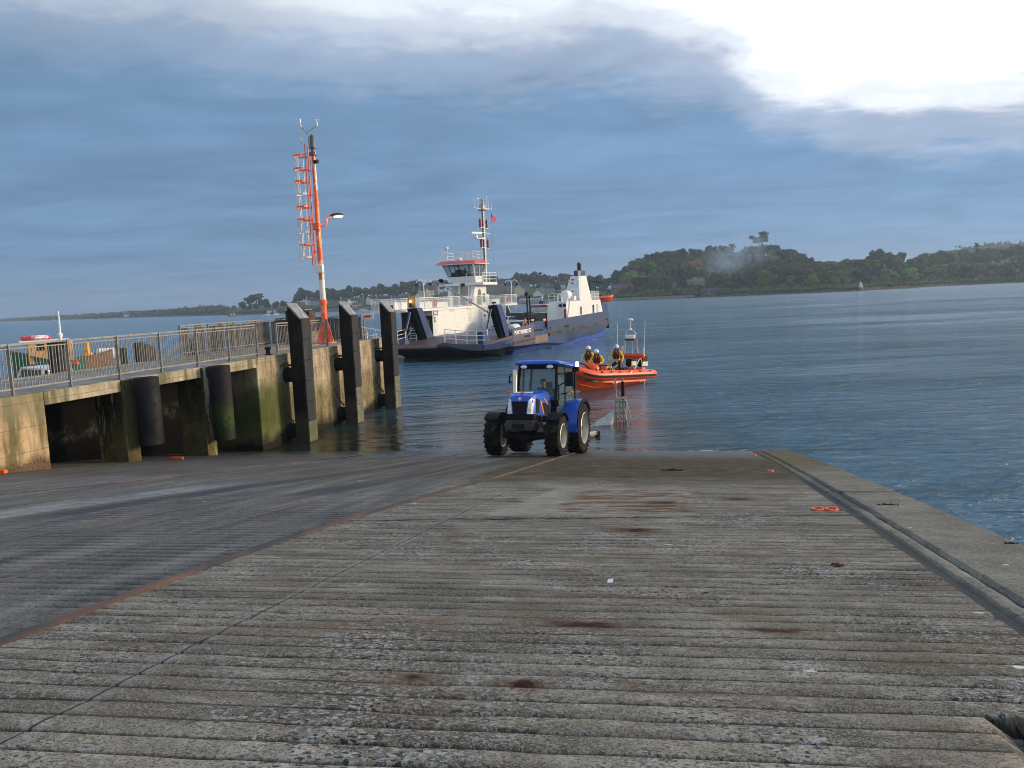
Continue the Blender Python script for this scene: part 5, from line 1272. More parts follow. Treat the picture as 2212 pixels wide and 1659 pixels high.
def wheel(x, y, r, w, rr, s_):
    m = MB(); h = w/2
    m.lathe([(rr,-h*.86),(rr+.04,-h),(r-.12,-h),(r-.03,-h*.86),(r-.025,0),(r-.03,h*.86),(r-.12,h),(rr+.04,h),(rr,h*.86)], (0,0,0), 40, 'y', closed=True)
    n = 22 if r < .75 else 26
    for k in range(n):
        for sd_ in (-1,1):
            a0 = 2*PI*(k+(.5 if sd_ > 0 else 0))/n; pts = []
            for u in range(4):
                a = a0+u*.085; yy = sd_*(h*.06+(h*.92)*u/3); R_ = r-.012-(.014 if u == 3 else 0)
                pts.append(V((R_*math.cos(a), yy, R_*math.sin(a))))
            for p, q in zip(pts[:-1], pts[1:]): m.bar(p, q, .05, .04, up=(p+q)/2)
    o = m.build('wheel', MTYRE, tr_, (x,y,r), smooth=30)
    m = MB(); k_ = s_
    m.lathe([(rr+.03,k_*h*.95),(rr,k_*h*1.0),(rr-.025,k_*h*.8),(rr-.04,k_*h*.3),(rr-.07,k_*h*.25),(rr-.085,-k_*h*.15)], (0,0,0), 32, 'y', cap=False); 
    m.lathe([(rr+.03,-k_*h*.95),(rr-.02,-k_*h*.9),(rr-.05,-k_*h*.2),(rr-.08,-k_*h*.15)], (0,0,0), 28, 'y', cap=False)
    m.build('rim', MRIM, o)
    m = MB(); m.lathe([(rr-.07,-k_*h*.16),(.22,-k_*h*.10),(.19,k_*h*.25),(.05,k_*h*.3)], (0,0,0), 28, 'y'); m.build('wheel_disc', MDISC, o)
    m = MB()
    for k in range(8): a = 2*PI*k/8; m.cyl((.22*math.cos(a),k_*h*.2,.22*math.sin(a)),(.22*math.cos(a),k_*h*.28,.22*math.sin(a)),.022,.022,6)
    m.cyl((0,k_*h*.45,0),(0,k_*h*.62,0),.1,.08,12); m.build('hub', MCAST, o)
    return o
for s_ in (1,-1):
    wheel(WB, s_*.97, .645, .46, .35, s_); wheel(0, s_*1.0, .84, .52, .50, s_)
# chassis
m = MB(); m.bb(-.5,WB+.15,-.22,.22,.62,1.05); m.bb(-.35,.35,-.75,.75,.7,1.0); m.box((WB-.55,0,.8),(1.0,.5,.5)); m.build('chassis', MCAST, tr_, bevel=.03)
m = MB(); m.tube([(WB,-.75,.64),(WB,-.35,.62),(WB,0,.58),(WB,.35,.62),(WB,.75,.64)],[.10,.12,.17,.12,.10],12); m.cyl((WB+.14,-.6,.72),(WB+.14,.6,.72),.035,.035,8); m.ell((WB,0,.6),(.2,.24,.2)); m.build('front_axle', MCAST, tr_)
m = MB(); m.hexa([V((WB+.3,-.45,.78)),V((WB+.78,-.42,.80)),V((WB+.78,.42,.80)),V((WB+.3,.45,.78))],[V((WB+.3,-.47,1.12)),V((WB+.74,-.44,1.10)),V((WB+.74,.44,1.10)),V((WB+.3,.47,1.12))]); m.build('front_weight', pm('weight_grey', (.045,.047,.05), .55, var=.3, scale=4), tr_, bevel=.03)
m = MB(); m.bb(WB+.77,WB+.80,-.19,.19,.86,1.0); m.build('hitch_slot', MBLACK, tr_)
m = MB(); m.bb(WB-.35,WB+.62,-.44,.44,1.08,1.30); m.build('nose_skirt', MBLACK, tr_, bevel=.02)
m = MB(); m.cyl((WB-.15,.42,.95),(WB-.55,.5,.95),.1,.1,12); m.cyl((WB+.25,.33,.9),(WB+.25,.33,1.15),.06,.06,8); m.build('oil_filter', MGALV, tr_)
# bonnet
m = MB(); rings = []
for x, w, z0, zs_, zt in ((WB+.66,.34,1.30,1.62,1.70),(WB+.60,.40,1.28,1.72,1.86),(WB+.42,.435,1.26,1.80,1.95),(WB+.0,.45,1.24,1.82,1.99),(WB-.6,.46,1.24,1.86,2.05),(WB-1.05,.47,1.24,1.88,2.08)):
    rings.append([V((x,-w,z0)),V((x,-w,zs_)),V((x,-w*.88,zs_+(zt-zs_)*.62)),V((x,-w*.5,zt-.012)),V((x,0,zt)),V((x,w*.5,zt-.012)),V((x,w*.88,zs_+(zt-zs_)*.62)),V((x,w,zs_)),V((x,w,z0))])
m.loft(rings); bon = m.build('bonnet', MBLUE, tr_, smooth=35, bevel=.012)
m = MB(); m.hexa([V((WB+.64,-.20,1.31)),V((WB+.70,-.20,1.31)),V((WB+.70,.20,1.31)),V((WB+.64,.20,1.31))],[V((WB+.6,-.245,1.68)),V((WB+.675,-.245,1.68)),V((WB+.675,.245,1.68)),V((WB+.6,.245,1.68))]); m.build('grille', MBLACK, bon)
for s_ in (-1,1):
    m = MB(); v_ = [V((WB+.695,s_*.225,1.30)),V((WB+.62,s_*.39,1.30)),V((WB+.56,s_*.405,1.62)),V((WB+.585,s_*.36,1.80)),V((WB+.66,s_*.275,1.72))]
    ce = V((WB+.655,s_*.33,1.52)); m.add([p+V((.015,s_*.012,0)) for p in v_]+[ce+V((.03,s_*.02,0))]+[p+V((-.05,0,0)) for p in v_], [(i,(i+1)%5,5) for i in range(5)]+[(i,6+i,6+(i+1)%5,(i+1)%5) for i in range(5)])
    h_ = m.build('headlight', MLENS, bon, smooth=60)
    m = MB()
    for z_ in (1.42,1.60): m.lathe([(.075,.0),(.065,.02),(.02,.025)], (WB+.675-(z_-1.42)*.25,s_*.315,z_), 12, 'x')
    m.build('reflector', MWC, h_)
    m = MB(); m.hexa([V((WB+.12,s_*.452,1.33)),V((WB+.42,s_*.444,1.33)),V((WB+.42,s_*.42,1.33)),V((WB+.12,s_*.42,1.33))],[V((WB+.08,s_*.46,1.74)),V((WB+.38,s_*.45,1.78)),V((WB+.38,s_*.42,1.78)),V((WB+.08,s_*.42,1.74))]); m.build('side_vent', MBLACK, bon)
    m = MB(); m.bar((WB-.35,s_*.462,1.28),(WB+.02,s_*.458,1.72),.012,.075); m.bar((WB-.75,s_*.468,1.60),(WB-.30,s_*.464,1.80),.012,.05); m.build('stripe', pm('stripe_orange', (.75,.26,.03), .4), bon)
    m = MB(); m.hexa([V((WB-.9,s_*.468,1.30)),V((WB-.4,s_*.462,1.26)),V((WB-.4,s_*.47,1.26)),V((WB-.9,s_*.47,1.30))],[V((WB-.9,s_*.475,1.7)),V((WB-.15,s_*.466,1.62)),V((WB-.15,s_*.47,1.62)),V((WB-.9,s_*.47,1.7))]); m.build('side_grille', MBLACK, bon)
m = MB(); m.lathe([(.055,.0),(.055,.015),(.01,.02)], (WB+.648,0,1.755), 14, 'x'); m.build('badge', MALU, bon)
# white lettering block with a red cross on the bonnet top (two broken rows of marks, as in the picture)
m = MB()
def bt(x): return 1.95+(WB+.42-x)*.13+.004
for y0, y1 in ((-.27,-.20),(-.18,-.12),(-.10,-.05),(.06,.11),(.13,.19),(.21,.27)):
    for x in (WB+.36,WB+.20):
        m.hexa([V((x,y0,bt(x)-.02)),V((x+.09,y0,bt(x+.09)-.02)),V((x+.09,y1,bt(x+.09)-.02)),V((x,y1,bt(x)-.02))],[V((x,y0,bt(x)+.0)),V((x+.09,y0,bt(x+.09)+.0)),V((x+.09,y1,bt(x+.09)+.0)),V((x,y1,bt(x)+.0))])
m.build('lettering', MWC, bon, smooth=0)
m = MB(); m.hexa([V((WB+.16,-.035,bt(WB+.16)-.02)),V((WB+.50,-.035,bt(WB+.5)-.02)),V((WB+.50,.035,bt(WB+.5)-.02)),V((WB+.16,.035,bt(WB+.16)-.02))],[V((WB+.16,-.035,bt(WB+.16)+.006)),V((WB+.50,-.035,bt(WB+.5)+.006)),V((WB+.50,.035,bt(WB+.5)+.006)),V((WB+.16,.035,bt(WB+.16)+.006))]); m.build('emblem', MRED, bon, smooth=0)
# cab: frame, glass, roof
cb = [V((WB-1.02,-.66,1.72)),V((WB-1.02,.66,1.72)),V((-.35,.82,1.55)),V((-.35,-.82,1.55))]     # sill
ct = [V((WB-1.22,-.62,2.90)),V((WB-1.22,.62,2.90)),V((-.42,.74,2.90)),V((-.42,-.74,2.90))]
cf = [V((WB-1.12,-.60,1.0)),V((WB-1.12,.60,1.0)),V((.2,.62,1.0)),V((.2,-.62,1.0))]
m = MB()
for i in range(4): m.bar(cb[i], ct[i], .085, .085)
for i in range(4): m.bar(ct[i], ct[(i+1)%4], .09, .10)
m.bar(cb[0], cb[1], .06, .06); m.bar(cb[2], cb[3], .07, .07); m.bar(cf[0], cb[0], .075, .075); m.bar(cf[1], cb[1], .075, .075)
for s_ in (-1,1): m.bar((.62,s_*.75,1.1),(.60,s_*.70,2.88),.055,.055); m.bar((.62,s_*.75,1.1),(WB-1.12,s_*.61,1.02),.055,.055)
cabf = m.build('cab_frame', MBLACK, tr_, bevel=.012)
def pane(name, pts, mat=MCABG):
    m = MB(); n_ = (pts[1]-pts[0]).cross(pts[3]-pts[0]).normalized()*.006
    m.hexa([p-n_ for p in pts],[p+n_ for p in pts]); return m.build(name, mat, tr_)
pane('windscreen', [cb[0]+V((0,.05,.02)),cb[1]+V((0,-.05,.02)),ct[1]+V((0,-.05,-.05)),ct[0]+V((0,.05,-.05))])
for s_ in (-1,1):
    pane('door_glass', [V((WB-1.13,s_*.635,1.10)),V((.66,s_*.75,1.15)),V((.64,s_*.71,2.84)),V((WB-1.24,s_*.635,2.84))])
    pane('quarter_glass', [V((.58,s_*.76,1.62)),V((-.31,s_*.83,1.62)),V((-.38,s_*.75,2.84)),V((.56,s_*.71,2.84))])
    m = MB(); m.bar((WB-1.3,s_*.68,1.75),(WB-1.32,s_*.66,2.25),.03,.03); m.bar((WB-1.05,s_*.72,1.55),(WB-1.05,s_*.70,1.75),.06,.09); m.build('door_handle', MBLACK, cabf)
pane('rear_glass', [cb[2]+V((0,-.05,.05)),cb[3]+V((0,.05,.05)),ct[3]+V((0,.05,-.05)),ct[2]+V((0,-.05,-.05))])
m = MB(); rings = []
for z, e in ((2.88,.0),(2.92,.05),(2.98,.04),(3.03,-.04),(3.05,-.22)):
    rings.append([V((WB-1.12+e,-.70-e,z)),V((WB-1.05+e,-.45,z)),V((WB-1.05+e,.45,z)),V((WB-1.12+e,.70+e,z)),V((-.5-e,.76+e,z)),V((-.5-e,-.76-e,z))])
m.loft(rings); roof = m.build('cab_roof', MBLUE, tr_, smooth=50)
m = MB(); m.hexa([V((WB-1.22,-.6,2.76)),V((WB-1.12,-.6,2.76)),V((WB-1.12,.6,2.76)),V((WB-1.22,.6,2.76))],[V((WB-1.22,-.62,2.89)),V((WB-1.06,-.62,2.89)),V((WB-1.06,.62,2.89)),V((WB-1.22,.62,2.89))]); m.build('visor', MBLACK, roof)
for y_ in (-.44,.44):
    m = MB(); m.ell((WB-1.05,y_,2.82),(.035,.115,.06),14,7); m.build('work_light', MLENS, roof)
m = MB(); m.bb(-.30,WB-1.05,-.70,.70,.98,1.06); m.bb(-.4,.1,-.72,.72,1.06,1.5); m.build('cab_floor', MCAST, tr_)
m = MB(); m.bb(.0,.55,-.25,.25,1.1,1.55); m.bb(-.08,.08,-.25,.25,1.5,2.15); m.bb(-.06,.06,-.13,.13,2.15,2.38); m.build('seat', MBLACK, tr_, bevel=.05)
m = MB(); m.cyl((WB-1.25,.0,1.3),(.98,0,1.78),.06,.05,8); pts = [(.96+.08*math.sin(a)*0+.10*math.cos(a)*.45,.2*math.sin(a),1.82+.17*math.cos(a)) for a in [2*PI*k/16 for k in range(16)]]; m.tube(pts, .016, 6, closed=True); m.bb(1.0,1.2,-.3,.3,1.55,1.95); m.build('steering_wheel', MBLACK, tr_)
m = MB(); m.lathe([(.052,.0),(.045,.012)], (WB-1.05,.44,1.86), 14, 'x'); m.build('disc_sticker', pm('sticker_blue', (.12,.42,.6), .4), tr_)
# exhaust stack along the right-hand pillar
m = MB(); m.tube([(WB-.78,-.40,1.78),(WB-.80,-.55,1.76),(WB-.86,-.66,1.84),(WB-.90,-.70,2.0),(WB-.92,-.70,2.72)], [.075,.075,.08,.085,.085], 14); m.build('exhaust', pm('exhaust_chrome', (.62,.60,.57), .28, .85, var=.15), tr_, smooth=50)
# mudguards
def arc_guard(xc, zc, r, a0, a1, y0, y1, th, name, mat, lip=.0):
    m = MB(); rings = []; n = 14
    for i in range(n+1):
        a = R(a0+(a1-a0)*i/n); c_, s2 = math.cos(a), math.sin(a)
        rings.append([V((xc+c_*r,y0,zc+s2*r)),V((xc+c_*(r+th),y0,zc+s2*(r+th))),V((xc+c_*(r+th),y1,zc+s2*(r+th))),V((xc+c_*r,y1,zc+s2*r))])
    m.loft(rings); return m.build(name, mat, tr_, smooth=45, bevel=.01)
for s_ in (-1,1):
    y0, y1 = sorted((s_*.66, s_*1.24)); arc_guard(0,.84,.93,-8,150,y0,y1,.05,'rear_mudguard', MBLUE)
    y0, y1 = sorted((s_*1.235, s_*1.275)); arc_guard(0,.84,.88,0,140,y0,y1,.12,'mudguard_edge', MBLACK)
    m = MB(); m.prism([(.0,.9),(.92,.9),(.86,1.25),(.62,1.6),(-.35,1.75),(-.5,1.2)], 'y', *sorted((s_*.63,s_*.68))); m.build('inner_mudguard', MBLUE, tr_)
    y0, y1 = sorted((s_*.76, s_*1.22)); arc_guard(WB,.645,.70,42,140,y0,y1,.018,'front_mudguard', MBLACK)
    m = MB(); m.bar((WB,s_*.72,.65),(WB,s_*.80,1.36),.05,.05); m.build('guard_stay', MCAST, tr_)
    # lamp stalks, mirrors
    m = MB(); m.cyl((.98,s_*.72,1.95),(1.0,s_*.98,1.99),.025,.025,6); o = m.build('lamp_stalk', MBLACK, tr_)
    m = MB(); m.ell((1.03,s_*1.02,2.0),(.05,.115,.07),12,6); m.build('indicator', MAMBER, o)
    m = MB(); m.ell((1.045,s_*.99,1.955),(.045,.07,.035),10,5); m.build('side_lamp', MWC, o)
    m = MB(); m.tube([(WB-1.25,s_*.66,2.6),(WB-1.2,s_*.95,2.58),(WB-1.2,s_*1.0,2.3)], .02, 6); m.bar((WB-1.24,s_*.66,2.2),(WB-1.2,s_*.95,2.35),.03,.03); o = m.build('mirror_arm', MBLACK, tr_)
    m = MB(); m.box((WB-1.2,s_*(1.05 if s_ > 0 else .98),2.42),(.09,.27 if s_ > 0 else .05,.46 if s_ > 0 else .25)); m.build('mirror', MBLACK, o, bevel=.03)
m = MB(); m.box((-.38,.78,2.45),(.16,.12,.6)); m.cyl((-.38,.88,2.75),(-.38,.88,2.90),.07,.09,10); bs = m.build('beacon_bracket', MBLACK, tr_)
m = MB(); m.cyl((-.38,.88,2.88),(-.38,.88,3.08),.06,.05,12); m.build('beacon', pm('beacon_lit', (.3,.5,1), .3, emit=(.35,.55,1,3.5)), bs)
m = MB(); m.box((.15,.78,1.75),(.1,.05,.16)); m.build('tail_reflector', pm('warn_yellow', (.7,.4,.04), .4, emit=None), tr_)
m = MB()
for k in range(3): m.bb(.86,1.18,.62,.86,.55+k*.22,.58+k*.22)
m.bar((.88,.7,.55),(.88,.66,1.02),.03,.05); m.bar((1.16,.7,.55),(1.16,.66,1.02),.03,.05); m.build('step', MCAST, tr_)
m = MB(); m.bb(.45,1.1,-.62,-.3,.55,.95); m.bb(.35,.85,.3,.62,.6,.95); m.build('fuel_tank', MBLACK, tr_, bevel=.05)
m = MB(); m.bar((-.3,0,.55),(-1.15,0,.42),.12,.08); m.bar((-.4,-.35,.6),(-1.0,-.4,.55),.06,.1); m.bar((-.4,.35,.6),(-1.0,.4,.55),.06,.1); m.build('rear_linkage', MCAST, tr_)
# driver
seatp = dict(pelvis=(0,0,.95), lhip=(.10,.04,.93), rhip=(-.10,.04,.93), lkn=(.16,.46,.98), rkn=(-.16,.46,.98), lan=(.16,.56,.56), ran=(-.16,.56,.56), lto=(.16,.70,.54), rto=(-.16,.70,.54),
    lel=(.33,.16,1.18), lwr=(.22,.44,1.22), lpa=(.17,.50,1.24), rel=(-.33,.16,1.18), rwr=(-.22,.44,1.22), rpa=(-.17,.50,1.24), neck=(.0,.03,1.5))
MDJ = pm('driver_jacket', (.03,.035,.05), .8, var=.2)
dpos = rm+tx*.38+tz*(1.56-.86)
drv, P = person('person in dark jacket and cap driving the blue tractor', dpos, math.atan2(tx.y,tx.x)-PI/2, seatp, MDJ, MDJ, MDJ)
m = MB(); m.lathe([(.10,-.0),(.108,.03),(.09,.085),(.02,.11)], P['brow']+V((0,-.01,.02)), 14); m.box(P['brow']+V((0,.13,.03)), (.15,.12,.015)); m.build('cap', MBLACK, drv)
# ------------------------------------------------------------------ launching trolley behind it
MTROL = pm('trolley_grey', (.36,.36,.34), .5, .3, var=.25, scale=5, dirt=(.2,.17,.13), dirt_amt=.3)
q = sight(1334,911,33.9); 
tw = thing('boat_trolley', 'half sunken grey boat trolley with two upright guide posts and ropes standing in the water', 'trolley', (q.x,q.y,0), R(-18))
m = MB(); m.bar((-.05,0,-.8),(-.05,0,1.82),.09,.07); m.bar((.26,.05,-.8),(.26,.05,1.85),.07,.07); m.build('guide_post', MTROL, tw)
m = MB(); m.cyl((.26,.05,1.0),(.26,.05,1.72),.075,.075,10); m.build('roller', MBLACK, tw)
m = MB()
for k in range(4): m.bar((-.05,-.02,.12+.24*k),(.34,.03,.12+.24*k),.05,.10)
m.bar((.12,-.0,.05),(.12,0,1.0),.05,.05); m.bar((.36,.05,.0),(.36,.05,.95),.05,.05); m.build('ladder_frame', MTROL, tw)
MROPE = pm('rope', (.46,.42,.35), .85, var=.25, scale=20)
m = MB()
m.tube([(.30,-.02,.98),(.42,-.04,.85),(.50,-.05,.5),(.58,-.05,.1),(.55,-.05,-.05),(.45,-.05,-.1),(.38,-.05,.1),(.34,-.04,.6)], .022, 6)
m.tube([(-.05,-.06,1.0),(.05,-.07,.9),(.10,-.07,.4),(.08,-.07,-.1),(.12,-.07,-.45),(.18,-.07,-.3)], .022, 6)
m.tube([(.0,-.06,1.02),(.12,-.08,.97),(.26,-.06,1.03),(.36,-.05,1.0)], .04, 6)
m.tube([(.02,-.08,.95),(.04,-.09,.3),(.14,-.09,-.1),(.24,-.09,-.5)], .02, 6)
m.build('rope', MROPE, tw)
m = MB(); m.ell((.28,0,1.02),(.09,.08,.07)); m.build('rope_bundle', MROPE, tw)
m = MB(); m.box((.36,.0,1.05),(.06,.06,.1)); m.build('red_tag', MORANGE, tw)
m = MB(); m.add([(-.10,-1.0,.02),(-.95,-1.25,.0),(-.12,-.1,.52),(-.10,-1.0,-.4),(-.95,-1.25,-.4),(-.12,-.1,-.4)], [(0,1,2),(5,4,3),(0,3,4,1),(1,4,5,2),(2,5,3,0)]); m.build('side_plate', MTROL, tw, smooth=0)
m = MB(); m.bar((-.1,-1.2,-.2),(-.2,3.5,-1.2),.12,.12); m.bar((1.6,-1.0,-.25),(1.6,3.5,-1.2),.12,.12); m.build('side_beam', MTROL, tw)
a, b_ = sight(1258,938.5,30.3), sight(1292,937.5,30.6); a.z = .12; b_.z = .12
db = thing('tow_bar', 'short cream coloured tow bar floating between tractor and trolley', 'tow bar', (a+b_)/2, math.atan2(b_.y-a.y, b_.x-a.x))
m = MB(); m.box((0,0,0),((b_-a).length,.16,.15)); m.build('bar', pm('cream_bar', (.60,.56,.42), .5, var=.1), db, bevel=.03)
m = MB(); m.cyl((-.28,0,-.02),(-1.6,-2.4,.08),.06,.06,8); m.box((.33,0,-.02),(.1,.22,.2)); m.build('drawbar', MCAST, db)
# ------------------------------------------------------------------ rigid inflatable lifeboat (local x = bow, y = port side facing the viewer)
MLB = pm('lifeboat_orange', (.82,.085,.010), .45, var=.07, scale=2, dirt=(.75,.11,.03), dirt_amt=.2)
MLBH = pm('lifeboat_hull', (.84,.11,.008), .35, var=.06, scale=2)
RZB = math.atan2(-.73,-.683)
rb = thing('inflatable_lifeboat', 'orange rigid inflatable lifeboat with three crew afloat behind the tractor', 'lifeboat', (7.45,49.0,.0), RZB)
rb.rotation_euler = (R(0), R(-3.4), RZB)
RB = Matrix.LocRotScale(V((7.45,49.0,0)), rb.rotation_euler.to_quaternion(), V((1,1,1)))
def tz_(x): return .52+.018*x+max(0,x-5.6)**2*.085
def ty_(x): return 1.12 if x < 4.6 else max(0.0, 1.12*(1-((x-4.6)/3.15)**2)**.5 if x < 7.75 else 0)
xs = [-.85,-.6,0,1,2,3,4,5,5.8,6.5,7.1,7.5,7.7]
side = [(x, ty_(x), tz_(x)) for x in xs]
path = [(x,-y,z) for x,y,z in side]+[(7.76,0,tz_(7.76))]+[(x,y,z) for x,y,z in reversed(side)]
def rr_(x): return .12 if x < -.8 else (.24 if x < -.5 else .285)
m = MB(); m.tube(path, [rr_(p[0]) for p in path], 18); m.build('tube', MLB, rb, smooth=60)
m = MB()
for s_ in (-1,1): m.tube([(x, s_*(y+.285 if x > -.5 else y+.2), z-.03) for x,y,z in side if x > -.7 and y > .25], .045, 6); m.tube([(x, s_*(y+.27 if x > -.5 else y+.18), z-.09) for x,y,z in side if x > -.7 and y > .25], .04, 6)
m.tube([(6.95,-.75,tz_(6.95)-.05),(7.75,-.5,tz_(7.7)-.05),(8.03,0,tz_(7.76)-.05),(7.75,.5,tz_(7.7)-.05),(6.95,.75,tz_(6.95)-.05)], .05, 6)
m.build('rubbing_strip', pm('strip_black', (.04,.036,.034), .6, var=.3, scale=6), rb)
m = MB()
for s_ in (-1,1):
    pts = []
    for i in range(26):
        x = .1+5.4*i/25; k = math.sin(PI*((i%5)/5)); pts.append((x, s_*(ty_(x)+.22-.0+.03*k), tz_(x)+.20-.10*k))
    m.tube(pts, .016, 5)
m.build('grab_line', pm('line_red', (.35,.05,.03), .7), rb)
for s_ in (-1,1):
    for i in range(0,26,5):
        x = .1+5.4*i/25; m = MB(); m.box((x, s_*(ty_(x)+.215), tz_(x)+.2), (.10,.05,.10)); m.build('line_patch', MBLACK, rb)
# hull below the tubes
m = MB(); rings = []
for x, yc, zc, zk, zd in ((-.0,.98,.10,-.42,.42),(1.5,.98,.08,-.45,.42),(3,.97,.10,-.45,.44),(4.5,.93,.16,-.44,.46),(5.6,.78,.26,-.36,.5),(6.5,.52,.42,-.18,.62),(7.2,.24,.62,.18,.78),(7.55,.05,.80,.62,.9)):
    rings.append([V((x,-yc*.98,zd)),V((x,-yc,zc+.05)),V((x,-yc*.97,zc)),V((x,-yc*.5,(zc+zk)/2-.02)),V((x,0,zk)),V((x,yc*.5,(zc+zk)/2-.02)),V((x,yc*.97,zc)),V((x,yc,zc+.05)),V((x,yc*.98,zd))])
m.loft(rings); m.build('hull', MLBH, rb, smooth=25)
m = MB(); rings = []
for s_ in (-1,1): m.tube([(x, s_*(yc+.012), zc+.03) for x, yc, zc in ((0,.98,.10),(1.5,.98,.08),(3,.97,.10),(4.5,.93,.16),(5.6,.78,.26),(6.5,.52,.42),(7.2,.24,.62))], .035, 6)
for s_ in (-1,1): m.tube([(x, s_*yc, zc) for x, yc, zc in ((2.5,.50,-.16),(4.5,.48,-.12),(5.6,.42,-.03),(6.5,.30,.13),(7.2,.14,.4))], .03, 6)
m.build('chine', pm('chine_orange', (.92,.20,.05), .4), rb)
m = MB()
for x0, z_ in ((.2,.12),(3.0,.13),(5.3,.27)): 
    for s_ in (-1,1): m.bar((x0,s_*(1.0 if x0 < 5 else .87),z_),(x0+.55,s_*(1.0 if x0 < 5 else .79),z_+(.0 if x0 < 5 else .06)),.03,.075)
m.build('hull_mark', MWC, rb)
m = MB(); m.bb(2.0,2.25,1.26,1.37,.66,.72); m.bb(1.95,2.15,1.22,1.33,.74,.78); m.build('tube_mark', MWC, rb)
m = MB(); m.bb(-.0,6.3,-.85,.85,.34,.40); m.build('deck', pm('deck_grey', (.06,.06,.065), .7), rb)
m = MB(); m.bb(-.06,.02,-.85,.85,-.1,.62); m.build('transom', MLBH, rb)
# bow pod with rounded shape and two dark grips
m = MB(); m.ell((4.95,.12,.92),(.66,.62,.42),16,9); m.bb(4.5,5.4,-.4,.62,.4,.85); pod = m.build('bow_pod', MLB, rb, smooth=60)
m = MB()
for x in (4.8,5.15): m.box((x,.70,.92),(.07,.09,.14))
m.build('pod_grip', MBLACK, pod)
m = MB(); m.tube([(5.4,.62,.75),(5.68,.55,.95),(5.72,.2,1.22),(5.6,-.2,1.28)], .035, 8); m.build('pod_hoop', MBLACK, pod)
# helm seat pod and console
m = MB(); m.bb(2.65,3.40,-.36,.40,.4,1.08); con = m.build('console', pm('console_orange', (.85,.20,.02), .4), rb, bevel=.06)
m = MB(); m.bb(2.75,3.25,.395,.42,.5,.95); m.build('console_panel', MBLACK, con)
m = MB(); m.bar((3.3,-.38,1.12),(3.3,.42,1.12),.16,.06); m.build('console_top', MBLACK, con)
m = MB(); m.bb(1.5,2.7,-.22,.22,.4,.92); m.build('helm_seat', MBLACK, rb, bevel=.06)
m = MB(); m.tube([(2.95,.45,.4),(2.95,.45,1.05),(2.9,.45,1.18)], .035, 8); m.bb(2.5,2.8,.2,.45,.42,.9); m.build('equipment', pm('kit_yellow', (.6,.42,.04), .6, dirt=(.03,.03,.03), dirt_amt=.5, dirt_scale=4), rb)
m = MB()
for k in range(9): m.ell((.6+random.random()*1.1, -.7+random.random()*1.4, .62+random.random()*.15), (.22,.2,.2), 8, 5)
m.build('stowed_gear', pm('gear_dark', (.03,.035,.04), .7, var=.5, scale=6, dirt=(.35,.38,.38), dirt_amt=.2, dirt_scale=4), rb)
# stern frame with rolled bag and gantry
m = MB()
for s_ in (-1,1): m.tube([(-.05,s_*.72,.5),(.15,s_*.74,1.35),(.2,s_*.7,1.45)], .04, 8); m.tube([(1.1,s_*.7,.5),(.45,s_*.72,1.3),(.3,s_*.7,1.45)], .035, 8)
m.cyl((.25,-.75,1.45),(.25,.75,1.45),.04,.04,8); fr_ = m.build('stern_frame', MALU, rb)
m = MB(); m.tube([(.25,-.92,1.62),(.25,-.88,1.62),(.25,.86,1.62),(.25,.9,1.62)], [.08,.17,.17,.08], 14); bag = m.build('righting_bag', pm('bag_red', (.70,.085,.03), .6, var=.15, scale=8, bump=.3), rb, smooth=50)
m = MB(); m.ell((.25,.92,1.62),(.16,.12,.16),10,6); m.build('bag_end', MORANGE, bag)
m = MB()
for s_ in (-1,1):
    m.tube([(.15,s_*.52,1.7),(.22,s_*.42,2.3),(.26,s_*.36,2.85)], .035, 8); m.tube([(.45,s_*.3,1.7),(.38,s_*.26,2.6)], .025, 8)
m.tube([(.26,-.36,2.85),(.26,-.32,3.05),(.26,-.2,3.16),(.26,.2,3.16),(.26,.32,3.05),(.26,.36,2.85)], .035, 8)
m.bar((.26,-.4,2.5),(.26,.4,2.5),.04,.04); gan = m.build('gantry', pm('gantry_grey', (.58,.56,.55), .4, .4, var=.1), rb)
m = MB(); m.box((.3,0,2.76),(.25,.58,.26)); m.build('radar_box', MWC, gan, bevel=.06)
m = MB(); m.box((.27,0,2.58),(.3,.62,.09)); m.build('radar_tray', MDARK, gan)
m = MB(); m.lathe([(.03,3.16),(.03,3.72),(.15,3.76),(.17,3.82),(.12,3.87),(.02,3.9)], (.26,0,0), 12); m.lathe([(.1,3.16),(.08,3.26),(.03,3.3)], (.26,0,0), 10); m.build('dome_light', MWC, gan)
m = MB(); m.box((.2,.46,2.42),(.06,.06,.62)); m.build('red_roll', pm('roll_red', (.45,.02,.03), .6), gan)
for s_, h in ((-1,3.6),(1,3.75)):
    m = MB(); m.cyl((.25,s_*.98,1.72),(.25-.05,s_*1.02,h),.028,.014,6); m.cyl((.25,s_*.95,1.6),(.25,s_*.98,2.1),.05,.05,8); m.build('aerial', MWC, rb)
m = MB(); m.cyl((.2,-.65,1.75),(.2,-.65,2.2),.05,.07,8); m.build('stern_light', MALU, rb)
for y_ in (-.42,.42):
    m = MB(); m.hexa([V((-.75,y_-.22,.95)),V((-.10,y_-.22,.95)),V((-.10,y_+.22,.95)),V((-.75,y_+.22,.95))],[V((-.72,y_-.2,1.6)),V((-.16,y_-.2,1.66)),V((-.16,y_+.2,1.66)),V((-.72,y_+.2,1.6))]); en = m.build('outboard_engine', MBLACK, rb, bevel=.08)
    m = MB(); m.bb(-.70,-.16,y_-.228,y_+.228,.98,1.24); m.build('engine_panel', pm('engine_cream', (.62,.60,.5), .4), en)
    m = MB(); m.bb(-.55,-.2,y_-.12,y_+.12,-.3,1.0); m.build('engine_leg', MDARK, en)
m = MB(); m.bb(-.3,.1,-.7,.75,.62,.9); m.build('splash_well', MORANGE, rb, bevel=.05)
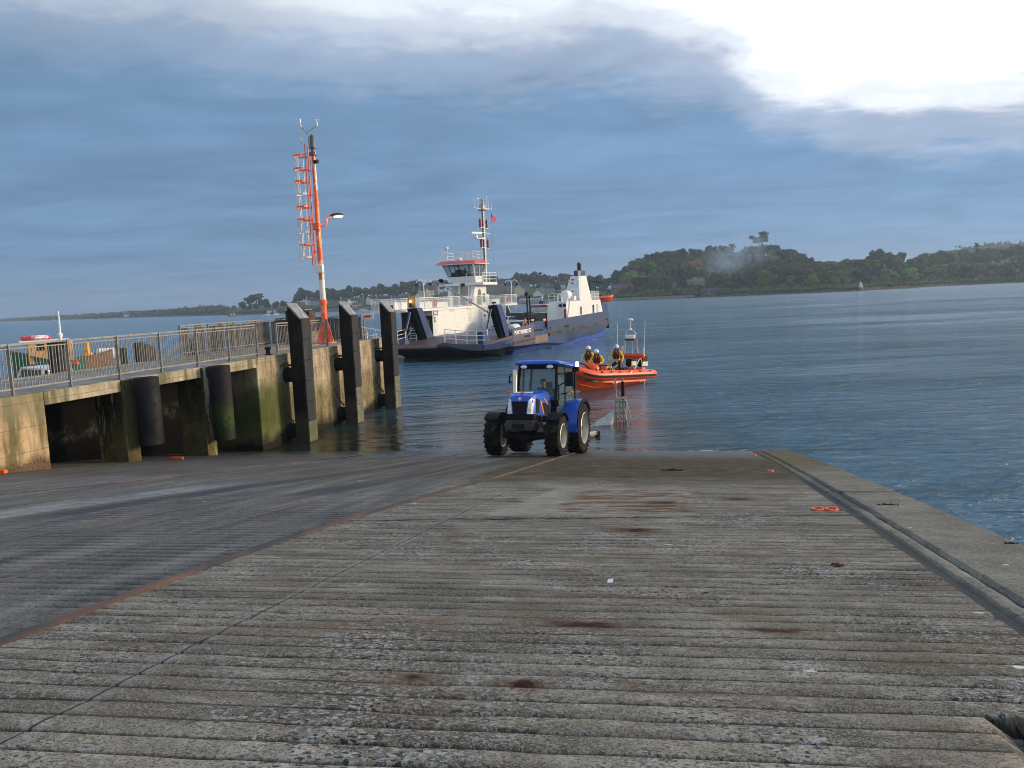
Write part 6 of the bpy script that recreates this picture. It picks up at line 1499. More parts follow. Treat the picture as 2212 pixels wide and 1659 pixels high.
for o_ in rb.children_recursive:
    if o_.name.startswith('person'): continue
    for v_ in o_.data.vertices:
        if v_.co.x > 3: v_.co.x = 3+(v_.co.x-3)*.76
# crew
MYEL = pm('drysuit_yellow', (.90,.53,.02), .7, var=.15, scale=10); MVEST = pm('vest_maroon', (.075,.008,.014), .7, var=.25, scale=12); MLEG = pm('trouser_dark', (.014,.014,.017), .75, var=.2); MHELM = pm('helmet_white', (.78,.79,.8), .35, var=.04)
lp = dict(lel=(.34,.10,1.17), lwr=(.27,.32,1.02), lpa=(.24,.38,.98), rel=(-.34,.10,1.17), rwr=(-.27,.32,1.02), rpa=(-.24,.38,.98), lkn=(.20,.16,.52), rkn=(-.20,.16,.52), lan=(.20,.0,.09), ran=(-.20,.0,.09), lto=(.22,.16,.035), rto=(-.22,.16,.035), pelvis=(0,-.04,.93))
def crew(label, x, y, z, turn, pose, stripe=None, H=1.13):
    p = RB @ V((x,y,z)); d = RB.to_3x3() @ V((1,0,0))
    ob, P = person(label, p, math.atan2(d.y,d.x)-PI/2+R(turn), pose, MYEL, MYEL, MLEG, MBLACK, None, 'lifeboat crew in yellow', H)
    helmet(ob, P, MHELM, stripe); jacket(ob, P, MVEST)
a_ = dict(lp); crew('person in white helmet standing at the back left of the lifeboat crew', 3.95, -.30, .22, 12, a_)
b2 = dict(lp); b2.update(pelvis=(0,-.12,.74), belly=(0,-.05,.90), chest=(0,.03,1.10), neck=(0,.08,1.25), chin=(0,.12,1.325), brow=(0,.13,1.41), crown=(0,.11,1.5), nose=(0,.22,1.37), lsh=(.19,.04,1.19), rsh=(-.19,.04,1.19), lel=(.36,.14,.95), lwr=(.26,.36,.84), lpa=(.22,.42,.82), rel=(-.36,.14,.95), rwr=(-.26,.36,.84), rpa=(-.22,.42,.82), lhip=(.1,-.08,.70), rhip=(-.1,-.08,.70), lkn=(.2,.3,.62), rkn=(-.2,.3,.62), lan=(.2,.1,.12), ran=(-.2,.1,.12), lto=(.2,.26,.04), rto=(-.2,.26,.04))
crew('person in white helmet crouching in front of a crewmate behind the orange bow pod', 3.95, .30, .32, 20, b2)
c2 = dict(lp); c2.update(lel=(.38,.02,1.16), rel=(-.38,.02,1.16), lwr=(.40,.24,.97), rwr=(-.40,.24,.97), lpa=(.40,.30,.93), rpa=(-.40,.30,.93), pelvis=(0,-.1,.86), lhip=(.1,-.08,.84), rhip=(-.1,-.08,.84), lkn=(.24,.24,.66), rkn=(-.24,.24,.66))
crew('person in white helmet with a dark stripe sitting upright at the helm of the lifeboat', 1.75, .12, .27, 10, c2, MBLACK)
# two deckhands on the ferry
MTRO = pm('deckhand_trousers', (.02,.025,.05), .8)
st = dict(lel=(.26,-.06,1.16), rel=(-.26,-.06,1.16), lwr=(.20,.16,1.08), rwr=(-.20,.16,1.08), lpa=(.14,.2,1.08), rpa=(-.14,.2,1.08))
p1, P = person('person in orange hi-vis jacket standing by the right bow gallows of the ferry', ferry(.45,1.0,1.86), FRZ-PI/2+R(-90), st, MHIVIS, MHIVIS, MHIVIS, MBLACK, None, 'ferry deckhands in orange')
m = MB(); m.ell(P['brow']+V((0,-.01,.03)), (.1,.112,.10), 12, 7); m.build('hair', MBLACK, p1)
p2, P = person('person in orange hi-vis jacket and dark trousers beside the black lattice posts on the ferry', ferry(5.0,.9,1.72), FRZ-PI/2+R(-60), st, MHIVIS, MHIVIS, MTRO, MBLACK, None, 'ferry deckhands in orange')
m = MB(); m.ell(P['brow']+V((0,-.01,.03)), (.1,.112,.10), 12, 7); m.build('hair', pm('hair_brown', (.06,.03,.02), .7), p2)
p3, P = person('person in dark clothes standing inside the ferry wheelhouse', ferry(12.9,11.2,7.3), FRZ+PI/2, st, MTRO, MTRO, MTRO)
m = MB(); m.ell(P['brow']+V((0,-.01,.03)), (.1,.112,.10), 12, 7); m.build('hair', MBLACK, p3)
# ------------------------------------------------------------------ far shore
HZ = lambda px: 690.3 - .04366*px           # horizon row at a photo column
def azd(px): return sight(px, HZ(px), 1000.0)
KEY = [  # photo column, distance of waterline, terrain rise (m) behind it, depth of rise
 (-60,2300,3,150),(0,2100,4,160),(130,1500,5,160),(260,1200,6,150),(380,1000,6.5,140),(480,850,7.5,130),(555,740,8.5,120),(640,700,10,120),(700,690,11,120),(780,690,12,120),(860,680,13,120),
 (960,660,14,130),(1060,640,14,130),(1150,620,15,130),(1240,600,13,130),(1325,560,9,120),(1350,548,15,120),(1385,540,24,120),(1430,535,27,130),(1500,530,28,140),(1580,525,28,150),(1660,520,28,150),(1712,515,25,140),(1748,505,13,120),(1830,500,12,120),(1900,520,17,130),(1980,560,18,140),(2060,600,20,150),(2140,600,22,150),(2212,590,22,150),(2290,580,22,150)]
def key(px):
    for (a, b) in zip(KEY[:-1], KEY[1:]):
        if a[0] <= px <= b[0]:
            u = (px-a[0])/(b[0]-a[0]); return [a[i]+(b[i]-a[i])*u for i in range(1,4)]
    return KEY[0][1:] if px < KEY[0][0] else KEY[-1][1:]
def ground(px, u):
    """u = 0 waterline, 1 = top of the rise"""
    d, h, w_ = key(px); dd = d+u*w_
    p = azd(px); s_ = dd/1000.0
    if u <= 0: z = u*20
    else: z = 1.4*min(1, u/.05)+(h-1.4)*max(0,(u-.05)/.95)**.8 if u <= 1 else h
    return V((p.x*s_, p.y*s_, z))
m = MB(); rings = []
cols = list(range(-60, 2291, 6))
for px in cols:
    r_ = []
    for u in (-.04,0,.02,.05,.10,.2,.35,.5,.7,.85,1,1.6,3.5):
        g = ground(px, u); 
        if 0 <= u < .3: g += V((0,0,.5*noise.noise(V((px*.08,u*9,1))))); g.y += 5*noise.noise(V((px*.05,u*3,4)))
        r_.append(g)
    rings.append(r_)
m.loft(rings, cap=False, open_ring=True)
def shore_mat():
    mm, t, b = newmat('shore_land'); v = t.obj(); H = t.sep(v)[2]
    n1 = t.noise(v, .06, 6, .6); n2 = t.noise(v, .4, 6, .65)
    grass = t.ramp(n1, [(.3,(.045,.072,.022)),(.55,(.075,.115,.030)),(.75,(.10,.10,.04))])
    rock = t.ramp(n2, [(.3,(.022,.020,.018)),(.7,(.075,.062,.048))])
    k = t.ramp(t.math('DIVIDE', t.math('ADD', H, t.math('MULTIPLY', t.math('SUBTRACT', n2, .5), 2.2)), 6.0), [(.28,0.),(.40,1.)])
    setp(t, b, Base_Color=t.mix(k, rock, grass), Roughness=.9); b.inputs['Specular IOR Level'].default_value = .2
    return mm
struct(m.build('far_shore', shore_mat(), smooth=80))
# hill behind, fading in the distance
m = MB(); rings = []
HB = [(1820,6),(1900,15),(1966,26),(2024,38),(2094,48),(2163,51),(2290,50)]
for px in range(1800, 2330, 10):
    h = 4
    for a, b_ in zip(HB[:-1], HB[1:]):
        if a[0] <= px <= b_[0]: h = a[1]+(b_[1]-a[1])*(px-a[0])/(b_[0]-a[0])
    p = azd(px); r_ = []
    for d, k in ((850,.1),(1000,.45),(1180,.8),(1300,1.0),(1500,1.0)): r_.append(V((p.x*d/1000,p.y*d/1000,h*k*1.1)))
    rings.append(r_)
m.loft(rings, cap=False, open_ring=True); struct(m.build('far_hill', pm('hill_green', (.03,.045,.02), .9, var=.3, scale=.02), smooth=80))

# ---- trees: a few crowns of leaf clumps, copied
def leaf_mat(name, c, c2):
    mm, t, b = newmat(name); v = t.obj()
    oi = t.n('ShaderNodeObjectInfo').outputs['Random']
    n1 = t.noise(v, .35, 5, .65); n2 = t.noise(v, 1.6, 4, .7)
    base = t.ramp(t.math('ADD', t.math('MULTIPLY', n1, .65), t.math('MULTIPLY', n2, .35)), [(.32,c),(.66,c2)])
    hs = t.n('ShaderNodeHueSaturation', inp={'Color': base, 'Hue': t.math('ADD', .485, t.math('MULTIPLY', oi, .03)), 'Value': t.math('ADD', .7, t.math('MULTIPLY', oi, .65))})
    setp(t, b, Base_Color=hs.outputs[0], Roughness=.75); b.inputs['Specular IOR Level'].default_value = .15
    return mm
MBARK = pm('bark', (.05,.042,.035), .9, var=.3)
LEAF = dict(green=leaf_mat('leaf_green',(.026,.055,.012),(.085,.135,.026)), bright=leaf_mat('leaf_bright',(.06,.11,.014),(.16,.23,.03)), dark=leaf_mat('leaf_dark',(.014,.028,.014),(.035,.058,.022)),
            rust=leaf_mat('leaf_rust',(.13,.055,.03),(.26,.115,.06)), olive=leaf_mat('leaf_olive',(.055,.068,.024),(.125,.135,.05)))
def tree_mesh(name, leaf, H, Wd, lobes, shape, seed, n=900, size=.8):
    rnd = random.Random(seed); m = MB(); m.mat(1)
    m.tube([(0,0,-1.5),(.1,0,H*.2),(0,.1,H*.5),(.1,0,H*.82)], [.45,.38,.26,.06], 7)
    L = []
    for i in range(lobes):
        a = rnd.random()*2*PI; q = rnd.random()
        if shape == 'round': zc = H*(.36+.46*q); rr = Wd*.5*(.30+.55*math.sin(PI*min(1,.18+q*.74)))*rnd.random()**.5; r_ = Wd*.5*rnd.uniform(.34,.55)
        elif shape == 'dome': zc = H*(.30+.55*q); rr = Wd*.5*(.75*(1-q*.75))*rnd.random()**.4; r_ = Wd*.5*rnd.uniform(.3,.46)
        elif shape == 'pine': zc = H*(.62+.34*q); rr = Wd*.5*(.2+.75*rnd.random()); r_ = Wd*.5*rnd.uniform(.22,.38)
        elif shape == 'cedar': zc = H*(.22+.72*q); rr = Wd*.5*(1.05-.85*q)*rnd.uniform(.3,1); r_ = Wd*.5*rnd.uniform(.2,.36)*(1.1-.6*q)
        else: zc = H*(.4+.4*q); rr = Wd*.3*rnd.random(); r_ = Wd*.5*rnd.uniform(.35,.6)
        fl = .42 if shape == 'pine' else (.5 if shape == 'cedar' else rnd.uniform(.7,.95))
        c = V((rr*math.cos(a), rr*math.sin(a), zc)); L.append((c, r_, fl))
        m.tube([(0,0,H*.3+.3*(zc-H*.3)), (c.x*.6,c.y*.6,zc-r_*.25), tuple(c)], [.16,.10,.04], 5, cap=False)
    m.mat(0)
    for c, r_, fl in L: m.ell(c, (r_*.62,r_*.62,r_*.62*fl), 7, 4)
    for k in range(n):
        c, r_, fl = L[rnd.randrange(len(L))]
        d = V((rnd.gauss(0,1),rnd.gauss(0,1),rnd.gauss(.15,1))).normalized()
        p = c+V((d.x*r_,d.y*r_,d.z*r_*fl))*rnd.uniform(.72,1.10)
        nn = (d+V((rnd.gauss(0,.5),rnd.gauss(0,.5),rnd.gauss(0,.5)))).normalized(); u = nn.orthogonal().normalized(); w_ = nn.cross(u); s_ = size*rnd.uniform(.5,1.2); a = rnd.random()*6.28
        u, w_ = u*math.cos(a)+w_*math.sin(a), w_*math.cos(a)-u*math.sin(a)
        m.add([p-u*s_-w_*s_*.3, p+u*s_*.2-w_*s_*.7, p+u*s_*.9+w_*.2*s_, p-u*.1*s_+w_*s_*.75], [(0,1,2,3)])
    me_o = m.build(name, [leaf, MBARK], smooth=0); me = me_o.data; bpy.data.objects.remove(me_o); return me
TM = {}
for k, (lf, H, Wd, lo_, sh, sd_) in dict(
    g1=('green',13,11,13,'round',1), g2=('green',11,12,14,'dome',2), g3=('olive',12,10,12,'round',3), g4=('dark',13,10,12,'round',4), b1=('bright',12,12,14,'round',5), b2=('bright',10,10,12,'dome',6),
    o1=('olive',10,11,13,'dome',7), r1=('rust',13,16,18,'round',8), p1=('dark',22,14,11,'pine',9), c1=('dark',24,13,22,'cedar',10), d1=('dark',16,9,12,'round',12)).items():
    TM[k] = tree_mesh('tree', LEAF[lf], H, Wd, lo_, sh, sd_, 900 if k != 'r1' else 1500, .95)
TREES = 0
def tree(kind, px, u, sc_=1.0, label=None, group=None, name='broadleaf_tree', z=None, sx_=1.0):
    global TREES
    g = ground(px, u); 
    o = bpy.data.objects.new(name, TM[kind]); col.objects.link(o)
    o.location = (g.x, g.y, (g.z if z is None else z)-.4); o.rotation_euler = (0,0,random.random()*6.28); o.scale = (sc_*sx_, sc_*sx_, sc_*random.uniform(.92,1.08))
    tag(o, label, 'tree', group); TREES += 1; return o
NAMES = dict(g='mid green', o='olive green', d='dark green', b='bright yellow green')
def fill(px0, px1, us, step, kinds, where, gname, s0=.8, s1=1.15, nm='broadleaf_tree'):
    for u in us:
        px = px0+random.uniform(0, step)
        while px < px1:
            k = random.choice(kinds)
            tree(k, px, u+random.uniform(-.04,.04), random.uniform(s0,s1), f'{NAMES[k[0]]} broadleaf tree {where}', gname, nm)
            px += step*random.uniform(.75,1.3)
GH = 'trees of the wood on the hill'
mixd = ['g1','g2','g3','g1','g4','o1','b2','g1','d1']
fill(1348, 1745, (.97,), 10, mixd, 'along the top of the wooded hill across the water', GH, .85, 1.0)
fill(1350, 1740, (.72,.5), 17, mixd, 'on the upper slope of the wooded hill across the water', GH, .8, 1.05)
fill(1360, 1745, (.3,.16), 20, ['g1','g2','g4','o1','d1','b1'], 'near the shore below the wooded hill', GH, .75, 1.0)
GR = 'trees along the right-hand shore'
fill(1740, 2225, (.95,.62), 17, mixd, 'at the back of the right-hand shore', GR, .75, 1.0)
fill(1740, 2230, (.36,.18), 24, ['g1','g2','b1','o1','g4','b2'], 'close to the water on the right-hand shore', GR, .6, .9)
GT = 'trees above the town'
fill(925, 1350, (.98,), 15, ['g1','d1','g4','g3'], 'behind the houses of the town across the water', GT, .75, 1.05)
fill(1165, 1350, (.75,.5), 22, ['g1','g2','o1','g4'], 'on the slope between the town and the wooded hill', GT, .7, .95)
GL = 'trees on the left part of the far shore'
fill(640, 915, (.95,.6), 17, ['g1','g4','g2','d1'], 'behind the white waterside houses', GL, .8, 1.1)
fill(455, 640, (.6,.3), 17, ['g2','g4','o1'], 'on the low point left of the mast', GL, .45, .75)
# single trees one can tell apart
tree('p1', 1645, .98, 1.08, 'tall flat-topped pine standing above the wooded hill in drifting smoke', None, 'pine_tree', sx_=1.15)
tree('d1', 1675, .98, 1.0, 'dark pointed tree beside the tall pine on the hill top', None, 'conifer')
tree('g4', 1538, 1.0, 1.02, 'dark round evergreen on the hill top left of the smoke', None, 'evergreen_tree')
tree('o1', 1498, 1.0, 1.0, 'bare brownish tree sticking out of the hill top skyline', None)
tree('p1', 1582, 1.0, .72, 'small flat-topped pine on the skyline in the smoke', None, 'pine_tree', sx_=.7)
tree('r1', 1500, .42, 1.05, 'rust brown copper beech in the middle of the wooded hill', None, 'copper_beech')
tree('b1', 1362, .28, 1.25, 'bright green rounded tree at the left foot of the wooded hill', None, sx_=.95)
tree('b1', 1655, .12, 1.1, 'bright green tree by the shore below the tall pine', None)
tree('g1', 1825, 1.0, 1.0, 'tree rising alone above the skyline left of the white beacon', None)
tree('g4', 1893, 1.0, 1.15, 'big rounded tree on the skyline right above the white beacon', None, sx_=1.05)
tree('c1', 2108, .7, .92, 'dark layered cedar on the right-hand shore', None, 'cedar_tree', sx_=.8)
tree('b1', 1965, .12, 1.0, 'pale green round tree near the water, right of the white beacon', None)
tree('d1', 555, .7, 1.1, 'dark clump of tall evergreens on the low point left of the mast', None, 'evergreen_tree', sx_=1.5)
tree('d1', 542, .7, .85, 'lower dark evergreen left of the tall dark clump on the low point', None, 'evergreen_tree', sx_=1.4)
tree('p1', 1170, .9, .68, 'small flat-topped pine above the roofs between wheelhouse and funnel', None, 'pine_tree', sx_=.7)
for px in (1153,1141): tree('g4', px, .85, 1.0, 'dark round tree above the town right of the ferry wheelhouse', 'dark trees above the town')
for px in (875,890,905): tree('g1', px, 1.0, 1.0, 'tall mid green tree right of the gap in the far tree line', 'tall trees right of the gap')
print('trees', TREES)
# masses too far to count: low scrub, hedges and the hazy wood
def scrub(name, pts, mat, hgt, n, spread, seed):
    rnd = random.Random(seed); m = MB()
    for i in range(n):
        px, u = rnd.uniform(*pts[0]), rnd.uniform(*pts[1]); g = ground(px, u) if pts[2] is None else pts[2](px, u)
        h = hgt*rnd.uniform(.5,1.25)
        for k in range(7):
            d = V((rnd.gauss(0,spread),rnd.gauss(0,spread),rnd.uniform(0,h))); s_ = rnd.uniform(.5,1.1)*hgt*.36
            nn = V((rnd.gauss(0,1),rnd.gauss(-.8,1),rnd.gauss(.4,1))).normalized(); a = nn.orthogonal().normalized(); b_ = nn.cross(a); p = g+d
            m.add([p-a*s_-b_*s_*.4, p+a*s_*.3-b_*s_*.8, p+a*s_+b_*.3*s_, p-a*.2*s_+b_*s_*.8], [(0,1,2,3)])
        m.ell(g+V((0,0,h*.35)), (spread*.9,spread*.9,h*.5), 7, 4)
    return stuff(m.build(name, mat, smooth=0))
scrub('shore_scrub', ((470,2260),(.05,.13),None), LEAF['green'], 2.6, 620, 2.6, 3)
scrub('shore_scrub', ((1330,2260),(.1,.5),None), LEAF['dark'], 4.5, 420, 3.5, 4)
scrub('low_shore_trees', ((-40,480),(.15,1.0),None), leaf_mat('leaf_far',(.025,.033,.020),(.075,.070,.040)), 4.5, 620, 6, 5)
def hb(px, u):
    h = 4
    for a, b_ in zip(HB[:-1], HB[1:]):
        if a[0] <= px <= b_[0]: h = a[1]+(b_[1]-a[1])*(px-a[0])/(b_[0]-a[0])
    p = azd(px); d = 1000+300*u; k = .45+.55*u
    return V((p.x*d/1000,p.y*d/1000,h*k*1.1-4))
scrub('distant_wood', ((1900,2300),(.1,1.0),hb), LEAF['green'], 9, 620, 6, 6)

# ---- houses
MROOF = pm('slate_roof', (.055,.06,.07), .7, var=.25, scale=.8); MROOFB = pm('brown_roof', (.11,.075,.06), .8, var=.25, scale=.8)
WALLS = dict(dark=pm('wall_dark', (.07,.075,.08), .85, var=.2), white=pm('wall_white', (.72,.72,.69), .8, var=.06), cream=pm('wall_cream', (.66,.58,.40), .8, var=.08), pink=pm('wall_pink', (.62,.40,.33), .8, var=.08), stone=pm('wall_stone', (.24,.215,.185), .85, var=.3, scale=1.5), red=pm('wall_brick', (.20,.11,.08), .85, var=.3, scale=1.5), grey=pm('wall_grey', (.30,.31,.32), .85, var=.1))
MWIN = glass_mat('house_window', (.02,.025,.03), .1)
def house(px, u, w_, d_, h, rh, wall, label, rz=0., roof=None, win=3, floors=2, chim=1, gable=False, dz=0., name='house', group=None):
    g = ground(px, u); rz0 = -math.atan2(g.x, g.y)
    t_ = thing(name, label, 'house', (g.x,g.y,g.z-.3+dz), rz0+R(rz), group)
    m = MB(); m.prism([(-d_/2,-2),(d_/2,-2),(d_/2,h),(0,h+rh),(-d_/2,h)], 'x', -w_/2, w_/2); m.build('wall', WALLS[wall], t_, smooth=0)
    m = MB(); e = .3; k_ = rh/(d_/2)
    for s_ in (-1,1):
        m.hexa([V((-w_/2-e, s_*(d_/2+e), h-k_*e+.03)),V((w_/2+e, s_*(d_/2+e), h-k_*e+.03)),V((w_/2+e,0,h+rh+.03)),V((-w_/2-e,0,h+rh+.03))],[V((-w_/2-e, s_*(d_/2+e), h-k_*e+.25)),V((w_/2+e, s_*(d_/2+e), h-k_*e+.25)),V((w_/2+e,0,h+rh+.25)),V((-w_/2-e,0,h+rh+.25))])
    r_ = m.build('roof', roof or MROOF, t_, smooth=0)
    for c in range(chim):
        x = (-w_/2+.6) if c == 0 else (w_/2-.6)
        m = MB(); m.box((x,0,h+rh+.5),(.7,.6,1.4)); m.build('chimney', WALLS[wall], r_, smooth=0)
    for f in range(floors):
        for i in range(win):
            x = -w_/2+(i+.5)*w_/win; z = 1.5+f*2.6
            if z+1 > h: continue
            m = MB(); m.box((x,-d_/2-.02,z),(1.0,.08,1.25)); fw__ = m.build('window', MWC, t_, smooth=0)
            m = MB(); m.box((x,-d_/2-.05,z),(.8,.06,1.05)); m.build('pane', MWIN, fw__, smooth=0)
    if gable:
        m = MB(); m.prism([(-1.6,0),(1.6,0),(1.6,h-.2),(0,h+1.5),(-1.6,h-.2)], 'y', -d_/2-1.6, -d_/2+.5); m.build('gable_bay', WALLS[wall], t_, smooth=0)
        m = MB(); m.box((0,-d_/2-1.63,2.0),(1.6,.08,1.3)); m.build('window', MWIN, t_, smooth=0)
    return t_
house(752, .10, 13, 8, 6.2, 2.6, 'white', 'large white waterside house with grey roof above a curved stone wall', 12, None, 4, 2, 2, True)
house(772, .07, 8, 6, 3.6, 1.6, 'cream', 'small cream boathouse right of the large white waterside house', -8, MROOFB, 2, 1, 0)
house(672, .55, 9, 7, 4.5, 2.4, 'white', 'white house half hidden in trees left of the mast', 20, None, 2, 1, 2, True)
house(681, .5, 6, 6, 4.0, 2.2, 'grey', 'small grey white house next to the mast among trees', -15, None, 2, 1, 1)
house(805, .28, 9, 7, 5, 2.6, 'white', 'white gabled house at the left end of the town row', 30, None, 3, 2, 2)
house(818, .20, 8, 7, 4.6, 2.4, 'grey', 'pale blue grey house with steep roof below the white gabled one', 65, None, 2, 2, 1)
house(832, .22, 9, 7, 5, 2.8, 'white', 'white house with dark roof left of the pink house', 0, None, 3, 2, 1)
house(846, .12, 7, 7, 6, 2.6, 'pink', 'pink house with two white gables on the waterfront', 0, None, 2, 2, 1, True)
house(860, .12, 12, 7, 5.2, 2.4, 'cream', 'long cream house right of the pink house', 0, None, 4, 2, 2)
house(876, .13, 10, 7, 5.2, 2.4, 'cream', 'cream house just left of the ferry lamp', 6, None, 3, 2, 1)
house(905, .22, 8, 8, 5.5, 3.2, 'white', 'white gable-ended house behind the forward ferry lamp', 88, None, 2, 2, 1)
house(922, .34, 12, 9, 9, 4.5, 'cream', 'tall cream villa with bay and steep slate roof behind the forward ferry lamp', 10, None, 3, 3, 2, True)
house(938, .5, 9, 9, 10, 4.5, 'stone', 'stone gable house with chimney right of the tall cream villa', 80, None, 2, 2, 1)
house(893, .2, 8, 7, 4.5, 2.4, 'white', 'low white house left of the forward ferry lamp', -20, None, 2, 1, 1)
for i, px in enumerate((950,968,986,1004,1022)): house(px, .12+.05*(i%2), 10, 7, 5.0, 2.4, ('white','cream','grey','white','stone')[i], ('white terrace house behind the ferry rail below the wheelhouse','cream terrace house behind the ferry rail below the wheelhouse','grey terrace house behind the ferry rail below the wheelhouse','second white terrace house behind the ferry rail, nearer the support leg','stone terrace house behind the support leg of the wheelhouse')[i], 4*i-8, None, 3, 2, 1)
house(1064, .55, 9, 9, 8.5, 3, 'stone', 'tall stone house right of the green board on the ferry', 5, None, 2, 2, 2)
house(1078, .58, 8, 8, 8.8, 3, 'stone', 'second tall stone house right of the green board on the ferry', 0, None, 2, 2, 2)
house(1094, .8, 16, 8, 6.5, 3, 'stone', 'long dark roofed terrace on the town skyline', 3, None, 5, 2, 2)
house(1112, .6, 12, 8, 6, 2.8, 'grey', 'grey slate roofed house below the town skyline terrace', -4, MROOF, 3, 2, 2)
house(1122, .3, 9, 8, 6.2, 3.6, 'cream', 'cream gable end beside the after ferry lamp', 86, None, 2, 2, 1)
house(1131, .55, 10, 8, 5.8, 2.6, 'stone', 'stone house up the slope behind the after ferry lamp', 8, None, 3, 2, 1)
house(1146, .06, 17, 6, 3.0, 1.8, 'white', 'long low white shed on the quay across the water', -14, None, 4, 1, 0, name='shed')
house(1163, .09, 7, 7, 5.5, 3.0, 'white', 'white gable end at the right end of the long low shed', 80, None, 2, 2, 1)
house(1182, .4, 10, 8, 5, 2.6, 'grey', 'dark house among trees right of the white gable end', 30, None, 3, 2, 1)
house(1215, .6, 12, 8, 5.5, 2.6, 'white', 'white house row high in the trees left of the funnel', -10, None, 4, 1, 2)
house(1340, .17, 12, 7, 5.5, 2.4, 'red', 'long dark red house on the lawn right of the ferry stern', 8, MROOFB, 4, 2, 2)
house(1391, .24, 9, 8, 6.5, 2.5, 'red', 'red brick house with tall chimney at the left foot of the wood', -12, MROOFB, 3, 2, 2)
house(1372, .2, 7, 7, 5, 2.4, 'red', 'dark red house between the long one and the brick one', 30, MROOFB, 2, 2, 1)
house(1448, .2, 10, 8, 5, 2.6, 'stone', 'grey stone farmhouse under the wood with a white gable', -20, None, 2, 2, 1)
house(1500, .17, 12, 9, 4.5, 3, 'stone', 'stone barn with pale roof under the wood', 20, pm('pale_roof',(.16,.15,.14),.8,var=.2), 1, 1, 0, name='barn')
house(1531, .05, 10, 6, 2.6, 2.2, 'dark', 'dark boathouse with one lit white window at the water edge', 4, None, 1, 1, 0, name='boathouse')
# sea walls
def seawall(px0, px1, u, h, mat, label, name='sea_wall'):
    m = MB(); rings = []; n = max(2, int((px1-px0)/6))
    c = ground((px0+px1)/2, u)
    for i in range(n+1):
        g = ground(px0+(px1-px0)*i/n, u); d = V((g.x,g.y,0)).normalized()*.8
        rings.append([V((g.x-d.x,g.y-d.y,-.5)),V((g.x-d.x,g.y-d.y,h)),V((g.x+d.x,g.y+d.y,h)),V((g.x+d.x,g.y+d.y,-.5))])
    m.loft(rings); return tag(m.build(name, mat, smooth=0), label, 'wall')
seawall(700, 830, .015, 2.6, WALLS['stone'], 'dark stone sea wall below the white waterside houses')
seawall(835, 1060, .012, 2.4, WALLS['stone'], 'long grey sea wall along the town front')
seawall(1095, 1200, .012, 2.6, WALLS['grey'], 'grey quay wall in front of the long low white shed')
seawall(1300, 1500, .015, 1.8, WALLS['stone'], 'brown stone bank wall right of the ferry stern')
seawall(737, 758, .06, 5.0, WALLS['cream'], 'curved pale stone wall in front of the large white house', 'garden_wall')
# white beacon
g = ground(1859, -.012); bc = thing('beacon', 'white conical beacon on a red brown base at the right-hand shore', 'beacon', (g.x,g.y,0))
m = MB(); m.cyl((0,0,-2),(0,0,2.2),1.6,1.5,14); m.build('base', WALLS['red'], bc)
m = MB(); m.lathe([(1.2,2.2),(1.05,3.4),(.65,4.9),(.5,5.3),(.05,5.7)], n=16); m.build('tower', pm('beacon_white',(.55,.55,.53),.8), bc)
for px, lb in ((1848,'pale grazing sheep left of the white beacon'),(1872,'pale grazing sheep right of the white beacon'),(2090,'left of two pale sheep on the far right field'),(2108,'right of two pale sheep on the far right field')):
    g = ground(px, .09); m = MB()
    m.ell((0,0,.75),(.62,.32,.36),10,6); m.ell((.7,0,.85),(.2,.14,.17),8,5)
    for x in (-.35,.35):
        for y in (-.17,.17): m.cyl((x,y,0),(x,y,.55),.05,.07,6)
    o = m.build('sheep', pm('fleece',(.5,.5,.45),.9) if 'MFLEECE' not in globals() else MFLEECE, None, (g.x,g.y,g.z), random.random()*3); MFLEECE = o.data.materials[0]; tag(o, lb, 'sheep', 'sheep on the far shore'); o.scale = (1.6,1.6,1.6)
# small boats across the water
def yacht(px, d, L, hullm, label, mast=0., rz=20):
    p = azd(px); t_ = thing('moored_boat', label, 'boat', (p.x*d/1000,p.y*d/1000,0), R(rz), 'small boats moored across the water')
    m = MB(); rings = []
    for i in range(8):
        x = -L/2+L*i/7; k = .62+.38*math.sin(PI*min(1,.3+i/7*.9)) if i < 4 else max(.04,1-((i-3.2)/3.9)**2); w_ = L*.15*k; sh = .5+.045*max(0,i-2)**1.2*.6
        rings.append([V((x,-w_,L*.09+sh*.25)),V((x,-w_*.7,-.15)),V((x,0,-.3)),V((x,w_*.7,-.15)),V((x,w_,L*.09+sh*.25))])
    m.loft(rings); m.build('hull', hullm, t_, smooth=40)
    m = MB(); z0 = L*.09+.15; m.hexa([V((-L*.22,-L*.09,z0)),V((L*.18,-L*.07,z0)),V((L*.18,L*.07,z0)),V((-L*.22,L*.09,z0))],[V((-L*.18,-L*.075,z0+L*.10)),V((L*.08,-L*.055,z0+L*.10)),V((L*.08,L*.055,z0+L*.10)),V((-L*.18,L*.075,z0+L*.10))]); m.build('cabin', MWC, t_, bevel=.03)
    m = MB(); m.bb(-L*.12,L*.06,-L*.086,-L*.08,z0+L*.03,z0+L*.075); m.bb(-L*.12,L*.06,L*.08,L*.086,z0+L*.03,z0+L*.075); m.build('cabin_window', MGLASS, t_)
    if mast:
        m = MB(); m.cyl((L*.08,0,z0),(L*.08,0,mast),.09,.06,8); m.bar((L*.08,0,z0+1.6),(-L*.35,0,z0+1.6),.12,.16); m.cyl((L*.08,0,mast),(L*.48,0,z0),.015,.015,4); m.cyl((L*.08,0,mast),(-L*.48,0,z0),.015,.015,4); m.build('mast', MALU, t_)
    return t_
yacht(503, 640, 9.5, pm('hull_red',(.45,.06,.06),.4), 'red hulled sailing boat with bare mast off the low point', 10.5, 15)
yacht(575, 600, 5, MWC, 'small white motor boat left of the nearest fender post', 0, 10)
yacht(655, 610, 5, MWC, 'small white boat moored off the shore between mast and nearest fender post', 0, -15)
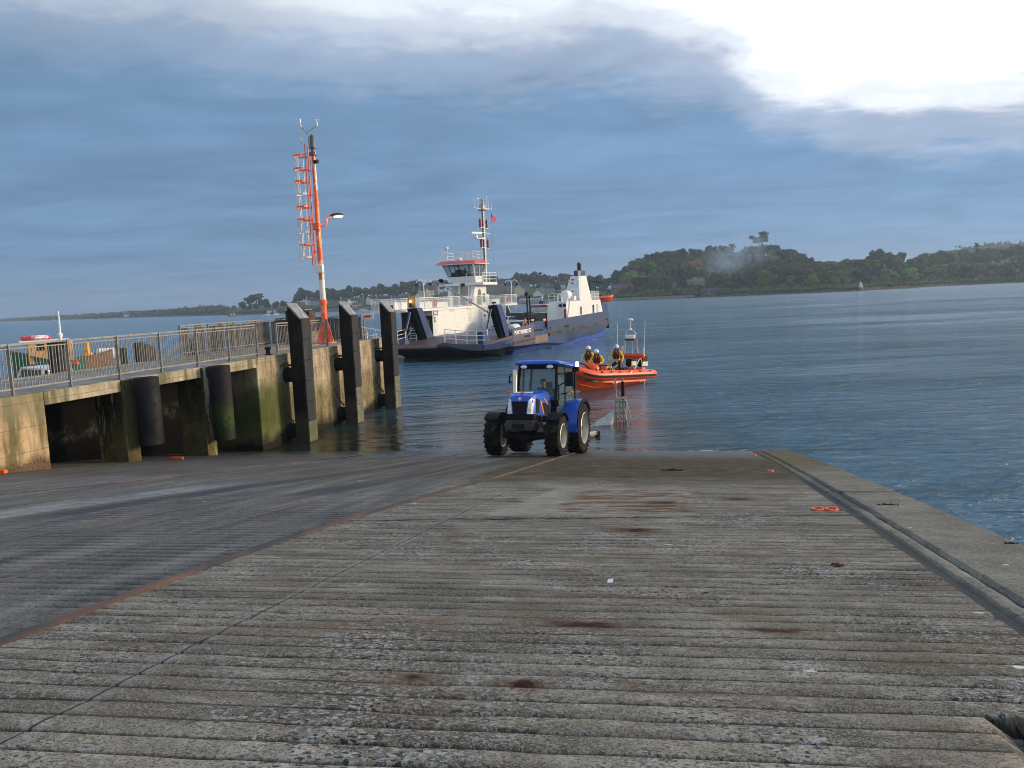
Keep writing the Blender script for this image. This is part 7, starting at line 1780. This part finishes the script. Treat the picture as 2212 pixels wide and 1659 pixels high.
yacht(596, 640, 4.5, MWC, 'tiny white boat below the low white buildings on the left shore', 0, 30)
yacht(1088, 560, 6.5, pm('hull_grey',(.4,.42,.45),.4), 'white cabin cruiser moored right of the ferry passenger deck', 0, 20)
yacht(783, 640, 7, MWC, 'white motor boat under the sea wall between middle and last fender post', 0, 5)
yacht(2, 900, 6, MWC, 'white speck of a boat at the far left horizon', 7, 0).location = sight(115, 691.5, 1300)*1.0
for o in list(col.objects):
    if o.get('label') == 'white speck of a boat at the far left horizon': o.location.z = 0
for px, lb in ((586,'low white shed on the left shore, left of two'),(600,'low white shed on the left shore, right of two')): house(px, .06, 8, 5, 2.2, 1.2, 'white', lb, 0, None, 2, 1, 0, name='shed')
house(275, .12, 9, 7, 3.5, 2.2, 'white', 'tiny white cottage on the low far left shore', 10, None, 2, 1, 1, name='cottage')

# ------------------------------------------------------------------ boats moored beyond the pier on the left
MGRN = pm('boat_green', (.018,.17,.09), .45, var=.25, scale=2); MWOOD = pm('varnished_wood', (.62,.36,.13), .45, var=.35, scale=3, stretch=(5,1,.3)); MBRN = pm('brown_plank', (.20,.095,.045), .6, var=.3, scale=3, stretch=(.5,1,4))
Yb = 52; bow_, ste = sight(32, 762, Yb), sight(239, 762, Yb+3)
mid = (bow_+ste)/2; fb = thing('fishing_boat', 'old green fishing boat with varnished wooden wheelhouse moored beyond the quay railing', 'fishing boat', (mid.x,mid.y,0), math.atan2(ste.y-bow_.y, ste.x-bow_.x)+PI)
L = (ste-bow_).length; hl = L/2
m = MB(); rings = []
for i in range(11):
    u = i/10; x = -hl+L*u; k = min(1,.55+u*1.2) if u < .4 else (1 if u < .6 else max(.03,1-((u-.6)/.4)**1.8)); w_ = 1.35*k; zt = 3.15-.55*math.sin(PI*min(1,u*1.05))+.35*max(0,u-.6)*2; xo = .55*max(0,u-.7)/.3
    rings.append([V((x+xo*.9,-w_,zt)),V((x+xo*.6,-w_*.96,zt-.45)),V((x,-w_*.8,.4)),V((x-.3*u,0,-.7)),V((x,w_*.8,.4)),V((x+xo*.6,w_*.96,zt-.45)),V((x+xo*.9,w_,zt))])
m.mat(0); m.loft(rings)
def hull_cols(o, cut):
    me = o.data
    for p in me.polygons: p.material_index = 1 if p.center.x < cut else 0
hb_ = m.build('hull', [MGRN, MBRN], fb, smooth=40); hull_cols(hb_, -hl*.38)
m = MB(); m.tube([(r[6].x,r[6].y,r[6].z) for r in rings], .06, 6); m.tube([(r[0].x,r[0].y,r[0].z) for r in rings], .06, 6); m.build('gunwale', MBRN, fb)
m = MB(); m.bb(-.5,2.1,-.95,.95,2.5,3.95); wh = m.build('wheelhouse', MWOOD, fb, bevel=.06)
for x in (.05,.7,1.35):
    for s_ in (-1,1):
        m = MB(); m.box((x,s_*.955,3.6),(.42,.03,.42)); m.build('window', MGLASS, wh)
m = MB(); m.bb(-.35,2.5,-1.1,1.1,3.95,4.05); m.build('wheelhouse_roof', MWC, wh)
m = MB(); m.tube([(.75,-.4,4.2),(.9,.0,4.22),(1.6,.35,4.25),(2.3,.1,4.2),(2.2,-.45,4.18),(1.4,-.6,4.2)], .15, 8, closed=True); m.build('red_dinghy', pm('red_boat',(.62,.05,.05),.5,dirt=(.7,.7,.7),dirt_amt=.3,dirt_scale=2), fb)
m = MB(); m.cyl((.1,0,4.0),(.1,0,5.9),.07,.045,8); m.build('mast', MWC, fb)
m = MB(); m.tube([(-3.2,.2,2.85),(-3.1,.2,2.85),(-2.0,.2,2.85),(-1.9,.2,2.85)], [.2,.42,.42,.2], 14); m.build('liferaft', MWC, fb, smooth=40)
m = MB(); m.cyl((-1.35,.3,3.0),(-1.35,.3,3.7),.2,.2,12); m.cyl((-1.35,.3,2.85),(-1.35,.3,3.02),.4,.3,12); m.build('yellow_drum', pm('drum_yellow',(.75,.38,.02),.5), fb)
m = MB(); m.tube([(3.2,.8,3.0),(3.2,.8,3.6),(4.2,.4,3.7),(4.7,0,3.7),(4.2,-.4,3.7),(3.2,-.8,3.6)], .025, 6); m.cyl((4.0,.5,2.7),(4.0,.5,3.4),.02,.02,5); m.build('bow_rail', MGALV, fb)
q = sight(88, 800, 36); cr = thing('motor_boat', 'small white motor boat cabin showing over the quay edge before the green boat', 'boat', (q.x,q.y,.55), R(155))
m = MB(); rings = []
for i in range(8):
    u = i/7; x = -2.4+4.8*u; k = 1 if u < .5 else max(.05,1-((u-.5)/.5)**2); rings.append([V((x,-.95*k,1.6+.3*u)),V((x,-.8*k,.2)),V((x,0,-.2)),V((x,.8*k,.2)),V((x,.95*k,1.6+.3*u))])
m.loft(rings); m.build('hull', MWC, cr, smooth=40)
m = MB(); lo_ = [V((-1.2,-.78,1.6)),V((.9,-.7,1.7)),V((.9,.7,1.7)),V((-1.2,.78,1.6))]; hi_ = [V((-1.1,-.66,2.65)),V((.45,-.6,2.7)),V((.45,.6,2.7)),V((-1.1,.66,2.65))]
m.hexa(lo_, hi_); m.build('cabin_glass', MGLASS, cr)
m = MB()
for a, b_ in zip(lo_, hi_): m.bar(a, b_, .1, .1)
for i in range(4): m.bar(lo_[i], lo_[(i+1)%4], .1, .1)
m.hexa([p+V((0,0,0)) for p in hi_],[p+V((0,0,.1)) for p in hi_]); m.build('cabin_frame', MWC, cr, bevel=.02)
for px, py, lb in ((152,785.5,'small orange float hanging at the quay edge, left of two'),(167,785,'small orange float hanging at the quay edge, right of two')):
    q = sight(px, py, 26.0); m = MB(); m.ell((0,0,0),(.09,.09,.07),10,6); m.cyl((0,0,.05),(0,0,.12),.02,.02,6); tag(m.build('float', MORANGE, None, q), lb, 'float', 'orange floats at the quay edge')

# ------------------------------------------------------------------ small things on the slipway
def ring_set(l, s, label, L_=.34, n=2, seed=1):
    p = slip(l, s, .0); t_ = thing('mooring_ring', label, 'mooring ring', p, -SAZ, 'orange painted mooring rings and bars on the slipway')
    m = MB()
    for k in range(n):
        x = (k-(n-1)/2)*L_*.62; pts = [(x+L_*.26*math.cos(a), .08*math.sin(a), .015+.006*math.sin(2*a)) for a in [2*PI*i/14 for i in range(14)]]; m.tube(pts, .017, 6, closed=True)
    m.build('ring', MORANGE, t_)
    m = MB(); m.box((L_*.75,0,.005),(.12,.2,.02)); m.build('plate', MRUST, t_)
    return t_
ring_set(1.74, 11.05, 'pair of orange painted iron rings by the drain channel halfway down the slip', .28, 2)
ring_set(1.67, 17.5, 'orange painted ring by the drain channel nearer the water', .2, 1)
ring_set(1.85, 24.2, 'orange painted ring by the drain channel at the wet end of the slip', .2, 1)
def obar(px, py, w_, label, s_):
    q = s_; t_ = thing('mooring_bar', label, 'mooring bar', q, -SAZ, 'orange painted mooring rings and bars on the slipway')
    m = MB(); m.box((0,0,.05),(w_,.10,.08)); m.cyl((-w_/2,0,.05),(-w_/2-.1,0,.04),.03,.02,8); m.build('bar', MORANGE, t_, bevel=.02)
obar(0,0,.42,'orange painted bar on the slip foot between the two round quay fenders', V((-10.42,24.25,.97)))
obar(0,0,.5,'orange painted bar on the slip at the foot of the solid quay wall', V((-12.2,18.5,1.9)))
# recess with ring at the near right corner
p = slip(1.68, 3.52, 0); rc = thing('ring_recess', 'dark recess with an orange ring in the slip at the right edge of the view', 'mooring ring', p, -SAZ)
m = MB(); m.prism([(-.24,.36),(-.24,-.28),(.26,-.28),(.26,.36)], 'z', -.10, -.072); m.build('recess_floor', pm('recess_dark',(.02,.018,.016),.9), rc)
m = MB(); pts = [(-.115+.06*math.cos(a), .16+.03*math.cos(a), .0+.06*math.sin(a)) for a in [2*PI*i/16 for i in range(16)]]; m.tube(pts, .022, 8, closed=True); m.build('ring', MORANGE, rc)
MWEEDR = pm('weed_red', (.11,.035,.015), .7, var=.4, scale=20); MWEEDD = pm('weed_dark', (.014,.014,.008), .6, var=.4, scale=20)
def weed(l, s, r_, mat, label, n=40, flat=.3, st_=1.6):
    rnd = random.Random(int(s*100)); m = MB()
    for k in range(n):
        a = rnd.random()*6.28; d = r_*rnd.random(); p0 = V((d*st_*math.cos(a), d*math.sin(a), .005)); dr_ = V((rnd.gauss(0,1)*st_,rnd.gauss(0,1),abs(rnd.gauss(0,flat)))).normalized()*r_*rnd.uniform(.3,.8)
        m.tube([p0, p0+dr_*.5+V((0,0,r_*.12)), p0+dr_+V((0,0,.004))], [.007,.012,.004], 5)
    tag(m.build('seaweed', mat, None, slip(l, s, .0), -SAZ), label, 'seaweed', 'clumps of seaweed on the slipway')
weed(1.6-.35, 7.28, .045, MWEEDR, 'rust coloured clump of seaweed in the middle of the slip', 36, .8, 1.0)
weed(-.41, 17.65, .10, MWEEDD, 'dark seaweed clump on the wet part of the slip right of the tractor', 60, .2, 2.0)
weed(2.65, 11.6, .07, MWEEDD, 'dark seaweed strand lying on the coping halfway down', 45, .2, 2.2)
weed(3.1, 8.6, .04, MWEEDD, 'small dark seaweed clump at the outer edge of the coping', 30, .3, 1.3)
for l, s, lb in ((-.66,6.32,'white bit of litter left of the rusty weed'),): 
    m = MB(); m.add([(-.02,-.04,.012),(.025,-.035,.018),(.022,.04,.02),(-.022,.035,.014)], [(0,1,2,3)]); m.add([(-.02,-.04,.006),(.025,-.035,.010),(.022,.04,.012),(-.022,.035,.007)], [(3,2,1,0)]); tag(m.build('paper_scrap', MWC, None, slip(l,s,.006), -SAZ), lb, 'litter')

# ------------------------------------------------------------------ smoke and air
def vol_mat(name, dens, colr, nz=None):
    mm = bpy.data.materials.new(name); mm.use_nodes = True; t = NT(mm.node_tree); mm.node_tree.nodes.remove(mm.node_tree.nodes['Principled BSDF'])
    pv = t.n('ShaderNodeVolumePrincipled', inp={'Color': (*colr,1), 'Density': dens, 'Anisotropy': .2})
    mm.node_tree.links.new(pv.outputs[0], mm.node_tree.nodes['Material Output'].inputs['Volume'])
    if nz:
        v = t.obj(); n = t.noise(v, nz, 5, .6, 1.0); k = t.ramp(n, [(.42,0.),(.68,1.)])
        sx2 = t.sep(v); rr = t.math('SQRT', t.math('ADD', t.math('POWER', t.math('DIVIDE', sx2[0], 30.0), 2.0), t.math('POWER', t.math('DIVIDE', sx2[2], 17.0), 2.0)))
        mm.node_tree.links.new(t.math('MULTIPLY', t.math('MULTIPLY', k, t.ramp(rr, [(.0,1.),(.95,0.)])), dens), pv.inputs['Density'])
    return mm
g = sight(1592, 549, 560); m = MB(); m.ell((0,0,0),(27,12,19),20,12, M=None)
sm = stuff(m.build('smoke', vol_mat('smoke', .08, (.55,.74,1.0), .10), None, g, R(-16)))
sm.rotation_euler = (0, R(-14), R(-16))
g = sight(1556, 575, 555); m = MB(); m.ell((0,0,0),(10,8,17),16,10); sm2 = stuff(m.build('smoke', vol_mat('smoke_b', .08, (.62,.78,.98), .15), None, g)); sm2.rotation_euler = (0,R(25),0)
m = MB(); m.bb(-1900,1900,-60,2700,-8.2,75)
HAZE = stuff(m.build('haze', vol_mat('haze', .00030, (.60,.72,.86)), smooth=0))
